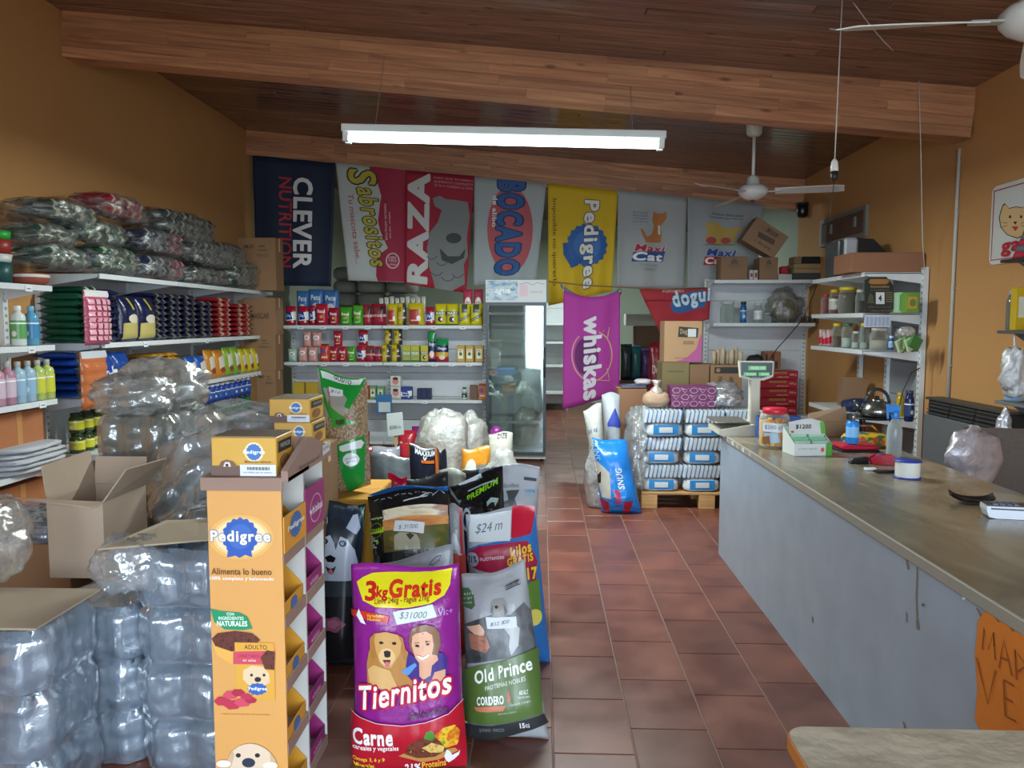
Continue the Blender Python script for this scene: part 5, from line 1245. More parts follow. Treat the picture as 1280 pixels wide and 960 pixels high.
# --- landscape bag
def p_land(P, q):
    f = q.pts
    P.poly(f((222,362),(400,350),(640,330),(820,310),(958,300),(965,470),(230,560)), photo_mat('sky', ['#b08c74','#d8c4a4','#e8dcc0','#a08880','#c8946c'], 5, (1,1,4)))
    P.poly(f((230,470),(600,430),(965,400),(968,500),(600,560),(230,560)), photo_mat('dusk', ['#b0603c','#d89a58','#8a5040'], 5, (1,1,5)))
    P.poly(f((230,552),(480,545),(700,520),(968,480),(970,700),(232,760)), photo_mat('land', ['#3a2c1c','#6a5428','#4c5a28','#8a6a30'], 9, (1,1,2)))
    P.poly(f((498,600),(540,570),(600,575),(700,590),(728,640),(735,720),(500,725)), '#a8a48c'); P.poly(f((600,590),(640,580),(680,600),(640,640)), '#4c4438')
    P.rect(*q.b(268, 235, 384, 770), '#1c1f1c'); P.rect(*q.b(252, 408, 388, 450), '#22301c'); P.text('nutrique', q.b(262, 416, 380, 442), '#c8dc90', 0, .03)
    P.poly(f(*ellp(325, 540, 62, 70)), '#6a7a24'); P.poly(f(*ellp(325, 540, 56, 62)), '#22261c'); P.poly(f((245,530),(405,515),(400,560),(260,575)), '#a8cc20'); P.text('FRESH', q.b(262, 532, 385, 560), '#3c4a14', 0, .05, tilt=.01)
    P.poly(f((330,640),(350,620),(362,660),(340,675)), '#8ab02c')
    for i in range(7): P.rect(*q.b(285, 590+i*20, 300+(i % 3)*22, 604+i*20), '#b8bcb8')
    P.line(f((560,300),(700,268),(760,230),(800,215),(770,250),(720,262)), .008, '#b8bcc0', 1.2); P.line(f((820,240),(880,160),(930,190)), .007, '#9aa0a4', 1.2)
    for i in range(9): P.line(f((290+i*62, 262-i*6),(330+i*62, 250-i*7+(i % 3)*14)), .006, '#787e82', 1.2)
qL = Q((218,200),(962,160),(975,760),(232,770),(430,590),7.38)
bigbag('dog_food_bag', 'black bag with a sunset landscape photo behind the plain silver one', qL, 3.45, 3.6, .18, '#17181a', p_land, 5, 28, 40, .05, .18, FG, tag_=(((500,468),(768,488),(762,584),(492,560)), '$ 31000'))
bigbag('dog_food_bag', 'bright blue bag whose edge shows above the landscape bag', Q((459,618),(560,603),(566,760),(462,760)), 3.85, 3.9, .14, '#1c66b4', None, 6, 16, 22, .10, .3, FG, topwave=.02)
# --- husky bag
def p_husk(P, q):
    f = lambda *p: q.pts(*[(x_+16, y_) for x_, y_ in p])
    P.poly(f((250,700),(262,740),(275,800),(282,960),(262,960),(256,800),(236,720)), '#2c6a50')
    P.poly(f((80,960),(78,830),(90,740),(110,700),(150,760),(190,700),(230,690),(255,740),(268,830),(272,960)), '#1c2a38')
    P.poly(f((190,800),(215,740),(236,735),(250,800),(235,830)), '#a9b2c4'); P.poly(f((84,760),(96,740),(104,790),(88,830)), '#a9b2c4')
    P.poly(f((84,900),(100,850),(120,840),(140,870),(170,840),(200,850),(230,900),(240,960),(225,1040),(90,1040)), '#b4bccc')
    P.poly(f((115,780),(150,760),(185,780),(165,850),(150,900),(135,850)), '#18202a')
    P.poly(f(*ellp(98, 868, 15, 12)), '#10161c'); P.poly(f(*ellp(180, 870, 17, 13)), '#10161c'); P.poly(f(*ellp(98, 868, 8, 8)), '#7aa4d0'); P.poly(f(*ellp(180, 870, 9, 8)), '#7aa4d0')
    P.poly(f((102,935),(128,922),(152,935),(142,955),(114,955)), '#0c0e12'); P.poly(f((105,975),(130,985),(155,970),(140,1005),(120,1005)), '#3a2024'); P.poly(f(*ellp(130, 998, 10, 12)), '#b86a74')
    P.poly(f((84,1040),(230,1040),(240,1120),(84,1120)), '#2c343c')
    P.poly(f((82,1110),(232,1110),(228,1400),(80,1400)), '#1c1a1e'); P.poly(f(*ellp(140, 1235, 46, 34, 20, .12, 5)), '#8c4a60'); P.poly(f(*ellp(140, 1232, 26, 20, 20, .12, 5)), '#a8607a')
qH = Q((70,700),(285,690),(235,1400),(75,1400),(380,440),3.69)
bigbag('dog_food_bag', 'dark bag with a blue-eyed husky photo right beside the cardboard display', qH, 3.55, 3.62, .14, '#222a30', p_husk, 7, 22, 36, .03, .25, FG)
carton('yellow carton behind the husky bag, under the green and clear bag', (aY(428, 640, 3.80).x, 3.80, .002), .31, .5, .745, '#c08a24', 0, None, None)
# --- clear bag of kibble with green print
kib = None
m, N, L, b = nt('kibble_in_clear_bag'); b.inputs['Roughness'].default_value = .25
tc = N.new('ShaderNodeTexCoord'); vo = N.new('ShaderNodeTexVoronoi'); vo.inputs['Scale'].default_value = 85; r = N.new('ShaderNodeValToRGB'); r.color_ramp.elements[0].color = C('#b8a284'); r.color_ramp.elements[1].color = C('#7c664a'); r.color_ramp.elements[1].position = .7
L.new(tc.outputs['Object'], vo.inputs[0]); L.new(vo.outputs['Distance'], r.inputs[0]); L.new(r.outputs[0], b.inputs['Base Color']); bb = N.new('ShaderNodeBump'); bb.inputs['Strength'].default_value = .4; bb.inputs['Distance'].default_value = .01; bb.invert = True; L.new(vo.outputs['Distance'], bb.inputs['Height']); L.new(bb.outputs[0], b.inputs['Normal'])
kib = m
def p_gus(P, q):
    f = q.pts
    P.poly(f((62,85),(80,100),(130,200),(130,330),(75,330),(60,200)), '#9a9a94'); P.poly(f((130,170),(215,195),(235,250),(200,300),(150,280)), '#96948c')
    P.poly(f((66,83),(288,124),(262,190),(230,262),(205,250),(215,215),(195,190),(130,168),(100,172),(130,240),(180,280),(262,325),(150,348),(145,310),(105,225)), '#1c8c34')
    P.poly(f((78,96),(275,128),(262,152),(90,128)), '#d5dad6'); P.text('GUSITO', q.b(140, 108, 222, 130), '#2c3030', 0, .03, tilt=-.02)
    P.poly(f((170,425),(285,385),(292,430),(285,600),(215,682),(195,560)), '#1a8434'); P.poly(f((186,430),(275,402),(286,416),(276,440),(200,455),(188,448)), '#cdd2d0'); P.poly(f(*ellp(236, 490, 34, 30)), '#cdd2d0'); P.text('para perro', q.b(212, 480, 262, 490), '#4a5450'); P.text('gusto', q.b(218, 494, 256, 506), '#4a5450')
    P.poly(f((168,312),(205,305),(210,325),(185,335),(170,330)), '#2c3a24')
    P.poly(f((215,290),(240,300),(235,310),(212,300)), '#a03040')
qG = Q((62,80),(290,122),(308,610),(112,680),(380,440),3.69)
tG = bigbag('kibble_bag', 'tall clear bag of brown kibble with green print and handwritten white strip', qG, 3.98, 4.05, .2, kib, p_gus, 8, 24, 36, .05, .2, FG, floor_=False, tag_=(((128,168),(192,176),(195,206),(140,206)), '$16'))
bigbag('dog_food_bag', 'black bag with white NUTRICION lettering on its side next to the display roof', Q((394,598),(410,590),(440,760),(408,760)), 3.75, 3.7, .08, '#121316', lambda P, q: P.text('NUTRICION', q.b(399, 600, 408, 640), '#d8dadc', 90, .04, tilt=.3), 9, 10, 20, .03, .3, FG)
# --- the middle heap
def p_prem(P, q):
    f = q.pts
    P.text('PREMIUM', q.b(395, 688, 622, 736), '#74b81e', 0, .05, tilt=.05); P.line(f((400,682),(500,650),(610,622)), .01, '#9aa0a0', 1.0)
    for i in range(10): P.line(f((250+i*9, 640+i*12),(270+i*9, 700+i*10)), .008, '#7c8886', 1)
    P.line(f((550,800),(580,770),(620,770),(600,800)), .03, '#a8c4bc', 1); P.line(f((340,760),(400,780)), .02, '#86a8a0', 1)
MG = 'bags of pet food in the middle heap'
bigbag('dog_food_bag', 'black crumpled bag with green PREMIUM lettering', Q((235,640),(650,508),(660,900),(250,900),(520,500),6), 4.15, 4.3, .2, '#15181a', p_prem, 10, 26, 30, .10, .16, MG, tag_=(((315,575),(490,560),(502,600),(330,628)), ' '))
def p_100(P, q):
    f = q.pts
    P.rect(*q.b(812, 585, 904, 608), '#4c5258'); P.text('100%', q.b(818, 668, 895, 692), '#4c9cc8', 0, .04); P.text('completo', q.b(818, 698, 898, 708), '#6aa8cc'); P.text('y balanceado', q.b(820, 712, 890, 720), '#6aa8cc')
    P.text('Excellent', q.b(664, 630, 776, 660), '#84878c', 0, .03); P.poly(f((680,680),(778,676),(745,735),(770,805),(640,830),(650,760),(700,740)), '#4a4c50'); P.poly(f((466,492),(476,492),(478,560),(466,560)), '#3a84b8')
bigbag('dog_food_bag', 'white bag with pale blue 100% print beside the aisle', Q((466,490),(930,498),(915,900),(480,900),(520,500),6), 4.35, 4.42, .2, '#b4b8be', p_100, 11, 24, 30, .05, .3, MG)
def p_rs(P, q):
    P.rect(0, .32, 1, 1, '#b4301f'); P.text('A', q.b(562, 668, 577, 690), '#b8bcc0', 0, .1); P.rect(.8, 0, .92, .32, '#b02a34')
bigbag('dog_food_bag', 'silver and red narrow bag between the landscape and red blue bags', Q((556,633),(578,632),(586,770),(560,770)), 3.75, 3.8, .10, '#8f9294', p_rs, 12, 12, 20, .03, .3, MG)
bigbag('dog_food_bag', 'black bag with a white ring mark behind the red and blue bag', Q((576,628),(604,626),(606,780),(580,780)), 4.0, 4.05, .12, '#1a1a1e', lambda P, q: P.line(q.pts(*ellp(584, 650, 5, 11, 16)), .08, '#b8bcc0', 3), 13, 12, 20, .05, .2, MG)
def p_max(P, q):
    f = q.pts; P.text('MAXXIUM', q.b(514, 448, 606, 474), '#dfe3e8', 0, .05); P.rect(*q.b(545, 496, 602, 510), '#c86420'); P.rect(0, 0, .07, 1, '#c86c28'); P.rect(.93, 0, 1, 1, '#c86c28'); P.poly(f((530,590),(560,575),(600,590),(605,620),(530,620)), '#5c4838'); P.line(f((552,480),(560,494),(568,480)), .03, '#c0c4c8', 1.2)
bigbag('dog_food_bag', 'dark navy bag with orange edges and MAXXIUM lettering', Q((478,428),(612,440),(622,660),(485,660),(380,440),3.69), 5.2, 5.28, .16, '#161c30', p_max, 14, 16, 24, .05, .3, MG)
bigbag('dog_food_bag', 'dark navy bag with an orange left edge half hidden by the translucent sacks', Q((612,445),(655,450),(668,660),(625,660),(380,440),3.69), 5.4, 5.45, .12, '#141a2c', lambda P, q: P.rect(0, 0, .2, 1, '#b86428'), 15, 12, 18, .05, .3, MG)
def p_or(P, q): P.ell(.35, .3, .22, .18, '#c8ccc4', 18); P.rect(.55, .2, .95, .9, '#7c7468'); P.text('cachorro', (.2,.26,.5,.34), '#6a6a5a')
bigbag('dog_food_bag', 'orange bag with a round pale badge near the fridge', Q((578,560),(613,559),(612,620),(574,620)), 5.9, 5.95, .14, '#c88424', p_or, 16, 12, 18, .05, .3, MG)
bigbag('dog_food_bag', 'cream bag with dark DIZE lettering close to the fridge foot', Q((611,541),(641,541),(640,600),(610,600)), 7.0, 7.05, .12, '#b9b8ae', lambda P, q: P.text('DIZE', q.b(622, 543, 634, 549), '#2c2c2c', 0, .05), 17, 12, 18, .05, .35, MG)
bigbag('dog_food_bag', 'purple bag showing only its tip behind the cream one', Q((613,536),(626,533),(628,590),(612,590)), 7.3, 7.32, .08, '#8a2a80', None, 18, 8, 12, .05, .3, MG)
p = aY(630, 600, 5.7); g = superblob(.17, .16, .36, film('#ccd2cc', .7, .3, 6, .9), 21, .2, 2.2, 2.0, 26, 24); tag(g.build('plastic_bag', None, (p.x, 5.7, .003)), 'thin white knotted plastic bag by the aisle behind the 100% bag', 'bag')
def p_grn(P, q): P.poly([(0,.35),(.3,.42),(.6,.36),(1,.42),(1,.62),(.5,.6),(0,.66)], '#5c9c20')
bigbag('dog_food_bag', 'grey crumpled bag with a lime green band left of the navy one', Q((462,566),(512,570),(514,640),(464,640)), 4.9, 5.0, .2, '#5c6468', p_grn, 19, 18, 22, .14, .2, MG)
bigbag('dog_food_bag', 'crimson shiny pack standing upright above the landscape bag', Q((485,594),(509,595),(508,660),(486,660)), 4.3, 4.32, .10, '#b01034', None, 20, 12, 18, .03, .2, MG)
bigbag('dog_food_bag', 'black bag filling the gap behind the yellow carton', Q((455,600),(490,600),(488,680),(452,680)), 4.5, 4.55, .16, '#121214', None, 21, 12, 18, .08, .3, MG)
bigbag('dog_food_bag', 'charcoal bag with brown print under the navy one', Q((505,598),(560,592),(562,680),(506,680)), 4.6, 4.65, .18, '#25262a', lambda P, q: P.rect(.2, .2, .9, .7, photo_mat('land', ['#3a2c1c'], 9)), 22, 14, 18, .08, .3, MG)
bigbag('dog_food_bag', 'black bag low under the translucent sacks', Q((545,590),(600,588),(602,660),(546,660)), 5.0, 5.05, .18, '#1a1b1e', None, 23, 14, 18, .08, .25, MG)
bigbag('dog_food_bag', 'pale grey bag between the PREMIUM bag and the orange one', Q((548,585),(582,590),(584,650),(550,650)), 4.75, 4.8, .14, '#8c8f86', None, 24, 12, 18, .10, .4, MG)
for i, (x0, x1, y0, Y, c, l) in enumerate(((430,466,556,6.0,'#7c2430','dark red bag behind the clear kibble bag'),(462,500,556,6.4,'#7a7c86','silver grey bag below the price sign'),(500,530,552,7.4,'#a82434','red bag beside the MAXXIUM bag'),(426,460,590,5.4,'#26242a','black bag low behind the clear kibble bag'),(432,462,540,7.6,'#541c24','maroon bag far back on the left of the heap'),(590,640,596,5.1,'#3a3c40','dark grey bag behind the 100% bag'))):
    bigbag('dog_food_bag', l, Q((x0,y0+4),(x1,y0),(x1,y0+60),(x0,y0+60)), Y, Y+.05, .18, c, (lambda P, q: (P.rect(.15,.2,.85,.42,'#c9c4c0'), P.text('Dog', (.25,.25,.75,.38), '#5a2020', 0, .04))) if i in (0, 4) else None, 25+i, 14, 18, .08, .25, MG)
# ================================================================== CARDBOARD DISPLAY STAND
YD = 2.40
a = aY(258, 600, YD); b = aY(351, 600, YD); xd0, xd1 = a.x, b.x; ztd = a.z; Wd = xd1-xd0; Dd = aX(404, 640, xd1).y-YD
t = thing('display_stand', 'orange cardboard display stand with a little roof, shelves of yellow and magenta trays', 'display stand', ((xd0+xd1)/2, YD, 0))
op = mat('#d69c56', .45, 'card', var=.03); wp = mat('#c2c0ba', .7); cb = mat('#94786a', .8, 'card')
g = M(); g.box(-Wd/2, 0, 0, Wd/2, .008, ztd, op); g.build('front_panel', t)
g = M(); g.box(-Wd/2, Dd-.008, 0, Wd/2, Dd, ztd, wp); g.build('back_panel', t)
g = M(); g.box(-Wd/2, .008, 0, -Wd/2+.008, Dd-.008, ztd, wp); g.build('side_panel', t)
g = M(); g.box(-Wd/2+.008, Dd/2-.006, 0, Wd/2, Dd/2+.006, ztd, wp); g.build('divider', t)
lv = [.02, .235, .45, .665, .88]
for k, z in enumerate(lv):
    for s in (0, 1):
        y0, y1 = (.008, Dd/2-.006) if s == 0 else (Dd/2+.006, Dd-.008)
        g = M(); g.box(-Wd/2+.008, y0, z, Wd/2, y1, z+.006, wp); g.box(Wd/2-.004, y0, z-.02, Wd/2+.002, y1, z+.02, cb); g.build('shelf', t)
        # tray with a cut front, holding sachets
        c = '#d0942c' if s == 0 else '#96286c'; cm = mat(c, .5)
        ty0, ty1 = y0+.006, y1-.006; tx0, tx1 = -Wd/2+.02, Wd/2-.006; h = .12; zz = z+.007
        g = M(); g.box(tx1-.003, ty0, zz, tx1, ty1, zz+.055, cm); g.box(tx0, ty0, zz, tx0+.003, ty1, zz+h, cm)
        for yy in (ty0, ty1-.003): g.prism([(tx0, zz), (tx1, zz), (tx1, zz+.055), (tx1-.06, zz+h), (tx0, zz+h)], yy, yy+.003, cm)
        tr = g.build('tray', t)
        P = Print(quad_surf((tx1, ty0, zz+.055), (tx1, ty1, zz+.055), (tx1, ty1, zz), (tx1, ty0, zz)), .5); 
        if s == 0: P.ell(.5, .5, .16, .4, '#3a68a8', 16)
        else: P.text('whiskas', (.25, .3, .75, .7), '#d8a8c4', 0, .03)
        P.build('tray_print', tr)
        for i in range(3):
            if (k+s+i) % 4 == 3: continue
            g = M(); xs = tx0+.02+i*.05; g.rbox(xs, ty0+.012, zz+.002, xs+.014, ty1-.012, zz+.10, cm, .004); g.build('sachet', tr)
for s, c, lo in ((0, '#d9952c', .80), (1, '#962a6e', .85)):
    y0, y1 = (.004, Dd/2) if s == 0 else (Dd/2, Dd-.004)
    g = M(); g.box(Wd/2+.002, y0, .90, Wd/2+.006, y1, 1.02 if s == 0 else 1.06, mat(c, .5)); pn = g.build('side_sign', t)
    P = Print(quad_surf((Wd/2+.006, y0, 1.04), (Wd/2+.006, y1, 1.04), (Wd/2+.006, y1, .90), (Wd/2+.006, y0, .90)), .5)
    if s == 0: P.ell(.5, .5, .26, .3, '#3a68a8', 36, .06, 14); P.text('Pedigree', (.12, .42, .88, .58), '#f0ece0', 0, .04)
    else: P.line([(.5+.3*math.cos(a_), .5+.36*math.sin(a_)) for a_ in [i*PI/10 for i in range(21)]], .03, '#d8a8c4', 1); P.text('whiskas', (.15, .4, .85, .6), '#e6d4e0', 0, .05)
    P.build('sign_print', pn)
g = M(); g.box(-Wd/2-.012, -.015, ztd-.002, Wd/2+.03, .2, ztd+.012, cb); g.box(-Wd/2-.012, -.018, ztd-.03, Wd/2+.01, -.012, ztd+.012, cb); g.build('roof_deck', t)
rh = aX(379, 545, xd1).z-ztd; 
g = M(); g.prism([(-.02, ztd), (Dd+.03, ztd+.0), (Dd+.03, ztd+.03), (Dd*.5, ztd+rh), (Dd*.5-.03, ztd+rh), (-.02, ztd+.035)], Wd/2+.008, Wd/2+.03, cb, ax='x'); gb_ = g.build('gable', t)
P = Print(quad_surf((Wd/2+.03, 0, ztd+rh), (Wd/2+.03, Dd, ztd+rh), (Wd/2+.03, Dd, ztd), (Wd/2+.03, 0, ztd)), .6); P.text('Alimento mas rico', (.18,.72,.7,.86), '#5c4438'); P.poly([(.78,.5),(.98,.48),(.98,.8),(.78,.84)], '#cfd0d0'); P.text('$7.00', (.80,.58,.95,.7), '#333333'); P.build('gable_print', gb_)
g = M(); yq = Dd*.5; g.add([(-Wd/2, yq, ztd+rh), (Wd/2+.008, yq, ztd+rh), (Wd/2+.008, Dd+.03, ztd+.02), (-Wd/2, Dd+.03, ztd+.02), (-Wd/2, yq, ztd+rh-.008), (Wd/2+.008, yq, ztd+rh-.008), (Wd/2+.008, Dd+.03, ztd+.012), (-Wd/2, Dd+.03, ztd+.012)], [(0,1,2,3),(7,6,5,4),(0,4,5,1),(3,2,6,7),(0,3,7,4),(1,5,6,2)], cb)
g.add([(-Wd/2, .2, ztd+.01), (Wd/2+.008, .2, ztd+.01), (Wd/2+.008, yq, ztd+rh), (-Wd/2, yq, ztd+rh), (-Wd/2, .206, ztd+.004), (Wd/2+.008, .206, ztd+.004), (Wd/2+.008, yq, ztd+rh-.01), (-Wd/2, yq, ztd+rh-.01)], [(0,1,2,3),(7,6,5,4),(0,4,5,1),(3,2,6,7),(0,3,7,4),(1,5,6,2)], cb); g.build('roof', t)
# printed front
S_ = quad_surf((-Wd/2, 0, ztd), (Wd/2, 0, ztd), (Wd/2, 0, 0), (-Wd/2, 0, 0))
P = Print(S_, .45, .0003); qd = Q(*[((256,597)), (352,594), None, None][:2], (350.5, 960), (268, 960))
zb = aY(300, 960, YD).z
class QD:
    def uv(s, x, y):
        x = 240+x/2.18; y = 520+y/2.18; p = aY(x, y, YD); return ((p.x-xd0)/Wd, (ztd-p.z)/ztd)
    b = Q.b
    def pts(s, *p): return [s.uv(*k) for k in p]
q = QD(); f = q.pts
for rr, c in ((84, '#deaa58'), (74, '#e6bd7c'), (66, '#ecd2a6')): P.poly(f(*ellp(134, 330, rr*1.05, rr*.72, 36)), c)
P.poly(f(*ellp(132, 328, 48, 50, 90, .05, 16)), '#2c56a8'); P.poly(f((100,355),(96,385),(120,380),(130,386),(146,378),(165,384),(160,350)), '#2c56a8'); P.poly(f(*ellp(132, 328, 33, 34)), '#3c66b4')
P.otext('Pedigree', q.b(52, 312, 214, 350), '#f0efe9', '#27427c', .06, .05)
P.text('Alimenta lo bueno', q.b(54, 414, 218, 432), '#6a4420', 0, .02); P.text('100% completo y balanceado', q.b(50, 437, 224, 449), '#f4ece0', 0, .03)
P.poly(f((52,524),(80,530),(130,534),(152,545),(166,578),(140,582),(90,580),(62,560)), '#1c8c5c')
P.text('CON', q.b(96, 534, 116, 542), '#e6f0e6', 0, .02); P.text('INGREDIENTES', q.b(74, 545, 142, 554), '#e6f0e6', 0, .02); P.text('NATURALES', q.b(70, 557, 152, 571), '#f4f8f2', 0, .04)
P.poly(f((55,610),(70,650),(110,674),(160,670),(188,630),(180,610)), '#e0a850')
kb = photo_mat('chunks', ['#3c1c16','#6a3a30','#54281f'], 70, (1,1,1))
P.poly(f((55,605),(72,590),(120,584),(165,590),(187,608),(170,630),(110,640),(65,625)), kb)
P.rect(*q.b(120, 616, 226, 770), '#d8a040'); P.text('ADULTO', q.b(144, 622, 206, 634), '#5c3410', 0, .02)
P.poly(f((114,640),(228,638),(222,676),(114,674)), '#c84a5c'); P.text('CARNE Y ARROZ', q.b(128, 648, 186, 656), '#6a1c28'); P.text('en salsa', q.b(140, 660, 176, 667), '#f0dcd8')
P.poly(f((188,655),(206,636),(228,642),(226,690),(200,688)), kb)
P.poly(f((140,715),(142,690),(165,678),(195,682),(212,700),(214,725),(190,735),(160,735)), '#dcc09a'); P.poly(f(*ellp(181, 716, 9, 7)), '#2c2422'); P.poly(f(*ellp(164, 704, 4, 4)), '#2c2422'); P.poly(f(*ellp(198, 704, 4, 4)), '#2c2422')
P.poly(f(*ellp(180, 742, 26, 16, 40, .08, 12)), '#3460ac'); P.text('Pedigree', q.b(156, 736, 206, 748), '#f0ece0', 0, .03)
for i, (x, y, r1) in enumerate(((85,775,22),(108,758,20),(128,752,18),(112,785,22),(140,778,22),(162,772,16),(150,762,16))): P.poly(f(*[(x+r1*math.cos(k*PI/3+i)*1.1, y+r1*.62*math.sin(k*PI/3+i)) for k in range(6)]), ('#b8344c', '#cc4a60', '#a82c44')[i % 3])
P.text('Imagen de caracter ilustrativo. Alimento completo', q.b(84, 809, 214, 813), '#7a5420')
P.poly(f((90,1000),(92,960),(100,930),(112,910),(128,898),(145,892),(162,890),(180,893),(198,901),(214,914),(226,932),(233,955),(236,1000)), '#dcc4a8'); P.poly(f((100,930),(112,908),(118,920),(110,950),(100,968),(93,960)), '#c8a888'); P.poly(f((214,914),(228,932),(234,958),(226,968),(216,945)), '#c8a888'); P.poly(f(*ellp(156, 942, 18, 13)), '#2c3446'); P.poly(f(*ellp(128, 922, 7, 6)), '#2c2422'); P.poly(f(*ellp(180, 922, 7, 6)), '#2c2422'); P.poly(f(*ellp(88, 945, 20, 10)), '#e6d8c8'); P.poly(f(*ellp(215, 950, 20, 10)), '#e6d8c8')
P.build('front_print', t)
# boxes of sachets
def p_pbox(P):
    P.ell(.66, .38, .15, .26, '#e8d5a4', 24); P.ell(.66, .38, .115, .21, '#3f72b4', 40, .05, 14); P.text('Pedigree', (.5, .33, .83, .45), '#eef0ee', 0, .04)
    P.text('Multicolor sabores', (.52, .60, .92, .66), '#7a5420', 0, .02)
    P.rect(0, .74, .45, 1, '#6a5248'); P.poly([(.12,.76),(.16,.62),(.24,.58),(.34,.62),(.40,.76)], '#7a5644'); P.poly([(.19,.76),(.22,.64),(.29,.64),(.31,.76)], '#e0d4c8'); P.ell(.25, .72, .025, .04, '#2c2422', 10)
    P.rect(.45, .70, 1, 1, '#d9dee6')
    for i in range(22): P.rect(.56+i*.016, .76, .56+i*.016+(.006 if i % 3 else .011), .84, '#2c3448')
    P.text('lote 0423 caja de sobres', (.5, .88, .94, .93), '#4a5468')
def p_pside(P): P.rect(.1,.12,.9,.42,'#2c2a28'); P.text('vence', (.2,.2,.8,.32), '#b8b4a8'); P.ell(.45,.7,.28,.2,'#8a5a34',16)
def pbox(label, p0, p1, pt, pb, Y, d, z=None, rz=0):
    a = aY(p0, pb, Y); b = aY(p1, pt, Y); z0 = a.z if z is None else z; h = b.z-a.z
    return carton(label, ((a.x+b.x)/2, Y, z0), b.x-a.x, d, h, '#cf9f3e', rz, p_pbox, None, sidepaint=p_pside, rough=.4, topc='#6a5c4a'), z0+h
pbox('yellow box of dog food sachets lying on top of the cardboard display stand', 265, 345, 549, 596, YD+.015, .16, ztd+.0125)
_, zz = pbox('yellow box of dog food sachets, upper of two behind the display stand', 337, 387, 499, 527, 3.5, .22)
zu = aY(360, 527, 3.5).z
pbox('yellow box of dog food sachets, lower of two behind the display stand', 343, 390, 527.5, 556, 3.5, .22, zu-(aY(366,527.5,3.5).z-aY(366,556,3.5).z)-.006)
zc = zu-(aY(366,527.5,3.5).z-aY(366,556,3.5).z)-.012
cx_ = aY(366, 540, 3.5).x
for i in range(3): carton('brown carton, %s in the column behind the display stand' % ('lowest', 'middle', 'upper')[i], (cx_, 3.49, .002+i*(zc/3)), .26, .3, zc/3-.008, '#8a6848', 0, None)
# ================================================================== STACKS OF FILM WRAPPED JARS (LEFT FRONT)
jm = glassy('#6c7c8e', .66, .1)
jm2 = glassy('#777c76', .6, .1)
wrapm = film('#9aa8b6', .42, .18, 7, .55)
wrapw = film('#a2a49c', .38, .18, 8, .6)
JP = {}
def jar_pack(label, loc, w, d, h, nx, ny, jmat=jm, fmat=wrapm, tray=False, rotz=0.0, seed=0, open_top=False, inner='#4a525a', rot=None):
    t = thing('jar_pack', label, 'wrapped jars', loc, rotz, 'film wrapped packs of clear jars', rot)
    rx, ry = w/nx/2, d/ny/2; r = min(rx, ry)*.97
    k = (round(r, 3), round(h, 3), id(jmat))
    if k not in JP:
        g = M(); g.lathe([(r*.85, .003), (r*.97, .014), (r*.97, h*.76), (r*.90, h*.84), (r*.74, h*.89), (r*.74, h*.97)], jmat, 18, cap=True); JP[k] = g.mesh('jar')
    for i in range(nx):
        for j in range(ny):
            part('jar', JP[k], t, (-w/2+rx*(2*i+1), ry*(2*j+1), 0))
    # film: scalloped shell
    n = 120; nv = 22; vs = []; fs = []
    def per(s):
        Lp = 2*(w+d); q_ = s*Lp
        if q_ < w: return (-w/2+q_, 0, 0, -1, q_/w*nx)
        q_ -= w
        if q_ < d: return (w/2, q_, 1, 0, q_/d*ny)
        q_ -= d
        if q_ < w: return (w/2-q_, d, 0, 1, q_/w*nx)
        q_ -= w
        return (-w/2, d-q_, -1, 0, q_/d*ny)
    for j in range(nv+1):
        v = j/nv
        prof = .014*math.sin(PI*min(1, v*3)/2) if v < .33 else .014
        prof -= .0
        if v > .80: prof -= (v-.80)*.12*r/.05
        for i in range(n):
            x, y, nx_, ny_, cc = per(i/n)
            sc = (1-abs(math.sin(PI*cc)))**1.3*r*.16
            o_ = prof - sc + .009*noise.noise(Vector((x*14+seed, y*14, v*5)))
            # rounded corners
            dx = min(abs(x+w/2), abs(w/2-x)); dy = min(y, d-y)
            cr = r*.55*max(0, 1-(dx+dy)/(r*.9))
            cxn = -1 if x < 0 else 1; cyn = -1 if y < d/2 else 1
            vs.append((x+nx_*o_-cxn*cr*.7, y+ny_*o_-cyn*cr*.7, .002+v*h*(1.0)+.006*noise.noise(Vector((x*9, y*9, seed)))*(v > .9)))
    for j in range(nv):
        for i in range(n): fs.append((j*n+i, j*n+(i+1) % n, (j+1)*n+(i+1) % n, (j+1)*n+i))
    g = M(); g.add(vs, fs, fmat, True)
    if not open_top:
        o_ = len(g.v); c2 = M(); 
        top = [vs[nv*n+i] for i in range(n)]
        mid = [((p[0])*.5, d/2+(p[1]-d/2)*.5, h+.006+.012*noise.noise(Vector((p[0]*22, p[1]*22, seed)))) for p in top]
        g.add(top+mid+[(0, d/2, h+.004)], [(i, (i+1) % n, n+(i+1) % n, n+i) for i in range(n)]+[(n+i, n+(i+1) % n, 2*n) for i in range(n)], fmat, True)
    g.build('clear_film', t)
    if tray:
        g = M(); g.rbox(-w/2-.004, -.004, h+.012, w/2+.004, d+.004, h+.020, mat('#a3927c', .8, 'card'), .003)
        g.build('cardboard_sheet', t)
    return t
def at3(px, py, z): return aZ(px, py, z)
# A: front left stack
p = aZ(44, 783, .69); q2 = aZ(106, 742, .69)
wA = .62; xA = p.x-wA/2
for i in range(3): jar_pack('wrapped pack of jars, %s layer of the stack at the lower left edge' % ('lowest', 'middle', 'cardboard topped upper')[i], (xA, p.y, .003+i*.228), wA, .36, .205 if i == 2 else .222, 4, 3, tray=(i == 2), seed=i)
# B: dark column behind
for i in range(3): jar_pack('film wrapped pack of jars in the shaded column under the open carton, %s layer' % ('lowest', 'middle', 'upper')[i], (aY(126, 800, 2.75).x, 2.68, .003+i*.2), .34, .50, .197, 3, 4, seed=i+5)
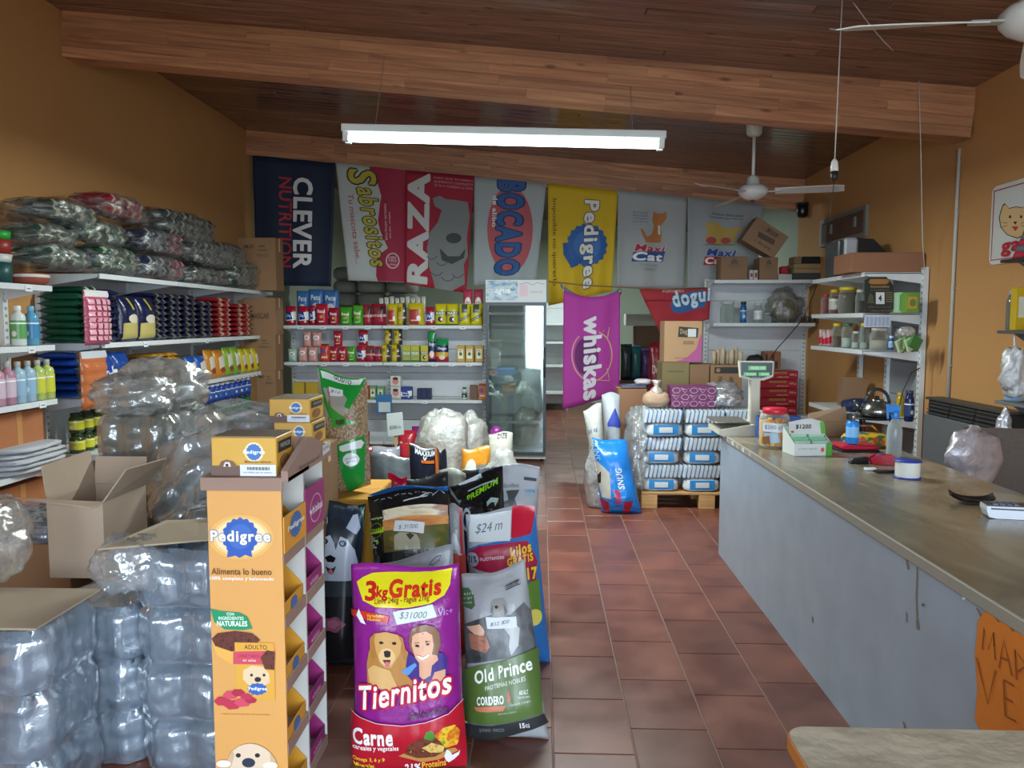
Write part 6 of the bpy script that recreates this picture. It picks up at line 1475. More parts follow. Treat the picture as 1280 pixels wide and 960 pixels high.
# C: stack beside the display
yC = 2.62; x0, x1 = aY(165, 850, yC).x, aY(292, 850, yC).x
zt = aY(200, 690, yC).z; hC = zt/4
for i in range(4): jar_pack('film wrapped pack of jars, %s in the stack left of the display stand' % ('lowest', 'second layer', 'third layer', 'torn open topmost')[i], ((x0+x1)/2+(.012, -.008, .006, -.012)[i], yC, .003+i*hC), x1-x0, .34, hC-.003, 2, 2, seed=i+9, open_top=(i == 3))
a, b, c, d_ = aZ(122, 688, zt+.035), aZ(262, 676, zt+.02), aZ(262, 650, zt+.02), aZ(208, 652, zt+.05)
g = M(); vs = [a, b, c, d_]; g.add(vs+[v+Vector((0,0,.006)) for v in vs], [(3,2,1,0),(4,5,6,7),(0,1,5,4),(1,2,6,5),(2,3,7,6),(3,0,4,7)], mat('#a08f78', .8, 'card')); tag(g.build('cardboard_sheet'), 'torn tan cardboard sheet lying on the stack left of the display stand', 'cardboard')
g = superblob(.13, .10, .10, film('#b9c2c8', .25, .08, 7, 1), 31, .3, 2.6, 2.2, 30, 22, amp2=.08); p = aY(152, 745, yC-.06); tag(g.build('torn_film', None, (p.x, yC+.02, p.z)), 'loose torn film flap curling off the stack left of the display stand', 'plastic film')
# open carton on column B
pb = aY(95, 745, 2.98); zB = .606; w0, w1 = aY(62, 650, 2.98).x, aY(126, 650, 2.98).x; zr = aY(95, 628, 2.98).z; dC = .34
t = thing('open_carton', 'open beige carton with raised flaps on the left jar stacks', 'box', ((w0+w1)/2, 2.98, zB+.004)); hw_ = (w1-w0)/2+.01; hh = zr-zB; cm = mat('#a8937e', .8, 'card')
g = M(); g.box(-hw_, 0, 0, hw_, .005, hh, cm); g.box(-hw_, dC-.005, 0, hw_, dC, hh, cm); g.box(-hw_, .005, 0, -hw_+.005, dC-.005, hh, cm); g.box(hw_-.005, .005, 0, hw_, dC-.005, hh, cm); g.box(-hw_+.005, .005, 0, hw_-.005, dC-.005, .006, cm); g.build('body', t)
def flap(pts, n=(0, 0, 0)):
    pts = [Vector(p) for p in pts]; nn = (pts[1]-pts[0]).cross(pts[3]-pts[0]).normalized()*.005
    g = M(); g.add(pts+[p+nn for p in pts], [(3,2,1,0),(4,5,6,7),(0,1,5,4),(1,2,6,5),(2,3,7,6),(3,0,4,7)], cm); g.build('flap', t)
flap([(-hw_, 0, hh), (hw_, 0, hh), (hw_-.02, -.05, hh-.01), (-hw_-.08, -.07, hh+.03)])
flap([(-hw_, 0, hh), (-hw_, dC, hh), (-hw_-.02, dC, hh+.15), (-hw_-.015, .0, hh+.145)])
flap([(hw_, 0, hh), (hw_, dC, hh), (hw_+.10, dC-.01, hh+.12), (hw_+.09, .02, hh+.13)])
flap([(-hw_, dC, hh), (hw_, dC, hh), (hw_, dC+.02, hh+.12), (-hw_, dC+.02, hh+.12)])
# brown carton and wrapped tray at the far left, behind
carton('brown carton beside the open beige one, carrying a film wrapped tray', (aY(30, 700, 3.4).x, 3.35, .002), .50, .4, aY(30, 682, 3.35).z, '#8f6a4a')
zk = aY(30, 682, 3.35).z+.008
jar_pack('low film wrapped tray of jars on the brown carton at the left edge', (aY(22, 660, 3.4).x, 3.35, zk), .55, .4, .10, 6, 4, seed=40)
g = superblob(.13, .13, .16, film('#b9b2a6', .3, .15, 9, 1), 33, .25, 2.4, 2.2, 28, 20, amp2=.07); p = aY(8, 755, 2.7); tag(g.build('crumpled_bag', None, (p.x, 2.62, .722)), 'crumpled clear plastic bag on the front left stack', 'plastic bag')
# D: tall rear columns
def col(px0, px1, Y, ztop, n, tagl, fm=wrapw, jmt=jm2, seed=0):
    x0, x1 = aY(px0, 600, Y).x, aY(px1, 600, Y).x; h = ztop/n
    for i in range(n): jar_pack('wrapped greenish jars, layer %s from the floor, %s' % (('one', 'two', 'three', 'four', 'five', 'six')[i], tagl), ((x0+x1)/2, Y, .003+i*h), x1-x0, .34, h-.003, 3, 3, jmt, fm, seed=seed+i)
    return (x0+x1)/2
zD = aY(170, 522, 3.75).z; cD = col(120, 212, 3.75, zD, 5, 'in the column by the lowest left shelf', seed=50)
zE = aY(260, 640, 3.25).z; cE = col(222, 330, 3.25, zE, 4, 'in the column right behind the display stand', seed=60)
zF = aY(260, 575, 3.75).z; cF = col(216, 345, 3.75, zF, 5, 'in the column behind the glossy plastic cover', seed=70)
# single jars standing on E/F
for i, (px, hj) in enumerate(((296,.2),(322,.2),(340,.19))):
    p = aY(px, 545, 3.80); g = M(); r = .058; g.lathe([(r*.9, 0), (r, .01), (r, hj*.6), (r*.8, hj*.75), (r*.62, hj*.8), (r*.62, hj), (r*.66, hj), (r*.66, hj*.93)], glassy('#b4bec0', .4, .06), 22)
    tag(g.build('jar', None, (p.x, 3.86, zF+.003)), 'empty clear jar under the glossy plastic cover, %s of three' % ('leftmost', 'middle', 'rightmost')[i], 'jar', 'empty clear jars')
# crumpled bags and the glossy cover
def blob(label, px0, px1, pt, pb, Y, dep, m_, seed, p=2.6, amp=.2, name='crumpled_bag', z=None, rot=(0,0,0), freq=2.4, amp2=.06):
    a = aY(px0, pb, Y); b = aY(px1, pt, Y); zz = a.z if z is None else z
    g = superblob((b.x-a.x)/2, dep, (b.z-zz)/1.9, m_, seed, amp, freq, p, 40, 30, amp2=amp2)
    return tag(g.build(name, None, ((a.x+b.x)/2, Y+.05, zz), rot), label, 'plastic bag')
blob('crumpled clear bag of jars sitting on the column by the left shelf', 120, 205, 468, 522, 3.85, .16, film('#9a9b95', .5, .2, 8, .8), 71, 3.0, .24, z=zD+.004)
blob('big crumpled film bag heaped highest before the left shelves', 140, 255, 450, 515, 4.15, .17, film('#a6a8a2', .6, .18, 6, .8), 72, 2.2, .34, z=aY(200, 520, 4.15).z, freq=1.8)
zG = aY(200, 520, 4.15).z
for i in range(5): jar_pack('film wrapped pack of jars, %s in the rearmost column under the big crumpled film' % ('lowest', 'second', 'third', 'fourth', 'top')[i], (aY(205, 560, 4.12).x, 4.12, .003+i*zG/5), .46, .34, zG/5-.004, 3, 2, jm2, wrapw, seed=80+i)
# glossy sheet draped over jars
ctrl = [[(178,572),(200,545),(228,522),(262,508),(300,500),(338,504)],[(180,600),(205,575),(235,550),(268,535),(304,525),(344,530)],[(188,640),(212,610),(242,585),(275,570),(308,560),(346,560)],[(215,665),(232,645),(255,625),(282,610),(312,600),(346,598)]]
dep = [3.86, 3.64, 3.55, 3.52]
def sheet(u, v):
    x = u*5; y = v*3; i = min(int(x), 4); j = min(int(y), 2); fx = x-i; fy = y-j
    def P_(jj, ii): c = ctrl[jj][ii]; return aY(c[0], c[1], dep[jj]+.0)
    p = (P_(j,i)*(1-fx)+P_(j,i+1)*fx)*(1-fy)+(P_(j+1,i)*(1-fx)+P_(j+1,i+1)*fx)*fy
    n1 = noise.noise(Vector((u*4+v*3, v*6-u*3, 2)))*.035 + (abs(noise.noise(Vector((u*2-v*5, v*3+u*4, 5)))))*.05
    return p + Vector((0, -n1*.8, n1*.5))
g = M(); g.grid(lambda u, v: sheet(u, v), 60, 44, film('#9ba1a3', .6, .12, 4, .6)); tag(g.build('plastic_cover'), 'large glossy clear plastic cover draped over jars behind the display stand', 'plastic film')
# ================================================================== COUNTER
pc = aZ(898, 692, 0); XC, YCF = pc.x, pc.y
ZC = aY(899, 541, YCF).z; XCB = aZ(1135, 566, ZC).x; YCN = .9
def counter_top():
    m, N, L, b = nt('counter_laminate'); tc = N.new('ShaderNodeTexCoord'); n = N.new('ShaderNodeTexNoise'); n.inputs['Scale'].default_value = 2.6; n.inputs['Detail'].default_value = 8; n.inputs['Distortion'].default_value = .8
    mp = N.new('ShaderNodeMapping'); mp.inputs['Scale'].default_value = (1.6, .7, 1); L.new(tc.outputs['Object'], mp.inputs[0]); L.new(mp.outputs[0], n.inputs[0])
    r = N.new('ShaderNodeValToRGB'); e = r.color_ramp.elements; e[0].position = .3; e[1].position = .7; e[0].color = C('#5c5546'); e[1].color = C('#958a74'); x = e.new(.5); x.color = C('#787060')
    L.new(n.outputs[0], r.inputs[0]); L.new(r.outputs[0], b.inputs['Base Color']); b.inputs['Roughness'].default_value = .2
    mr = N.new('ShaderNodeMapRange'); mr.inputs[3].default_value = .14; mr.inputs[4].default_value = .32; L.new(n.outputs[0], mr.inputs[0]); L.new(mr.outputs[0], b.inputs['Roughness']); return m
def counter_front():
    m, N, L, b = nt('counter_front_paint'); tc = N.new('ShaderNodeTexCoord'); n = N.new('ShaderNodeTexNoise'); n.inputs['Scale'].default_value = 6; n.inputs['Detail'].default_value = 9
    L.new(tc.outputs['Object'], n.inputs[0]); r = N.new('ShaderNodeValToRGB'); e = r.color_ramp.elements; e[0].position = .3; e[0].color = C('#8b95a0'); e[1].position = .7; e[1].color = C('#959fab'); L.new(n.outputs[0], r.inputs[0]); L.new(r.outputs[0], b.inputs['Base Color']); b.inputs['Roughness'].default_value = .38; return m
t = thing('shop_counter', 'long counter with pale grey blue front and mottled brown glossy top', 'counter', (XC, YCF, 0))
W_ = XCB-XC; L_ = YCF-YCN
g = M(); g.box(0, -L_, .0, .02, 0, ZC-.035, counter_front()); g.build('front_panel', t)
g = M(); g.box(.02, -.02, 0, W_-.03, 0, ZC-.035, mat('#a2a9b0', .5)); g.build('end_panel', t)
g = M(); g.rbox(.0, -L_-.02, ZC-.035, W_, .012, ZC, counter_top(), .003); g.build('worktop', t)
g = M(); g.rbox(-.008, -L_-.02, ZC-.038, .004, .014, ZC+.003, mat('#8d877a', .6), .003); g.build('edge_trim', t)
for y in (-.4, -1.5, -2.6, -3.7):
    g = M(); g.box(.02, y-.012, 0, W_-.06, y+.012, ZC-.036, mat('#b5aa98', .6)); g.build('partition', t)
g = M(); g.box(.02, -L_, .40, W_-.08, -.03, .42, mat('#b5aa98', .6)); g.build('inner_shelf', t)
# worn price stickers along the trim
for i, y in enumerate((-.12, -.20, -.36, -.48, -.62, -.78)):
    g = M(); g.box(-.0095, y-.03, ZC-.03, -.008, y+.02, ZC-.004, mat(('#c9c6bc', '#a8a498')[i % 2], .4)); g.build('sticker', t)
# drips and chips on the front
P = Print(quad_surf((0, 0, ZC-.038), (0, -L_, ZC-.038), (0, -L_, 0), (0, 0, 0)), .6, .0002)
def cf(x, y): p = aX(x, y, XC); return (-(p.y-YCF)/L_, (ZC-.038-p.z)/(ZC-.038))
for pts, wd in (([(1134,700),(1136,712)], .004), ([(1147,705),(1147,720),(1146,745),(1147,775)], .0022), ([(1147,775),(1148,787)], .0045), ([(1134,765),(1134,778)], .002), ([(1130,687),(1136,700)], .005), ([(1016,770),(1016,778)], .003), ([(1130,902),(1132,912)], .003), ([(1222,760),(1228,772)], .002)):
    P.line([cf(*p) for p in pts], wd, '#7a6a58', .2)
P.poly([cf(*p) for p in ellp(1206, 748, 2.2, 2, 10)], '#d8dadc'); P.poly([cf(*p) for p in ellp(1155, 756, 2, 2, 10)], '#5c5248')
P.build('stains', t)
# orange hand cut sign
p0, p1 = aX(1221, 766, XC-.004), aX(1330, 880, XC-.004)
def sg(x, y): p = aX(x, y, XC-.004); return (p.y, p.z)
t = thing('paper_sign', 'bright orange cut paper sign with outlined letters stuck on the counter front', 'sign', (XC-.001, p0.y, p0.z))
out = [(1223,775),(1232,764),(1240,768),(1248,778),(1257,776),(1266,790),(1276,786),(1290,800),(1312,812),(1335,850),(1335,1010),(1280,950),(1226,915),(1219,900),(1222,860),(1219,820)]
pg = [(sg(*p)[0]-p0.y, sg(*p)[1]-p0.z) for p in out]; om = mat('#c9721c', .6)
g = M(); g.prism(pg, -.004, 0, om, ax='x'); g.build('paper', t)
ys = [a for a, b in pg]; zs_ = [b for a, b in pg]; ya, yb, za, zb_ = max(ys), min(ys), max(zs_), min(zs_)
P = Print(quad_surf((-.004, ya, za), (-.004, yb, za), (-.004, yb, zb_), (-.004, ya, zb_)), .6, .0002)
def cs(x, y): a, b = sg(x, y); return ((ya-(a-p0.y))/(ya-yb), (za-(b-p0.z))/(za-zb_))
for pl_ in ([(1229,812),(1231,785),(1236,812),(1243,790),(1245,825)], [(1250,835),(1256,800),(1266,845)], [(1252,822),(1263,826)], [(1272,850),(1270,812),(1284,832),(1274,840)], [(1222,822),(1236,880),(1246,838)], [(1256,850),(1258,895),(1272,902)], [(1257,872),(1268,878)], [(1257,850),(1270,858)], [(1286,862),(1284,905),(1298,915)]):
    P.line([cs(*p) for p in pl_], .018, '#8a4410', 1.2)
P.build('lettering', t)
# ------------------------------------------------------------------ things on the counter
def on(px, py): p = aZ(px, py, ZC); return Vector((p.x, p.y, ZC+.001))
CG = 'things on the counter'
# weighing scale
p = on(925, 546); py_ = p.y
w0 = aY(903, 530, py_).x; w1 = aY(948, 530, py_).x
t = thing('weighing_scale', 'cream shop weighing scale with a display on a tall column', 'scale', (p.x, py_, ZC+.001))
cm_ = mat('#c2bfae', .45); ww = (w1-w0)/2+.02
g = M(); g.prism([(-ww-.0, .012), (-ww+.03, .0), (ww, .0), (ww, .075), (ww-.05, .082), (-ww, .045)], 0, .34, cm_); g.build('base', t)
g = M(); g.rbox(-ww-.02, .02, .088, ww-.07, .34, .098, mat('#8f9089', .25, metal=.7), .004); g.lathe([(.05, .07), (.05, .089)], mat('#55554f', .5), 12, (-.03, .18, 0)); g.build('weighing_pan', t)
cx_ = aY(945, 520, py_).x-p.x; zt_ = aY(945, 474, py_).z-ZC
g = M(); g.rbox(cx_-.035, .03, .07, cx_+.035, .085, zt_, cm_, .008); g.build('column', t)
d0, d1 = aY(925.5, 463, py_).x-p.x, aY(968, 463, py_).x-p.x; dz0, dz1 = aY(946, 476, py_).z-ZC, aY(946, 452, py_).z-ZC
g = M(); mid = (d0+d1)/2; g.prism([(d0+.01, dz0+.02), (mid-.03, dz0), (mid+.05, dz0), (d1, dz0+.025), (d1+.003, dz1), (d0-.003, dz1)], .02, .07, cm_); h_ = g.build('display_head', t)
P = Print(quad_surf((d0, .02, dz1), (d1, .02, dz1), (d1, .02, dz0), (d0, .02, dz0)), .3, .0004); P.poly([(.04,.06),(.97,.08),(.96,.7),(.62,.9),(.4,.9),(.04,.72)], '#2c4048')
for r_, tx in (((.26,.24,.78,.46), '000.00'), ((.12,.58,.5,.76), '0.000'), ((.56,.58,.88,.76), '00.00')): P.rect(*r_, emit('#5cb070', .35)); a_, b_, c_, e_ = r_; P.text(tx, (a_+.08, b_+.04, c_-.02, e_-.04), '#dff0d8', 0, .02)
P.text('balanza', (.38,.82,.62,.88), '#c9d4d0'); P.build('screen', h_)
# jar of yellow sticks
p = on(973, 562); r = (aY(992, 540, p.y).x-aY(954, 540, p.y).x)/2; hj = aY(973, 512, p.y).z-ZC
t = thing('snack_jar', 'big clear jar with a red lid full of yellow wrapped snack sticks', 'jar', (p.x, p.y+r, ZC+.001))
g = M(); g.lathe([(r*.85, 0), (r, .015), (r, hj*.72), (r*.92, hj*.82), (r*.74, hj*.88), (r*.74, hj*.92)], glassy('#f6f3ea', .05, .05), 28); g.build('jar_body', t)
g = M(); g.lathe([(r*.76, hj*.86), (r*.80, hj*.87), (r*.80, hj*.985), (r*.74, hj)], mat('#c01c34', .35), 28); g.build('lid', t)
rg = random.Random(5)
for i in range(26):
    a_ = i*2.4; rr = r*(.25+.6*((i % 5)/4)); g = M(); z_ = .012
    x_, y_ = rr*math.cos(a_), rr*math.sin(a_); g.rbox(x_-.013, y_-.008, z_, x_+.013, y_+.008, hj*(.6+.12*rg.random()), mat(('#f0b418', '#f4c848', '#e0981c')[i % 3], .3, 'pouch'), .004); g.build('snack_stick', t)
rows = [[Vector((r*1.01*math.cos(a_), r*1.01*math.sin(a_), hj*z)) for a_ in [(-PI*.85+PI*.55*i/12) for i in range(13)]] for z in (.66, .12)]
P = Print(Surf(rows), .4, .0004); P.poly([(0,0),(1,.04),(.96,.45),(0,.42)], '#cfd4dc'); P.text('$200 c/u', (.1,.12,.85,.32), '#3c4458'); P.poly([(.05,.5),(.6,.45),(.7,.9),(.2,.98)], '#9cb8cc'); P.poly([(.0,.7),(.3,.6),(.35,1),(0,1)], '#8a5a34'); P.build('label', t)
p = on(975, 549); g = M(); a0, a1 = aY(948, 535, p.y+.03).x, aY(1001, 535, p.y+.03).x; zz = aY(975, 521, p.y+.03).z
bmat = mat('#1f50a0', .4); t = thing('plastic_tray', 'blue plastic box standing behind the jar of yellow sticks', 'box', ((a0+a1)/2, p.y+.03, ZC+.001)); h2 = zz-ZC; w2 = (a1-a0)/2
g.box(-w2, 0, 0, w2, .004, h2, bmat); g.box(-w2, .06, 0, w2, .064, h2, bmat); g.box(-w2, .004, 0, -w2+.004, .06, h2, bmat); g.box(w2-.004, .004, 0, w2, .06, h2, bmat); g.box(-w2+.004, .004, 0, w2-.004, .06, .004, bmat); g.build('body', t)
# display carton with price card
p = on(1020, 570); Yb = p.y; a0, a1 = aY(992, 560, Yb).x, aY(1041, 560, Yb).x; w2 = (a1-a0)/2
t = thing('display_box', 'white and green counter display box of sachets with a handwritten price card', 'display box', ((a0+a1)/2, Yb, ZC+.001), .12); wm = mat('#c9cdca', .5); h1 = .07; h2 = aY(1015, 527, Yb+.1).z-ZC
g = M(); g.box(-w2, 0, 0, w2, .003, h1, wm); g.box(-w2, .16, 0, w2, .163, h2*.8, wm); 
for x in (-w2, w2-.003): g.prism([(.003, 0), (.16, 0), (.16, h2*.8), (.003, h1)], x, x+.003, wm, ax='x')
g.box(-w2+.003, .003, 0, w2-.003, .16, .003, wm); g.build('box', t)
for i in range(2):
    for k in range(5):
        g = M(); x = -w2*.48+i*w2*.96; yy = .02+k*.025; g.rbox(x-w2*.42, yy, .005, x+w2*.42, yy+.012, h1+.015+k*.018, mat('#7ca88c' if k % 2 else '#9cc0a8', .35), .003); g.build('sachet', t)
P = Print(quad_surf((-w2, 0, h1), (w2, 0, h1), (w2, 0, 0), (-w2, 0, 0)), .5, .0003); P.rect(.84, 0, 1, 1, '#4c9c34'); P.text('accion rapida', (.1,.3,.6,.5), '#7c8c84'); P.ell(.75, .5, .05, .2, '#c85a34', 12); P.build('front_print', t)
P = Print(quad_surf((w2, 0, h1), (w2, .16, h2*.8), (w2, .16, 0), (w2, 0, 0)), .5, .0003); P.text('1 unidad', (.3,.2,.5,.9), '#2c3430', 270, .03); P.build('side_print', t)
g = M(); z0 = h1+.055; g.add([(-w2-.01, .05, z0), (w2*.86, .05, z0-.01), (w2*.86, .075, h2-.0), (w2*.2, .075, h2+.02), (-w2*.1, .078, h2+.02), (-w2-.005, .075, h2), (-w2-.01, .053, z0), (w2*.86, .053, z0-.01), (w2*.86, .078, h2-.0), (w2*.2, .078, h2+.02), (-w2*.1, .081, h2+.02), (-w2-.005, .078, h2)], [(0,1,2,3,4,5),(11,10,9,8,7,6),(0,6,7,1),(1,7,8,2),(2,8,9,3),(3,9,10,4),(4,10,11,5),(5,11,6,0)], wm); pcd = g.build('price_card', t)
P = Print(quad_surf((-w2-.005, .073, h2), (w2*.86, .073, h2), (w2*.86, .048, z0-.005), (-w2-.01, .048, z0)), .5, .0003); P.text('$1200', (.18,.2,.62,.62), '#22262a', 0, .03, shear=.2); P.rect(.88, 0, 1, 1, '#5cac3c'); P.ell(.08, .85, .05, .1, '#c04a34', 10); P.build('handwriting', pcd)
# gas torch, red weighing base
p = on(1077, 566); t = thing('red_scale', 'small red kitchen scale with a black base on the counter', 'scale', (p.x, p.y+.06, ZC+.001), .05)
g = M(); g.rbox(-.115, -.05, 0, .115, .12, .012, mat('#1c1a1c', .4), .004); g.build('base', t); g = M(); g.rbox(-.11, -.045, .0125, .11, .115, .04, mat('#b81c3c', .3), .008); g.build('body', t)
p2 = p+Vector((-.03, .07, .043)); t = thing('gas_torch', 'bright blue gas canister torch standing on the red scale', 'torch', p2)
hb = aY(1071, 526, p2.y).z-p2.z
g = M(); g.lathe([(.03,0),(.036,.006),(.037,hb*.9),(.028,hb)], mat('#2a84d4', .25), 20); g.build('canister', t)
g = M(); g.lathe([(.014,hb),(.016,hb+.03),(.01,hb+.04)], mat('#9a9a98', .3, metal=.7), 12); g.tube([(0,0,hb+.03),(.02,-.01,hb+.05),(.03,-.01,hb+.09)], .009, mat('#8c8c8a', .3, metal=.8)); g.build('nozzle', t)
g = M(); g.rbox(-.035,-.012,hb+.008,-.004,.012,hb+.045, mat('#1c1c1e', .4), .004); g.build('valve_knob', t)
g = M(); g.lathe([(.0373,hb*.3),(.0373,hb*.75)], mat('#7cb8e8', .3), 20, cap=False); g.build('label', t)
# kettle on a black stand
p = on(1094, 556); p.y = min(p.y+.30, YCF-.16); p.x = aY(1090, 521, p.y).x; zp = aY(1090, 521, p.y).z-ZC
t = thing('trivet_stand', 'black metal stand carrying the kettle at the back of the counter', 'stand', (p.x, p.y, ZC+.001)); bk_ = mat('#161618', .4, metal=.3)
g = M(); g.lathe([(.13, zp-.012), (.14, zp-.008), (.14, zp), (.13, zp)], bk_, 24); g.build('plate', t)
for k in range(3):
    a_ = k*2*PI/3-.5; g = M(); g.box(-.01, -.005, 0, .01, .005, zp-.01, bk_); g.build('leg', t, (.115*math.cos(a_), .115*math.sin(a_), 0), (0, 0, a_))
t = thing('kettle', 'small steel kettle with a dark arched handle', 'kettle', (p.x+.03, p.y, ZC+zp+.002)); sm_ = mat('#8c8c8a', .22, metal=.9)
g = M(); g.lathe([(.085,0),(.105,.015),(.108,.045),(.09,.085),(.05,.105),(.02,.11)], sm_, 26); g.build('body', t)
g = M(); g.lathe([(.045,.105),(.04,.118),(.01,.122)], sm_, 18); g.lathe([(.012,.12),(.015,.135),(.006,.14)], mat('#1c1c20', .4), 12); g.build('lid', t)
g = M(); g.tube([(.08*math.cos(a_), 0, .085+.10*math.sin(a_)) for a_ in [PI*i/12 for i in range(13)]], .011, mat('#20242c', .4)); g.build('handle', t)
g = M(); g.tube([(-.095,0,.04),(-.13,0,.07),(-.15,0,.11)], [.02,.014,.01], sm_); g.build('spout', t)
# spray bottle
p = on(1117, 571); t = thing('spray_bottle', 'clear plastic bottle with a blue spray cap on the counter', 'bottle', (p.x, p.y, ZC+.001)); hb = aY(1117, 523, p.y).z-ZC; r = .042
g = M(); g.lathe([(r*.9,0),(r,.01),(r*.97,hb*.3),(r,hb*.35),(r*.98,hb*.7),(r*.8,hb*.85),(r*.36,hb*.98),(r*.36,hb)], glassy('#c9d2d2', .3, .06), 24); g.build('bottle_body', t)
g = M(); g.lathe([(.018,hb-.003),(.022,hb+.005),(.02,hb+.04),(.014,hb+.045)], mat('#2a80d0', .3), 16); g.prism([(-.045,hb+.035),(.02,hb+.04),(.022,hb+.075),(-.05,hb+.08)], -.012, .012, mat('#2a80d0', .3)); g.prism([(-.05,hb+.04),(-.042,hb+.04),(-.036,hb+.0),(-.044,hb-.005)], -.006, .006, mat('#2a80d0', .3)); g.build('spray_head', t)
# red tape dispenser, black stapler, spool, tray, card reader
p = on(1101, 580); t = thing('tape_dispenser', 'red hand tape dispenser lying beside the clear bottle', 'tape dispenser', (p.x, p.y, ZC+.001), -.1)
g = M(); rm_ = mat('#b01c34', .3); g.prism([(-.05,0),(.06,0),(.085,.035),(.06,.05),(-.03,.052),(-.06,.03)], -.03, -.022, rm_); g.prism([(-.05,0),(.06,0),(.085,.035),(.06,.05),(-.03,.052),(-.06,.03)], .022, .03, rm_); g.box(-.05, -.022, 0, .06, .022, .006, rm_); g.build('body', t)
g = M(); g.lathe([(.026,-.02),(.026,.02)], mat('#2c4488', .4), 20, (.0,0,.03), ax='y'); g.build('tape_roll', t)
p = on(1083, 580); t = thing('stapler', 'small black stapler lying left of the red tape dispenser', 'stapler', (p.x-.03, p.y+.02, ZC+.001), .2); g = M(); g.rbox(-.06,-.015,0,.05,.015,.012, mat('#1c1c20', .4), .003); g.build('base', t); g = M(); g.prism([(-.06,.014),(.05,.014),(.045,.035),(-.04,.03)], -.012, .012, mat('#26262a', .35)); g.build('arm', t)
p = on(1090, 588); tag(M().rbox(-.03,-.012,0,.03,.012,.014, mat('#d8dad8', .4), .003).build('eraser', None, (p.x-.01, p.y, ZC+.001)), 'tiny white block lying by the black stapler', 'eraser')
p = on(1141, 600); r = (aY(1156, 590, p.y).x-aY(1126, 590, p.y).x)/2; hs = aY(1141, 578, p.y).z-ZC
t = thing('twine_spool', 'spool of white twine with blue end discs on the counter', 'spool', (p.x, p.y+r, ZC+.001)); bm2 = mat('#27409c', .4)
g = M(); g.lathe([(r*1.1,0),(r*1.1,.006)], bm2, 28); g.build('lower_disc', t); g = M(); g.lathe([(r*1.12,hs-.006),(r*1.12,hs)], bm2, 28); g.build('upper_disc', t)
g = M(); g.lathe([(r*(.97+.03*(i % 2)), .006+(hs-.012)*i/18) for i in range(19)], mat('#cfcfc6', .8), 28); g.build('twine', t)
p = on(1120, 592); t = thing('knife', 'black handled scissors-like cutter lying behind the twine spool', 'tool', (p.x+.02, p.y+.03, ZC+.001), .1)
g = M(); g.prism([(-.12,-.018),(.02,-.012),(.06,.0),(.02,.012),(-.12,.016)], .001, .012, mat('#1c1c1e', .4), ax='z'); g.build('handle', t); g = M(); g.prism([(.05,-.006),(.22,-.002),(.22,.004),(.05,.008)], .003, .005, mat('#b8bcc0', .25, metal=.8), ax='z'); g.build('blade', t)
# phone tray and card reader (near)
p = on(1215, 628); t = thing('plastic_tray', 'shallow black curved tray lying before the white card reader', 'tray', (p.x, p.y, ZC+.001), -.35)
g = M(); g.grid(lambda u, v: Vector(((u-.5)*.17, (v-.5)*.10, .005+.025*(2*abs(u-.5))**3+.012*(2*abs(v-.5))**2)), 12, 8, mat('#1a1c20', .3)); g.grid(lambda u, v: Vector(((.5-u)*.17, (v-.5)*.10, .001+.022*(2*abs(u-.5))**3+.010*(2*abs(v-.5))**2)), 12, 8, mat('#1a1c20', .3)); g.build('tray', t)
p = on(1262, 648); t = thing('card_reader', 'white and black payment card reader at the right edge of the counter', 'card reader', (p.x, p.y+.02, ZC+.001), -.2)
g = M(); g.prism([(-.085,.03),(-.075,.004),(-.05,.0),(.09,.0),(.09,.05),(-.085,.048)], -.04, .04, mat('#cdd2da', .3)); g.build('shell', t); g = M(); g.box(-.07,-.0415,.036,.085,-.04,.042, mat('#22242c', .3)); g.box(-.08,-.036,.049,.088,.036,.053, mat('#20232a', .3)); g.build('slot_and_face', t)
for r_ in range(3):
    for c_ in range(4):
        g = M(); g.box(-.06+c_*.025, -.03+r_*.02, .053, -.042+c_*.025, -.016+r_*.02, .057, mat('#565c6a', .4)); g.build('key', t)
# patterned things behind the stand and open carton flap
p = on(1112, 560); t = thing('cloth_bag', 'bag with a yellow, blue and orange pattern at the back of the counter', 'bag', (XCB-.16, p.y+.05, ZC+.001), 0)
m, N, L, b = nt('patterned_cloth'); tc = N.new('ShaderNodeTexCoord'); vo = N.new('ShaderNodeTexVoronoi'); vo.inputs['Scale'].default_value = 28; r_ = N.new('ShaderNodeValToRGB'); r_.color_ramp.interpolation = 'CONSTANT'; e = r_.color_ramp.elements; e[0].color = C('#c8a020'); e[1].position = .35; e[1].color = C('#1c5a78'); x = e.new(.6); x.color = C('#2c6a40'); x = e.new(.82); x.color = C('#b8501c'); sp_ = N.new('ShaderNodeSeparateColor'); L.new(tc.outputs['Object'], vo.inputs[0]); L.new(vo.outputs['Color'], sp_.inputs[0]); L.new(sp_.outputs[0], r_.inputs[0]); L.new(r_.outputs[0], b.inputs['Base Color'])
superblob(.13, .08, .045, m, 3, .1, 2.2, 4).build('bag_body', t)
g = M(); g.tube([(-.08,0,.09),(-.04,0,.13),(.04,0,.13),(.08,0,.09)], .006, m); g.build('handle', t)
p = on(1004, 535); t = thing('open_carton', 'small open carton with a raised flap behind the blue plastic box', 'box', (p.x+.07, YCF-.18, ZC+.001)); cm = mat('#a08468', .8, 'card')
g = M(); 
for bx_ in ((-.14,0,0,.14,.004,.09),(-.14,.15,0,.14,.154,.09),(-.14,.004,0,-.136,.15,.09),(.136,.004,0,.14,.15,.09),(-.136,.004,0,.136,.15,.004)): g.box(*bx_, cm)
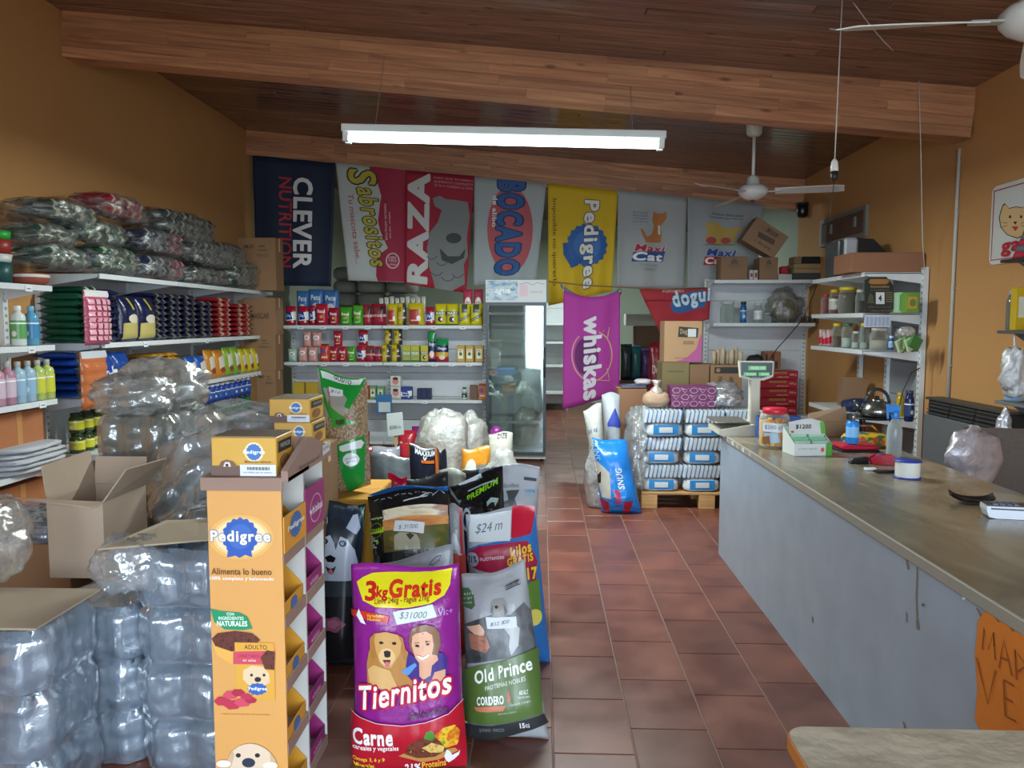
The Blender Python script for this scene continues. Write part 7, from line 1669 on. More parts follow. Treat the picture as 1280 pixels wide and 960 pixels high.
g.build('body', t); g = M(); g.add([(-.14,.15,.09),(.14,.15,.09),(.12,.17,.19),(-.13,.17,.14),(-.14,.154,.09),(.14,.154,.09),(.12,.174,.19),(-.13,.174,.14)], [(0,1,2,3),(7,6,5,4),(0,4,5,1),(1,5,6,2),(2,6,7,3),(3,7,4,0)], cm); g.build('flap', t)
# ------------------------------------------------------------------ right wall unit contents
RG = 'goods on the right wall shelf unit'
def rx(px, py, X=2.80): return aX(px, py, X)
zs = ZR[2]+.003
def rj(name, label, px0, px1, pt, z, body, cap, X=2.80, lab=None, content=None, cap_r=None, neck=.8):
    a, b_ = aX(px0, 400, X), aX(px1, 400, X); yc = aX((px0+px1)/2, 400, X).y; r = abs(b_.x-a.x)/2
    r = (px1-px0)/960*yc/2; h = aY((px0+px1)/2, pt, yc).z-z
    return jar(name, label, name.replace('_', ' '), (X, yc, z), r, max(h, .05), body, cap, lab, RG, content=content, cap_r=cap_r, neck=neck)
gj = glassy('#dfe6e2', .06, .05)
rj('jar', 'small jar of red sweets, farthest on the upper right shelf', 1026, 1037, 368, zs, gj, '#a82c24', content=('#9c1c18', .85))
rj('jar', 'red filled jar with a yellow lid on the upper right shelf', 1036, 1048, 362, zs, gj, '#c9a820', content=('#8c1c18', .8), lab='#b8b4ac')
rj('jar', 'large brown filled jar with a yellow lid on the upper right shelf', 1048, 1069, 359, zs, gj, '#ccb41c', content=('#5c4a34', .9), cap_r=.07)
rj('jar', 'clear jar with dark contents next to the black calendar', 1069, 1080, 362, zs, gj, '#b8b4b0', content=('#3c342c', .6))
def rbx(label, px0, px1, pt, z, col, X=2.9, paint=None, name='box', d=.12):
    yc = aX((px0+px1)/2, 400, X).y; a = aY(px0, 400, yc); b_ = aY(px1, 400, yc); h = aY((px0+px1)/2, pt, yc).z-z
    return carton(label, ((a.x+b_.x)/2, yc, z), b_.x-a.x, d, h, col, 0, paint, None, name, name, RG, rough=.4)
rbx('pale green and white box beside the calendar on the upper right shelf', 1121, 1130, 366, zs, '#a9c8a0', 2.95, lambda P: (P.rect(.3,.1,.7,.9,'#4a9460'),))
rbx('green and yellow box on the upper right shelf near the white post', 1132, 1148, 366, zs, '#6a9430', 3.0, lambda P: (P.rect(.1,.2,.8,.8,'#b89440'), P.ell(.5,.5,.25,.2,'#5c7a2c',12)))
zs = ZR[1]+.003
for i in range(3): pouch('snack_pack', 'red and white pack, %s of three at the far end of the middle right shelf' % ('left', 'middle', 'right')[i], 'packet', (2.80, yr1-.06-i*.10, zs), .07, .16-.02*(i % 2), .04, '#c8a8a4', lambda P: P.poly([(0,.5),(1,.3),(1,.75),(0,.9)], '#b81c34'), 0, RG, seed=i, key='rw')
rj('jar', 'jar with a yellow lid and brown contents on the middle right shelf', 1041, 1053, 404, zs, gj, '#ccb41c', content=('#6a3c28', .5))
rj('jar', 'clear jar with a green lid and white powder on the middle right shelf', 1053, 1066, 404, zs, gj, '#2c6a5c', content=('#c9ccc8', .45))
rj('jar', 'short clear glass jar with white contents on the middle right shelf', 1066, 1076, 414, zs, gj, '#b8bcb8', content=('#c9ccc8', .4))
rj('jar', 'clear glass jar with a yellow lid on the middle right shelf', 1076, 1087, 404, zs, gj, '#ccb41c', content=('#a8aca4', .3))
rj('jar', 'wide clear jar half full of cream powder under the calendar', 1089, 1111, 410, zs, gj, '#c0b8ae', content=('#b8a898', .5), X=2.85)
rj('can', 'slim blue and white can on the middle right shelf', 1112, 1118, 420, zs, '#2c5a9c', '#d0d4d8', X=2.92, lab='#8cb0d0')
rg = random.Random(9)
for i in range(7):
    g = M(); g.rbox(-.05, -.012, 0, .05, .012, .10, mat(('#3f7a3c', '#6a9c54', '#b8c8a0')[i % 3], .4), .003); y_ = aX(1124+i*3.6, 430, 2.95).y
    tag(g.build('seed_packet', None, (2.95+.02*(i % 2), y_+.01*i, zs+.002+.012*(i // 3)), (0, 0.5-.9*(i % 3)/2, .3)), 'green seed packet, %s from the left in the loose heap on the middle right shelf' % ORD[i], 'packet', 'seed packets')
g = superblob(.07, .06, .05, film('#c9c6c0', .5, .1, 14, 1), 8, .2); p = aX(1128, 420, 2.98); tag(g.build('plastic_bag', None, (3.03, p.y+.06, zs+.10)), 'clear bag with orange bits on the seed packets', 'bag')
# calendar
Yc = aX(1083, 345, XRF).y-.03; cc = [(1081,350),(1088,346),(1108,346),(1115,354),(1117,358),(1117,386),(1112,392),(1081,391)]
t = thing('wall_calendar', 'black calendar with gold print and white date pad hanging on the right shelf unit', 'calendar', aY(1099, 346, Yc)); o = t.location
g = M(); g.prism([(aY(x, y, Yc).x-o.x, aY(x, y, Yc).z-o.z) for x, y in cc], 0, .005, mat('#1f2622', .4)); g.build('board', t)
qc = Q((1081,346),(1117,346),(1117,392),(1081,392)); S_ = quad_surf(*[w_-o for w_ in qc.world(Yc)]); P = Print(S_, .5, .0004)
P.poly([(.2,.06),(.8,.06),(.85,.14),(.75,.2),(.2,.2),(.12,.14)], '#9c6c34'); P.text('PANADERIA', (.2,.24,.85,.30), '#a88040', 0, .03); P.text('y confiteria', (.2,.34,.85,.39), '#8c7440')
P.rect(.38,.42,.68,.74,'#cfd2d4'); P.text('4', (.47,.5,.58,.66), '#22262c', 0, .05)
for i in range(5): P.rect(.72, .42+i*.06, .95, .44+i*.06, '#8c7c50')
P.poly([(.08,.72),(.12,.52),(.2,.44),(.28,.52),(.32,.72)], '#4c4c34'); P.text('Alfajores y tortas', (.1,.80,.9,.84), '#8c7440'); P.text('telefono 4512-339', (.2,.9,.9,.94), '#8c7440'); P.build('print', t)
a, b_ = aY(1081, 394, Yc)-o, aY(1113, 409, Yc)-o; g = M(); g.box(a.x, .002, b_.z, b_.x, .005, -.0-(0-a.z), mat('#c4cad8', .6)); pd = g.build('date_pad', t)
P = Print(quad_surf((a.x, .002, a.z), (b_.x, .002, a.z), (b_.x, .002, b_.z), (a.x, .002, b_.z)), .5, .0003)
for i in range(6): P.rect(.06+i*.155, .12, .16+i*.155, .9, '#9aa4bc')
P.build('pad_print', pd)
# top of the right unit: old monitor, carton
zs = ZR[3]+.004
p = aY(1076, 345, 7.25); t = thing('old_monitor', 'old bulky monitor with a silver edge on top of the right shelf unit', 'monitor', (p.x-.03, 7.2, zs), 0)
g = M(); g.rbox(-.20, 0, 0, -.15, .34, .33, mat('#3a4244', .15), .012); g.build('screen', t); g = M(); g.rbox(-.148, -.005, .0, -.02, .345, .35, mat('#a8acb2', .35), .02); g.build('bezel', t)
g = M(); g.prism([(-.018,.03),(.22,.10),(.24,.22),(.12,.34),(-.018,.35)], .02, .32, mat('#17191d', .35)); g.build('casing', t)
g = M(); g.rbox(-.12, .06, -.001, .1, .28, .02, mat('#17191d', .4), .004); g.build('foot', t)
Yx = 6.62; a = aY(1065, 318, Yx); b_ = aY(1158, 318, Yx); carton('long brown carton on top of the right shelf unit', ((a.x+min(b_.x, XR-.02))/2, Yx, zs), min(b_.x, XR-.02)-a.x, .4, aY(1110, 316, Yx).z-zs, '#8f6248', 0, None)
# lowest shelf of the right unit
zs = ZR[0]+.003
p = aX(1063, 505, 2.85); g = superblob(.17, .11, .055, mat('#1c2a50', .7, 'cloth'), 12, .25, 3); tag(g.build('cloth', None, (2.88, p.y-.1, zs), (0, 0, .6)), 'crumpled dark blue cloth on the lowest right shelf', 'cloth')
carton('small brown carton at the far end of the lowest right shelf', (3.0, 7.45, zs), .22, .14, .26, '#8c6a4e', 0, None)
yc = aX(1136, 520, 2.98).y; jar('spray_can', 'dark blue spray can with an orange badge on the lowest right shelf', 'spray can', (2.98, yc, zs), .036, aY(1136, 488, yc).z-zs, '#1c2850', '#2a3450', '#2c3c6c', RG)
yc = aX(1124, 520, 3.02).y; jar('bottle', 'yellow bottle behind the blue spray can', 'bottle', (3.08, yc+.12, zs), .034, .20, '#b89c28', '#c0a430', None, RG)
yc = aX(1104, 500, 3.0).y; g = superblob(.06,.05,.05, mat('#a9acb0', .6, 'soft'), 4); tag(g.build('cleaning_cloth', None, (3.05, yc, zs)), 'small white rag behind the kettle', 'cloth')
g = M(); pts = [aY(1118, 545, 6.2), aY(1122, 520, 6.3), aY(1128, 490, 6.4), aY(1140, 465, 6.4), aY(1150, 460, 6.42)]; g.tube(pts, .005, mat('#2c2c2e', .5), 6); tag(g.build('power_cord', None), 'black cord curving up to the white post beside the blue spray can', 'cord')
# ------------------------------------------------------------------ back right unit contents
BG = 'goods on the corner shelf unit'
def fj(name, label, px0, px1, pt, z, body, cap, lab=None, content=None, neck=.8, Y=YBR+.12):
    a, b_ = aY(px0, 400, Y), aY(px1, 400, Y); r = (b_.x-a.x)/2; h = aY((px0+px1)/2, pt, Y).z-z
    return jar(name, label, name.replace('_', ' '), ((a.x+b_.x)/2, Y, z), r, h, body, cap, lab, BG, content=content, neck=neck)
zs = ZBR[1]+.003
fj('jar', 'wide empty clear jar at the left of the corner shelf unit', 900, 919, 377, zs, gj, '#b8bcbc')
fj('bottle', 'slim blue bottle with a black cap on the corner shelf unit', 925, 933, 377, zs, '#2c5c94', '#1c2028', '#3c78b4')
fj('jar', 'clear jar with a white label right of the blue bottle', 942, 953, 379, zs, gj, '#b8bcbc', '#c9ccd0')
fj('jar', 'small clear jar beside the big plastic bag', 955, 963, 391, zs, gj, '#a8acac')
a = aY(984, 400, YBR+.05); g = superblob(.19, .14, .21, film('#8a887c', .35, .35, 9, .7, .05), 14, .35, 2.6, 2.0, amp2=.08); t = thing('plastic_bag', 'clear crumpled bag with brown contents bulging off the corner shelf', 'bag', (a.x, YBR+.17, zs)); g.build('clear_film', t); superblob(.12, .1, .13, mat('#5c5440', .8, 'soft'), 15, .1).build('contents', t, (0, 0, .03))
for i in range(5): fj('jar', 'small dark jar, %s in the row at the right end of the corner shelf' % ORD[i], 1001+i*6, 1006+i*6, 394, zs, '#4a3a30', '#8c8c88', Y=YBR+.06)
zs = ZBR[2]+.003; Yz = YBR+.03
def tb(label, px0, px1, pt, col, paint=None, d=.25, z=None, Y=Yz, name='carton', cat='box', pb=None):
    a = aY(px0, 350, Y); b_ = aY(px1, 350, Y); z0 = z if z is not None else zs; h = aY((px0+px1)/2, pt, Y).z-z0
    return carton(label, ((a.x+b_.x)/2, Y, z0), b_.x-a.x, d, h, col, 0, paint, None, cat, name, BG)
def pcake(P): P.poly([(.35,.3),(.4,.15),(.5,.08),(.6,.15),(.65,.3)], '#5c4838'); P.rect(.3,.34,.7,.37,'#5c4838'); P.text('Reposteria', (.25,.42,.75,.5), '#5c4838')
tb('square brown carton with a small cake print, left on the corner shelf unit', 901, 934, 321, '#8a6a50', pcake)
tb('square brown carton with a small tree print, right of the red white packets', 949, 972, 322, '#8a6a50', pcake)
tb('narrow white packet with red print between the two square cartons, left one', 937, 941.5, 338, '#c4bcb8', lambda P: P.rect(.2,.3,.8,.7,'#8c2c34'), .06)
tb('narrow white packet with red print between the two square cartons, right one', 942.5, 947, 338, '#c4bcb8', lambda P: P.ell(.5,.5,.3,.3,'#8c2c34',12), .06)
tb('low white box on the corner shelf unit with a red item on top', 973, 990, 343, '#b4b4b0', None, .15)
zz = aY(981, 343, Yz).z+.005; g = M(); g.rbox(-.04, 0, 0, .04, .1, .09, mat('#a8242c', .4), .01); tag(g.build('red_box', None, (aY(981, 340, Yz).x, Yz, zz)), 'small red box on the low white box', 'box')
tb('flat slate grey case at the right of the corner shelf unit', 991, 1026, 342, '#3c444a', None, .3, name='case', cat='case')
zz = aY(1008, 342, Yz).z+.006
for i in range(2): tb('flat pale wooden tray, %s of two stacked on the grey case' % ('lower', 'upper')[i], 992, 1030, 336-i*6, '#9c8460', None, .25, zz+i*.055, name='wooden_tray', cat='tray')
zz += .112; tb('small black box on the wooden trays', 1003, 1024, 321, '#1c1e20', None, .2, zz, name='black_box')
tb('small beige box beside the black one on the wooden trays', 992, 1001.5, 321, '#8c7458', None, .2, zz, name='small_box')
# tilted big carton leaning on the two square ones
A_, B_, C_, D_ = [aY(x, y, Yz+.02) for x, y in ((947,271),(986,296),(967,323),(917,312))]
D_ = A_ + (C_-B_)*1.05
t = thing('tilted_carton', 'large brown carton lying tilted on the two square ones', 'box', D_); o = D_
g = M(); dd = Vector((0, .24, 0)); vs = [A_-o, B_-o, C_-o, D_-o]; g.add(vs+[v+dd for v in vs], [(3,2,1,0),(4,5,6,7),(0,1,5,4),(1,2,6,5),(2,3,7,6),(3,0,4,7)], mat('#94745a', .8, 'card')); g.build('body', t)
P = Print(quad_surf(A_-o, B_-o, C_-o, D_-o), .6, .0004); P.text('Ambar', (.25,.12,.75,.3), '#4c3828', 180, .04); P.poly([(.25,.42),(.75,.38),(.8,.58),(.3,.62)], '#5c4432'); P.text('1 docena', (.3,.7,.8,.82), '#4c3828', 0, .02); P.build('print', t)
# red packs on the low shelf
zs = ZBR[0]+.003; a = aY(950, 490, YBR+.05); b_ = aY(997, 490, YBR+.05); top = aY(973, 463, YBR+.05).z
for i in range(5):
    h = (top-zs)/5
    def pr(P): P.rect(.25,.1,.7,.35,'#a87838'); P.text('Yerba', (.3,.14,.65,.3), '#5c1c18'); P.text('500 g', (.78,.3,.95,.6), '#e0c8c0'); P.text('seleccion', (.45,.62,.75,.78), '#e8d8d0')
    carton('red pack with a gold panel, %s of the five stacked in the corner' % ('lowest', 'second', 'middle', 'fourth', 'top')[i], ((a.x+b_.x)/2, YBR+.05+.01*(i % 2), zs+i*h), (b_.x-a.x), .25, h-.008, '#a01c2c', 0, pr, None, 'pack', 'food_pack', BG, rough=.3)
p = aY(969, 452, YBR+.06); z0 = top+.0; tb('small box with a checked red and black print on the red packs', 958, 979, 440, '#8c5a3c', lambda P: [P.rect(.05+.2*i, .1+.4*(i % 2), .2+.2*i, .5+.4*(i % 2), '#2c2422') for i in range(4)], .15, top-.002, YBR+.06, name='small_box')
p = aY(946, 444, YBR+.15); g = superblob(.10, .10, .09, mat('#1a1a1c', .6, 'soft'), 5, .15); tag(g.build('helmet', None, (p.x, YBR+.2, top+.002)), 'round black thing lying on the red packs behind the scale display', 'cap')
g = M(); pts = [aY(1021, 350, 9.12), aY(1021, 351, 9.02), aY(1021, 357, 9.0), aY(1014, 375, 9.0), aY(1005, 397, 8.98), aY(990, 415, 8.97), aY(972, 435, 8.97), aY(958, 455, 8.97)]; g.tube(pts, .006, mat('#26262a', .5), 6); tag(g.build('loose_cord', None), 'black cord looping down from the corner shelf to the red packs', 'cord')
# ------------------------------------------------------------------ right wall: heater, sign, small shelves
ya, yb = aX(1161, 540, XR-.12).y, 5.15; zt_ = 1.0
t = thing('wall_heater', 'grey brown wall heater with a slatted top grille under the conduit', 'heater', (XR-.01, (ya+yb)/2, .25)); hw_ = (ya-yb)/2; hm_ = mat('#4c4a48', .5, metal=.3)
g = M(); g.rbox(-.16, -hw_, 0, 0, hw_, zt_-.33, mat('#6c6f72', .45, metal=.2), .01); g.build('body', t)
g = M(); g.prism([(-.16, zt_-.33), (-.01, zt_-.33), (-.01, zt_-.2), (-.09, zt_-.2), (-.15, zt_-.29)], -hw_, hw_, mat('#2c2a2a', .6), ax='y') if False else g.box(-.13, -hw_+.02, zt_-.33, -.01, hw_-.02, zt_-.22, mat('#1c1b1b', .7)); g.build('core', t)
for i in range(4):
    for k in range(3):
        g = M(); z_ = zt_-.32+i*.028; y0 = -hw_+.03+k*(2*hw_-.06)/3; g.box(-.158+.006*i, y0+.01, z_, -.13, y0+(2*hw_-.06)/3-.01, z_+.010, hm_); g.build('slat', t)
g = M(); g.rbox(-.15, -hw_, zt_-.215, 0, hw_, zt_-.195, hm_, .004); g.build('top_cover', t)
# enamel sign
X_ = XR-.012; a = aX(1238, 285, X_); y1_, y0_ = a.y, a.y-.95; z1_ = aX(1241, 234, X_).z; z0_ = aX(1241, 331, X_).z
t = thing('wall_sign', 'white plastic sign with a red border and a cat face on the right wall', 'sign', (XR, y1_, z0_)); H_ = z1_-z0_
g = M(); r_ = .05; pts = []
for cx, cy, a0_ in ((-r_, H_-r_, 0), (-.95+r_, H_-r_, PI/2), (-.95+r_, r_, PI), (-r_, r_, 1.5*PI)):
    for k in range(5): a_ = a0_+PI/2*k/4; pts.append((cx+r_*math.cos(a_), cy+r_*math.sin(a_)))
g.prism(pts, -.012, -.001, mat('#c9ccc8', .35), ax='x'); g.build('panel', t)
P = Print(quad_surf((-.012, 0, H_), (-.012, -.95, H_), (-.012, -.95, 0), (-.012, 0, 0)), .4, .0003)
def sgn(x, y): p = aX(x, y, X_); return ((y1_-p.y)/.95, (z1_-p.z)/H_)
P.line([(.03,.06),(.97,.06),(.97,.94),(.03,.94),(.03,.05)], .012, '#a82c3c', .8); f = lambda *p: [sgn(*k) for k in p]
cat = [(1254,258),(1257,255),(1262,261),(1270,259),(1278,260),(1284,255),(1288,262),(1288,282),(1283,292),(1272,297),(1260,293),(1252,284),(1250,272)]
P.poly(f(*[(270+(x-1270)*1.06+1000, 276+(y-276)*1.06) for x, y in cat]), '#3a2c24'); P.poly(f(*cat), '#cfae7c')
P.poly(f(*ellp(1263, 271, 1.4, 2.2, 10)), '#1c1816'); P.poly(f(*ellp(1277, 271, 1.4, 2.2, 10)), '#1c1816'); P.poly(f((1267,277),(1272,277),(1269.5,281)), '#1c1816'); P.poly(f((1265,283),(1274,283),(1270,289)), '#b8282c')
for dy in (0, 3): P.line(f((1260,279+dy),(1253,278+dy*2)), .006, '#3a2c24', 1); P.line(f((1277,279+dy),(1284,277+dy*2)), .006, '#3a2c24', 1)
P.text('gati', (sgn(1253,303)[0], sgn(1253,300)[1], sgn(1292,303)[0], sgn(1253,321)[1]), '#b01c34', 0, .05)
P.build('print', t)
def wshelf(label, px, py, col, X0=2.98):
    p = aX(px, py, X0); g = M(); t = thing('wall_shelf', label, 'shelf', (XR, p.y, p.z-.02)); g.rbox(X0-XR, -1.1, 0, -.001, 0, .02, mat(col, .5), .003); g.build('board', t)
    for y in (-.12, -.9): g = M(); g.prism([(X0-XR+.04, 0), (-.001, 0), (-.001, -.14)], y-.006, y+.006, mat('#4a4c4e', .5)); g.build('bracket', t)
    return p
s1 = wshelf('short black shelf on the right wall before the cat sign', 1250, 325, '#1f1f20'); s2 = wshelf('short grey shelf in the middle on the right wall', 1246, 413, '#4c5052'); s3 = wshelf('short grey shelf lowest on the right wall carrying a water bottle', 1243, 500, '#6a7074')
def jr(px, X): return aX(px, 400, X).y
y_ = jr(1276, 3.06); t = thing('knitted_hat', 'red and grey striped cone of yarn on the black wall shelf', 'toy', (3.07, y_, s1.z+.002))
for i in range(5):
    g = M(); g.lathe([(.075-.013*i, .04*i), (.075-.013*(i+1), .04*(i+1)-.001)], mat(('#a81c34', '#5c5c60')[i % 2], .8, 'cloth'), 18); g.build('stripe', t)
for i, (px, c, l) in enumerate(((1264, '#6c6c64', 'dark tin'), (1275, '#c0a020', 'yellow box with a pale picture'))):
    y_ = jr(px, 3.06)
    if i: carton(l+' on the middle grey wall shelf', (3.08, y_, s2.z+.002), .10, .06, .27, c, 0, lambda P: P.rect(.15,.2,.85,.7,'#c9c8b0'), None, rough=.3)
    else: jar('can', l+' beside the yellow box on the middle wall shelf', 'can', (3.08, y_+.02, s2.z+.002), .04, .26, c, '#9a9a94')
y_ = jr(1270, 3.05); t = thing('water_bottle', 'clear water bottle with a blue base on the lowest wall shelf', 'bottle', (3.06, y_, s3.z+.002)); hb = .24; r = .055
g = M(); g.lathe([(r*.9,0),(r,.012),(r,.05),(r*.94,.06),(r,.08),(r*.94,.1),(r,.12),(r,.15),(r*.7,.19),(r*.28,.215),(r*.28,hb)], glassy('#d4dde0', .25, .05), 24); g.build('bottle_body', t)
g = M(); g.lathe([(r*.86,.003),(r*.95,.012),(r*.95,.03)], mat('#3c9cd0', .2), 24); g.build('water', t); g = M(); g.lathe([(r*.3,hb-.005),(r*.32,hb),(r*.3,hb+.02)], mat('#c9ccd0', .4), 14); g.build('cap', t)
g = superblob(.075, .07, .16, film('#c4c4c4', .8, .5, 8, 1), 41, .4, 2.4, 2.0); t = thing('plastic_bag', 'white plastic bag hanging from the middle wall shelf', 'bag', (3.02, jr(1268, 3.02)-.02, s2.z-.42)); g.build('bag_body', t); g = M(); g.tube([(0,0,.27),(0,.01,.39)], .006, mat('#cccccc'), 6); g.build('handle', t)
g = superblob(.05, .05, .13, film('#c9c6cc', .6, .2, 8, 1), 43, .3, 2.4, 1.6); t = thing('plastic_bag', 'thin translucent bag hanging under the lowest wall shelf', 'bag', (3.02, jr(1262, 3.02), s3.z-.30)); g.build('bag_body', t); g = M(); g.tube([(0,0,.22),(0,0,.28)], .006, mat('#cccccc'), 6); g.build('handle', t)
# chair behind the counter with bags on its back
cx, cy = 2.72, 4.62; t = thing('chair', 'worn brown grey upholstered chair behind the counter', 'chair', (cx, cy, 0), -.15); um = mat('#5c5048', .8, 'cloth', var=.2); lg = mat('#6a6660', .4, metal=.4)
g = M(); g.rbox(-.22, -.02, .62, .22, .03, 1.02, um, .02); g.build('backrest', t); g = M(); g.rbox(-.22, -.42, .43, .22, -.02, .50, um, .02); g.build('seat', t)
for sx in (-1, 1):
    g = M(); g.tube([(sx*.2, -.38, 0), (sx*.2, -.38, .43)], .012, lg); g.build('leg', t); g = M(); g.tube([(sx*.2, .02, 0), (sx*.2, .0, .45), (sx*.205, .01, .7)], .012, lg); g.build('leg', t)
g = superblob(.17, .07, .17, film('#a89ea4', .7, .4, 7, 1), 44, .25, 2.0, 2.1, amp2=.05); t = thing('plastic_bag', 'translucent lilac plastic bag hung over the left side of the chair back', 'bag', (cx-.2, cy-.09, .70), .2); g.build('bag_body', t); g = M(); g.tube([(.05,0,.30),(.05,.04,.335),(.05,.10,.33)], .008, mat('#b9b0b4'), 6); g.build('handle', t)
# ------------------------------------------------------------------ pallet with packs, bags and cartons
pp = aZ(850, 636, 0); YPL = pp.y; x0, x1 = aY(802, 620, YPL).x, aY(802, 620, YPL).x+1.15
zP = aY(850, 616, YPL).z
t = thing('pallet', 'pale wooden pallet carrying blue and white packs beside the counter', 'pallet', ((x0+x1)/2, YPL, 0)); pm_ = wood('#a87c4c', '#c89c68', 'x', .7, False); hw_ = (x1-x0)/2
for i in range(3):
    for k in range(3):
        g = M(); xx = (-hw_, -.07, hw_-.14)[i]; yy = (0, .38, .76)[k]; g.rbox(xx, yy, .0, xx+.14, yy+.10, zP-.022, pm_, .003); g.build('block', t)
for k in range(6):
    g = M(); yy = k*.152; g.rbox(-hw_, yy, zP-.02, hw_, yy+.10, zP, pm_, .003); g.build('slat', t)
wht, blu = mat('#c9d0d4', .35), mat('#2c84c4', .3)
fw = film('#d4dcde', .03, .2, 9, .5, .03)
def packA():
    g = M()
    for i in range(9):
        x = -.165+i*.0365; lean = .016
        g.prism([(x+.003, 0), (x+.019, 0), (x+.023, .012), (x+.023+lean, .088), (x+.019+lean, .10), (x+.003+lean, .10), (x+lean, .088), (x, .012)], -.004, .154, wht); g.prism([(x+.0235, .004), (x+.036, .004), (x+.036+lean, .092), (x+.0235+lean, .092)], .006, .144, blu)
    return g.mesh('stack')
def packB():
    a = superblob(.16, .085, .052, wht, 3, .05, 2, 4, 26, 12, amp2=.02); return a.mesh('pad')
def packBb():
    g = M(); g.grid(lambda u, v: Vector(((u-.5)*.22, -.0862-.004*math.cos((v-.5)*2), .015+v*.07)), 8, 4, blu); g.grid(lambda u, v: Vector(((u-.5)*.12, -.091-.003*math.cos((v-.5)*2), .03+v*.04)), 6, 3, wht); return g.mesh('band')
mA, mB, mBb = packA(), packB(), packBb(); fA = superblob(.18, .088, .058, fw, 5, .06, 2, 5, 30, 14, amp2=.02).mesh('film'); 
PG = 'blue and white packs on the pallet'
rows_ = ['B', 'A', 'B', 'A', 'B', 'A']; hz = .108; zz = zP+.002; ztop_ = aY(850, 512, YPL).z
hz = (ztop_-zP)/6
for r_ in range(6):
    for c_ in range(3):
        for k in range(2):
            x = x0+.19+c_*.345; y = YPL+.03+k*.2; tp = rows_[r_] if c_ < 2 or r_ != 2 else 'A'
            rn, cn = ('lowest', 'second', 'third', 'fourth', 'fifth', 'top')[r_], ('left', 'middle', 'right')[c_]
            t = thing('tissue_pack', ('%s pack, %s layer, %s column, %s row on the pallet' % ('striped white and blue' if tp == 'A' else 'white pack with a blue band as'.replace(' pack', ''), rn, cn, ('front', 'second')[k])), 'pack', (x+random.uniform(-.016,.016), y+random.uniform(-.02,.012), zz+r_*hz), random.uniform(-.09,.09), PG)
            if tp == 'A': part('stack', mA, t, (0, 0, .003), (0,0,0), (1, 1, hz/.112)); part('clear_film', fA, t, (0, .075, 0), (0,0,0), (1,1,hz/.112))
            else: part('pad', mB, t, (0, .087, 0), (0,0,0), (1, 1, hz/.1)); part('blue_band', mBb, t, (0, .087, 0), (0,0,0), (1, 1, hz/.1))
zt_ = zz+6*hz+.004
# purple box, feed bag, flat carton on the packs
Yp = YPL+.10; a = aY(839, 500, Yp); b_ = aY(895, 500, Yp); h = aY(867, 484, Yp).z-zt_
def ppurple(P):
    for i in range(5):
        for j in range(3):
            u, v = .02+i*.196, .04+j*.32
            P.line([(u,v),(u+.09,v+.24),(u+.18,v),(u+.09,v+.08),(u,v)] if (i+j) % 2 else [(u,v+.12),(u+.05,v),(u+.14,v),(u+.18,v+.12),(u+.14,v+.24),(u+.05,v+.24),(u,v+.12)], .012, '#c4a4b8', .5)
carton('purple box with a white geometric pattern on the pallet packs', ((a.x+b_.x)/2, Yp, zt_), b_.x-a.x, .25, max(h, .14), '#6a2858', 0, ppurple, None, rough=.4)
p = aY(820, 500, Yp+.1); t = thing('feed_bag', 'knotted clear bag of pale feed on the pallet packs', 'bag', (p.x, Yp+.08, zt_)); w_ = (aY(837, 500, Yp).x-aY(803, 500, Yp).x)/2
superblob(w_, w_*.8, .075, mat('#a88c74', .8, 'soft'), 6, .08, 2, 2.4).build('bag_body', t); g = M(); g.lathe([(w_*.7,.11),(.05,.16),(.02,.185),(.03,.21),(.05,.24)], film('#c9c0b4', .6, .2, 12, 1), 20); g.build('knotted_top', t)
p = aY(793, 495, YPL+.55); a = aY(775, 495, YPL+.55); b_ = aY(812, 495, YPL+.55)
carton('brown carton standing behind the left end of the pallet', ((a.x+b_.x)/2, YPL+.72, .002), (b_.x-a.x), .35, aY(793, 487, YPL+.72).z, '#8a6248', 0, None)
zq = aY(793, 487, YPL+.72).z+.01
g = M(); g.rbox(-.12, 0, 0, .12, .2, .03, mat('#4c5064', .4), .006); tag(g.build('magazine_stack', None, (aY(793, 485, YPL+.72).x, YPL+.74, zq)), 'flat dark pack lying on the carton behind the pallet', 'pack')
g = superblob(.08, .07, .03, mat('#b8aeb4', .5), 7); tag(g.build('soap_pack', None, (aY(805, 480, YPL+.72).x, YPL+.8, zq+.033)), 'small pale oval pack on the flat dark pack', 'pack')
# loose plastic draped at the left of the packs
t = thing('plastic_wrap', 'loose clear plastic wrap hanging off the left side of the pallet packs', 'plastic film', (x0-.02, YPL+.25, .14)); superblob(.10, .26, (zt_-.14)/1.9, film('#b4bcbe', .3, .1, 8, 1), 51, .3, 2.6, 2.4, 30, 26, amp2=.08).build('film', t)
t = thing('plastic_wrap', 'crumpled clear plastic heaped on the right end of the pallet packs', 'plastic film', (aY(905, 500, YPL+.2).x, YPL+.28, zt_)); superblob(.16, .2, .11, film('#a8aaae', .5, .12, 8, 1), 52, .3, 2.6, 2.4, 30, 22, amp2=.08).build('film', t)
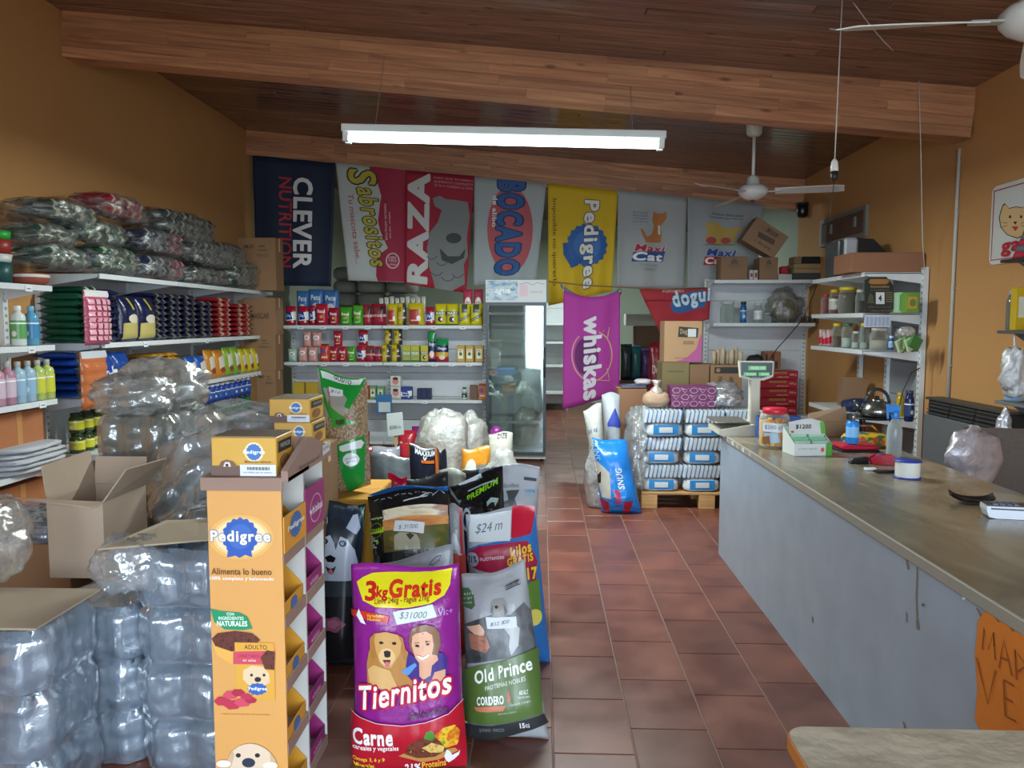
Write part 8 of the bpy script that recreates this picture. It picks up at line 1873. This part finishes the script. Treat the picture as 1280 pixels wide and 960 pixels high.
# blue bag leaning at the front left of the pallet
def p_snug(P, q):
    f = q.pts
    P.poly(f((743,575),(760,592),(762,625),(752,622),(744,600)), '#a9a69c'); P.poly(f((744,594),(750,590),(750,604),(746,604)), '#22201e')
    P.text('SNUG', q.b(769, 587, 777, 612), '#c9d8e4', 270, .03); P.text('mini', q.b(765, 614, 774, 630), '#c02c48', 270, .06)
    P.poly(f((750,622),(760,628),(762,641),(755,641)), '#8c1c34'); P.poly(f((778,628),(790,626),(786,640),(778,640)), '#a82040'); P.text('SNUG', q.b(742, 550, 748, 575), '#8cb4dc', 270, .0)
Ysn = gb(640)
bigbag('dog_food_bag', 'bright blue bag with SNUG lettering leaning at the pallet corner', Q((740,546),(783,552),(801,636),(752,641)), Ysn, Ysn+.16, .2, '#1c74c4', p_snug, 41, 18, 26, .10, .25)
bigbag('sack', 'white woven sack standing behind the blue bag', Q((729,512),(752,504),(758,600),(740,600)), Ysn+.35, Ysn+.4, .2, '#a8aaa6', lambda P, q: P.text('25 kg', q.b(734, 535, 746, 541), '#5c6c84', 0, .03), 42, 14, 20, .10, .5)
bigbag('sack', 'white sack with a blue triangle print behind the pallet end', Q((752,492),(775,492),(778,600),(758,600)), Ysn+.6, Ysn+.65, .2, '#a4a8ac', lambda P, q: P.poly(q.pts((758,528),(768,510),(776,530),(774,534),(758,532)), '#2c3c9c'), 43, 14, 20, .10, .5)
g = superblob(.12, .12, .30, film('#b8bcba', .5, .12, 8, 1), 44, .25, 2.4, 2.2); p = aY(748, 560, Ysn+.2); tag(g.build('plastic_bag', None, (p.x+.0, Ysn+.22, .003)), 'clear crumpled bag wedged between the blue bag and the white sacks', 'plastic film')
# cartons behind the pallet
Yk = 7.75
def kb_(label, px0, px1, pt, z, col, paint=None, d=.35, Y=Yk, side=None):
    a = aY(px0, 450, Y); b_ = aY(px1, 450, Y); h = aY((px0+px1)/2, pt, Y).z-z; carton(label, ((a.x+b_.x)/2, Y, z), b_.x-a.x, d, h, col, 0, paint, '#b89c70', sidepaint=side); return z+h+.006
def pk(P): P.rect(.12,.06,.95,.3,'#22201e'); P.ell(.24,.18,.07,.08,'#8c6c50',14); [P.text(s, (x_, .42, x_+.12, .85), '#4c3a2c', 90, .02) for s, x_ in (('FRAGIL', .25), ('ARRIBA', .6))]
zb1 = kb_('large plain carton on the floor behind the pallet, left one', 826, 876, 560, .002, '#7c6048'); zb2 = kb_('large plain carton on the floor behind the pallet, right one', 878, 928, 560, .002, '#7c6048')
zb1 = kb_('plain carton on the large left one behind the pallet', 826, 876, 489, zb1, '#836650'); zb2 = kb_('plain carton on the large right one behind the pallet', 878, 928, 490, zb2, '#836650')
z3 = kb_('khaki carton under the tan and magenta one', 828, 862, 453, zb1, '#7a6c48', lambda P: P.rect(.2,.3,.8,.34,'#5a5030'))
kb_('brown carton between the khaki one and the black labelled one', 862.8, 887, 456, zb1, '#836248')
z4 = kb_('brown carton with a black printed label strip', 888.5, 928, 457, zb2, '#8c6a4c', pk)
def ptan(P):
    P.poly([(.95,0.35),(1,0.3),(1,1),(.3,1),(.6,.9),(.85,.68)], '#a84c84'); P.poly([(.38,.12),(.9,.16),(.88,.4),(.36,.38)], '#2c221c'); P.rect(.62,.18,.84,.38,'#c4c8c8'); P.text('Dog', (.42,.18,.6,.34), '#a88860', 0, .04); P.rect(.5,.48,.78,.56,'#8c6c4c'); P.text('alimento completo', (.28,.88,.62,.92), '#6a4c34')
kb_('tan carton with a magenta corner and a black logo patch', 830, 877, 402, z3, '#b08c68', ptan, .3)
for i in range(7): g = M(); p = aY(893+i*5.6, 458, Yk+.06); g.lathe([(.021,0),(.021,.13+.02*(i % 3))], mat('#a89478', .8), 12); tag(g.build('paper_roll', None, (p.x, Yk+.08+.03*(i % 2), z4+.002)), 'upright brown paper roll, %s from the left on the black labelled carton' % ORD[i], 'roll', 'brown paper rolls')
# dim things in the back room passage
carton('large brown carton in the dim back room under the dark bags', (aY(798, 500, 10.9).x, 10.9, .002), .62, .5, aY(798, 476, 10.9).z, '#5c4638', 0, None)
zq = aY(798, 476, 10.9).z+.006
for i, (x0_, x1_, pt, c, l) in enumerate(((776,790,430,'#1c2c30','black shiny bag, leftmost'),(789,802,432,'#1c5c64','teal bag, middle'),(801,815,436,'#4a2c64','purple bag, right'))):
    a = aY(x0_, 450, 10.95); b_ = aY(x1_, 450, 10.95); pouch('food_bag', l+' of three in the dim back room', 'bag', ((a.x+b_.x)/2, 10.98, zq), b_.x-a.x, aY(790, pt, 10.95).z-zq, .12, c, None, 0, None, seed=i)
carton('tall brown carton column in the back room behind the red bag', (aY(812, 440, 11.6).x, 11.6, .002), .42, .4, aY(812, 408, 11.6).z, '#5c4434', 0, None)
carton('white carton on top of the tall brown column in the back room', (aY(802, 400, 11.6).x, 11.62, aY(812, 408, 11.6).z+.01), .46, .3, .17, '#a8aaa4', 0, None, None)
a = aY(812, 450, 9.9); b_ = aY(829, 450, 9.9); bigbag('food_bag', 'red bag standing behind the tan and magenta carton', Q((812,430),(829,428),(830,470),(811,470)), 9.6, 9.65, .14, '#8c1c2c', pr_royal and (lambda P, q: P.text('Dog', (.2,.2,.8,.3), '#d8c0bc', 0, .04)), 44, 12, 18, .05, .3)
# ------------------------------------------------------------------ small table at the lower right
zt_ = .80; a = aZ(994, 936, zt_); b_ = aZ(1285, 917, zt_); 
t = thing('side_table', 'small table with a worn pale rounded top and orange edge, nearest at the lower right', 'table', (a.x+.3, a.y-.2, 0))
X0, X1, Y0_, Y1_ = -.30, .34, -.35, max(a.y, b_.y)-a.y+.2+.015
def rr(o_):
    pts = []
    for cx, cy, a0_ in ((X1-.05, Y1_-.05, 0), (X0+.05, Y1_-.05, PI/2), (X0+.05, Y0_+.05, PI), (X1-.05, Y0_+.05, 1.5*PI)):
        for k in range(7): a_ = a0_+PI/2*k/6; pts.append((cx+(.05+o_)*math.cos(a_), cy+(.05+o_)*math.sin(a_)))
    return pts
g = M(); g.prism(rr(0), zt_-.03, zt_-.003, mat('#c07428', .6), ax='z'); g.build('tabletop', t)
tm_ = mat('#a39784', .45, 'soft', var=.2); g = M(); g.prism(rr(-.004), zt_-.003, zt_, tm_, ax='z'); g.build('worn_surface', t)
for x in (X0+.05, X1-.05):
    for y in (Y0_+.05, Y1_-.05): g = M(); g.box(x-.02, y-.02, 0, x+.02, y+.02, zt_-.03, mat('#8a6440', .6)); g.build('leg', t)
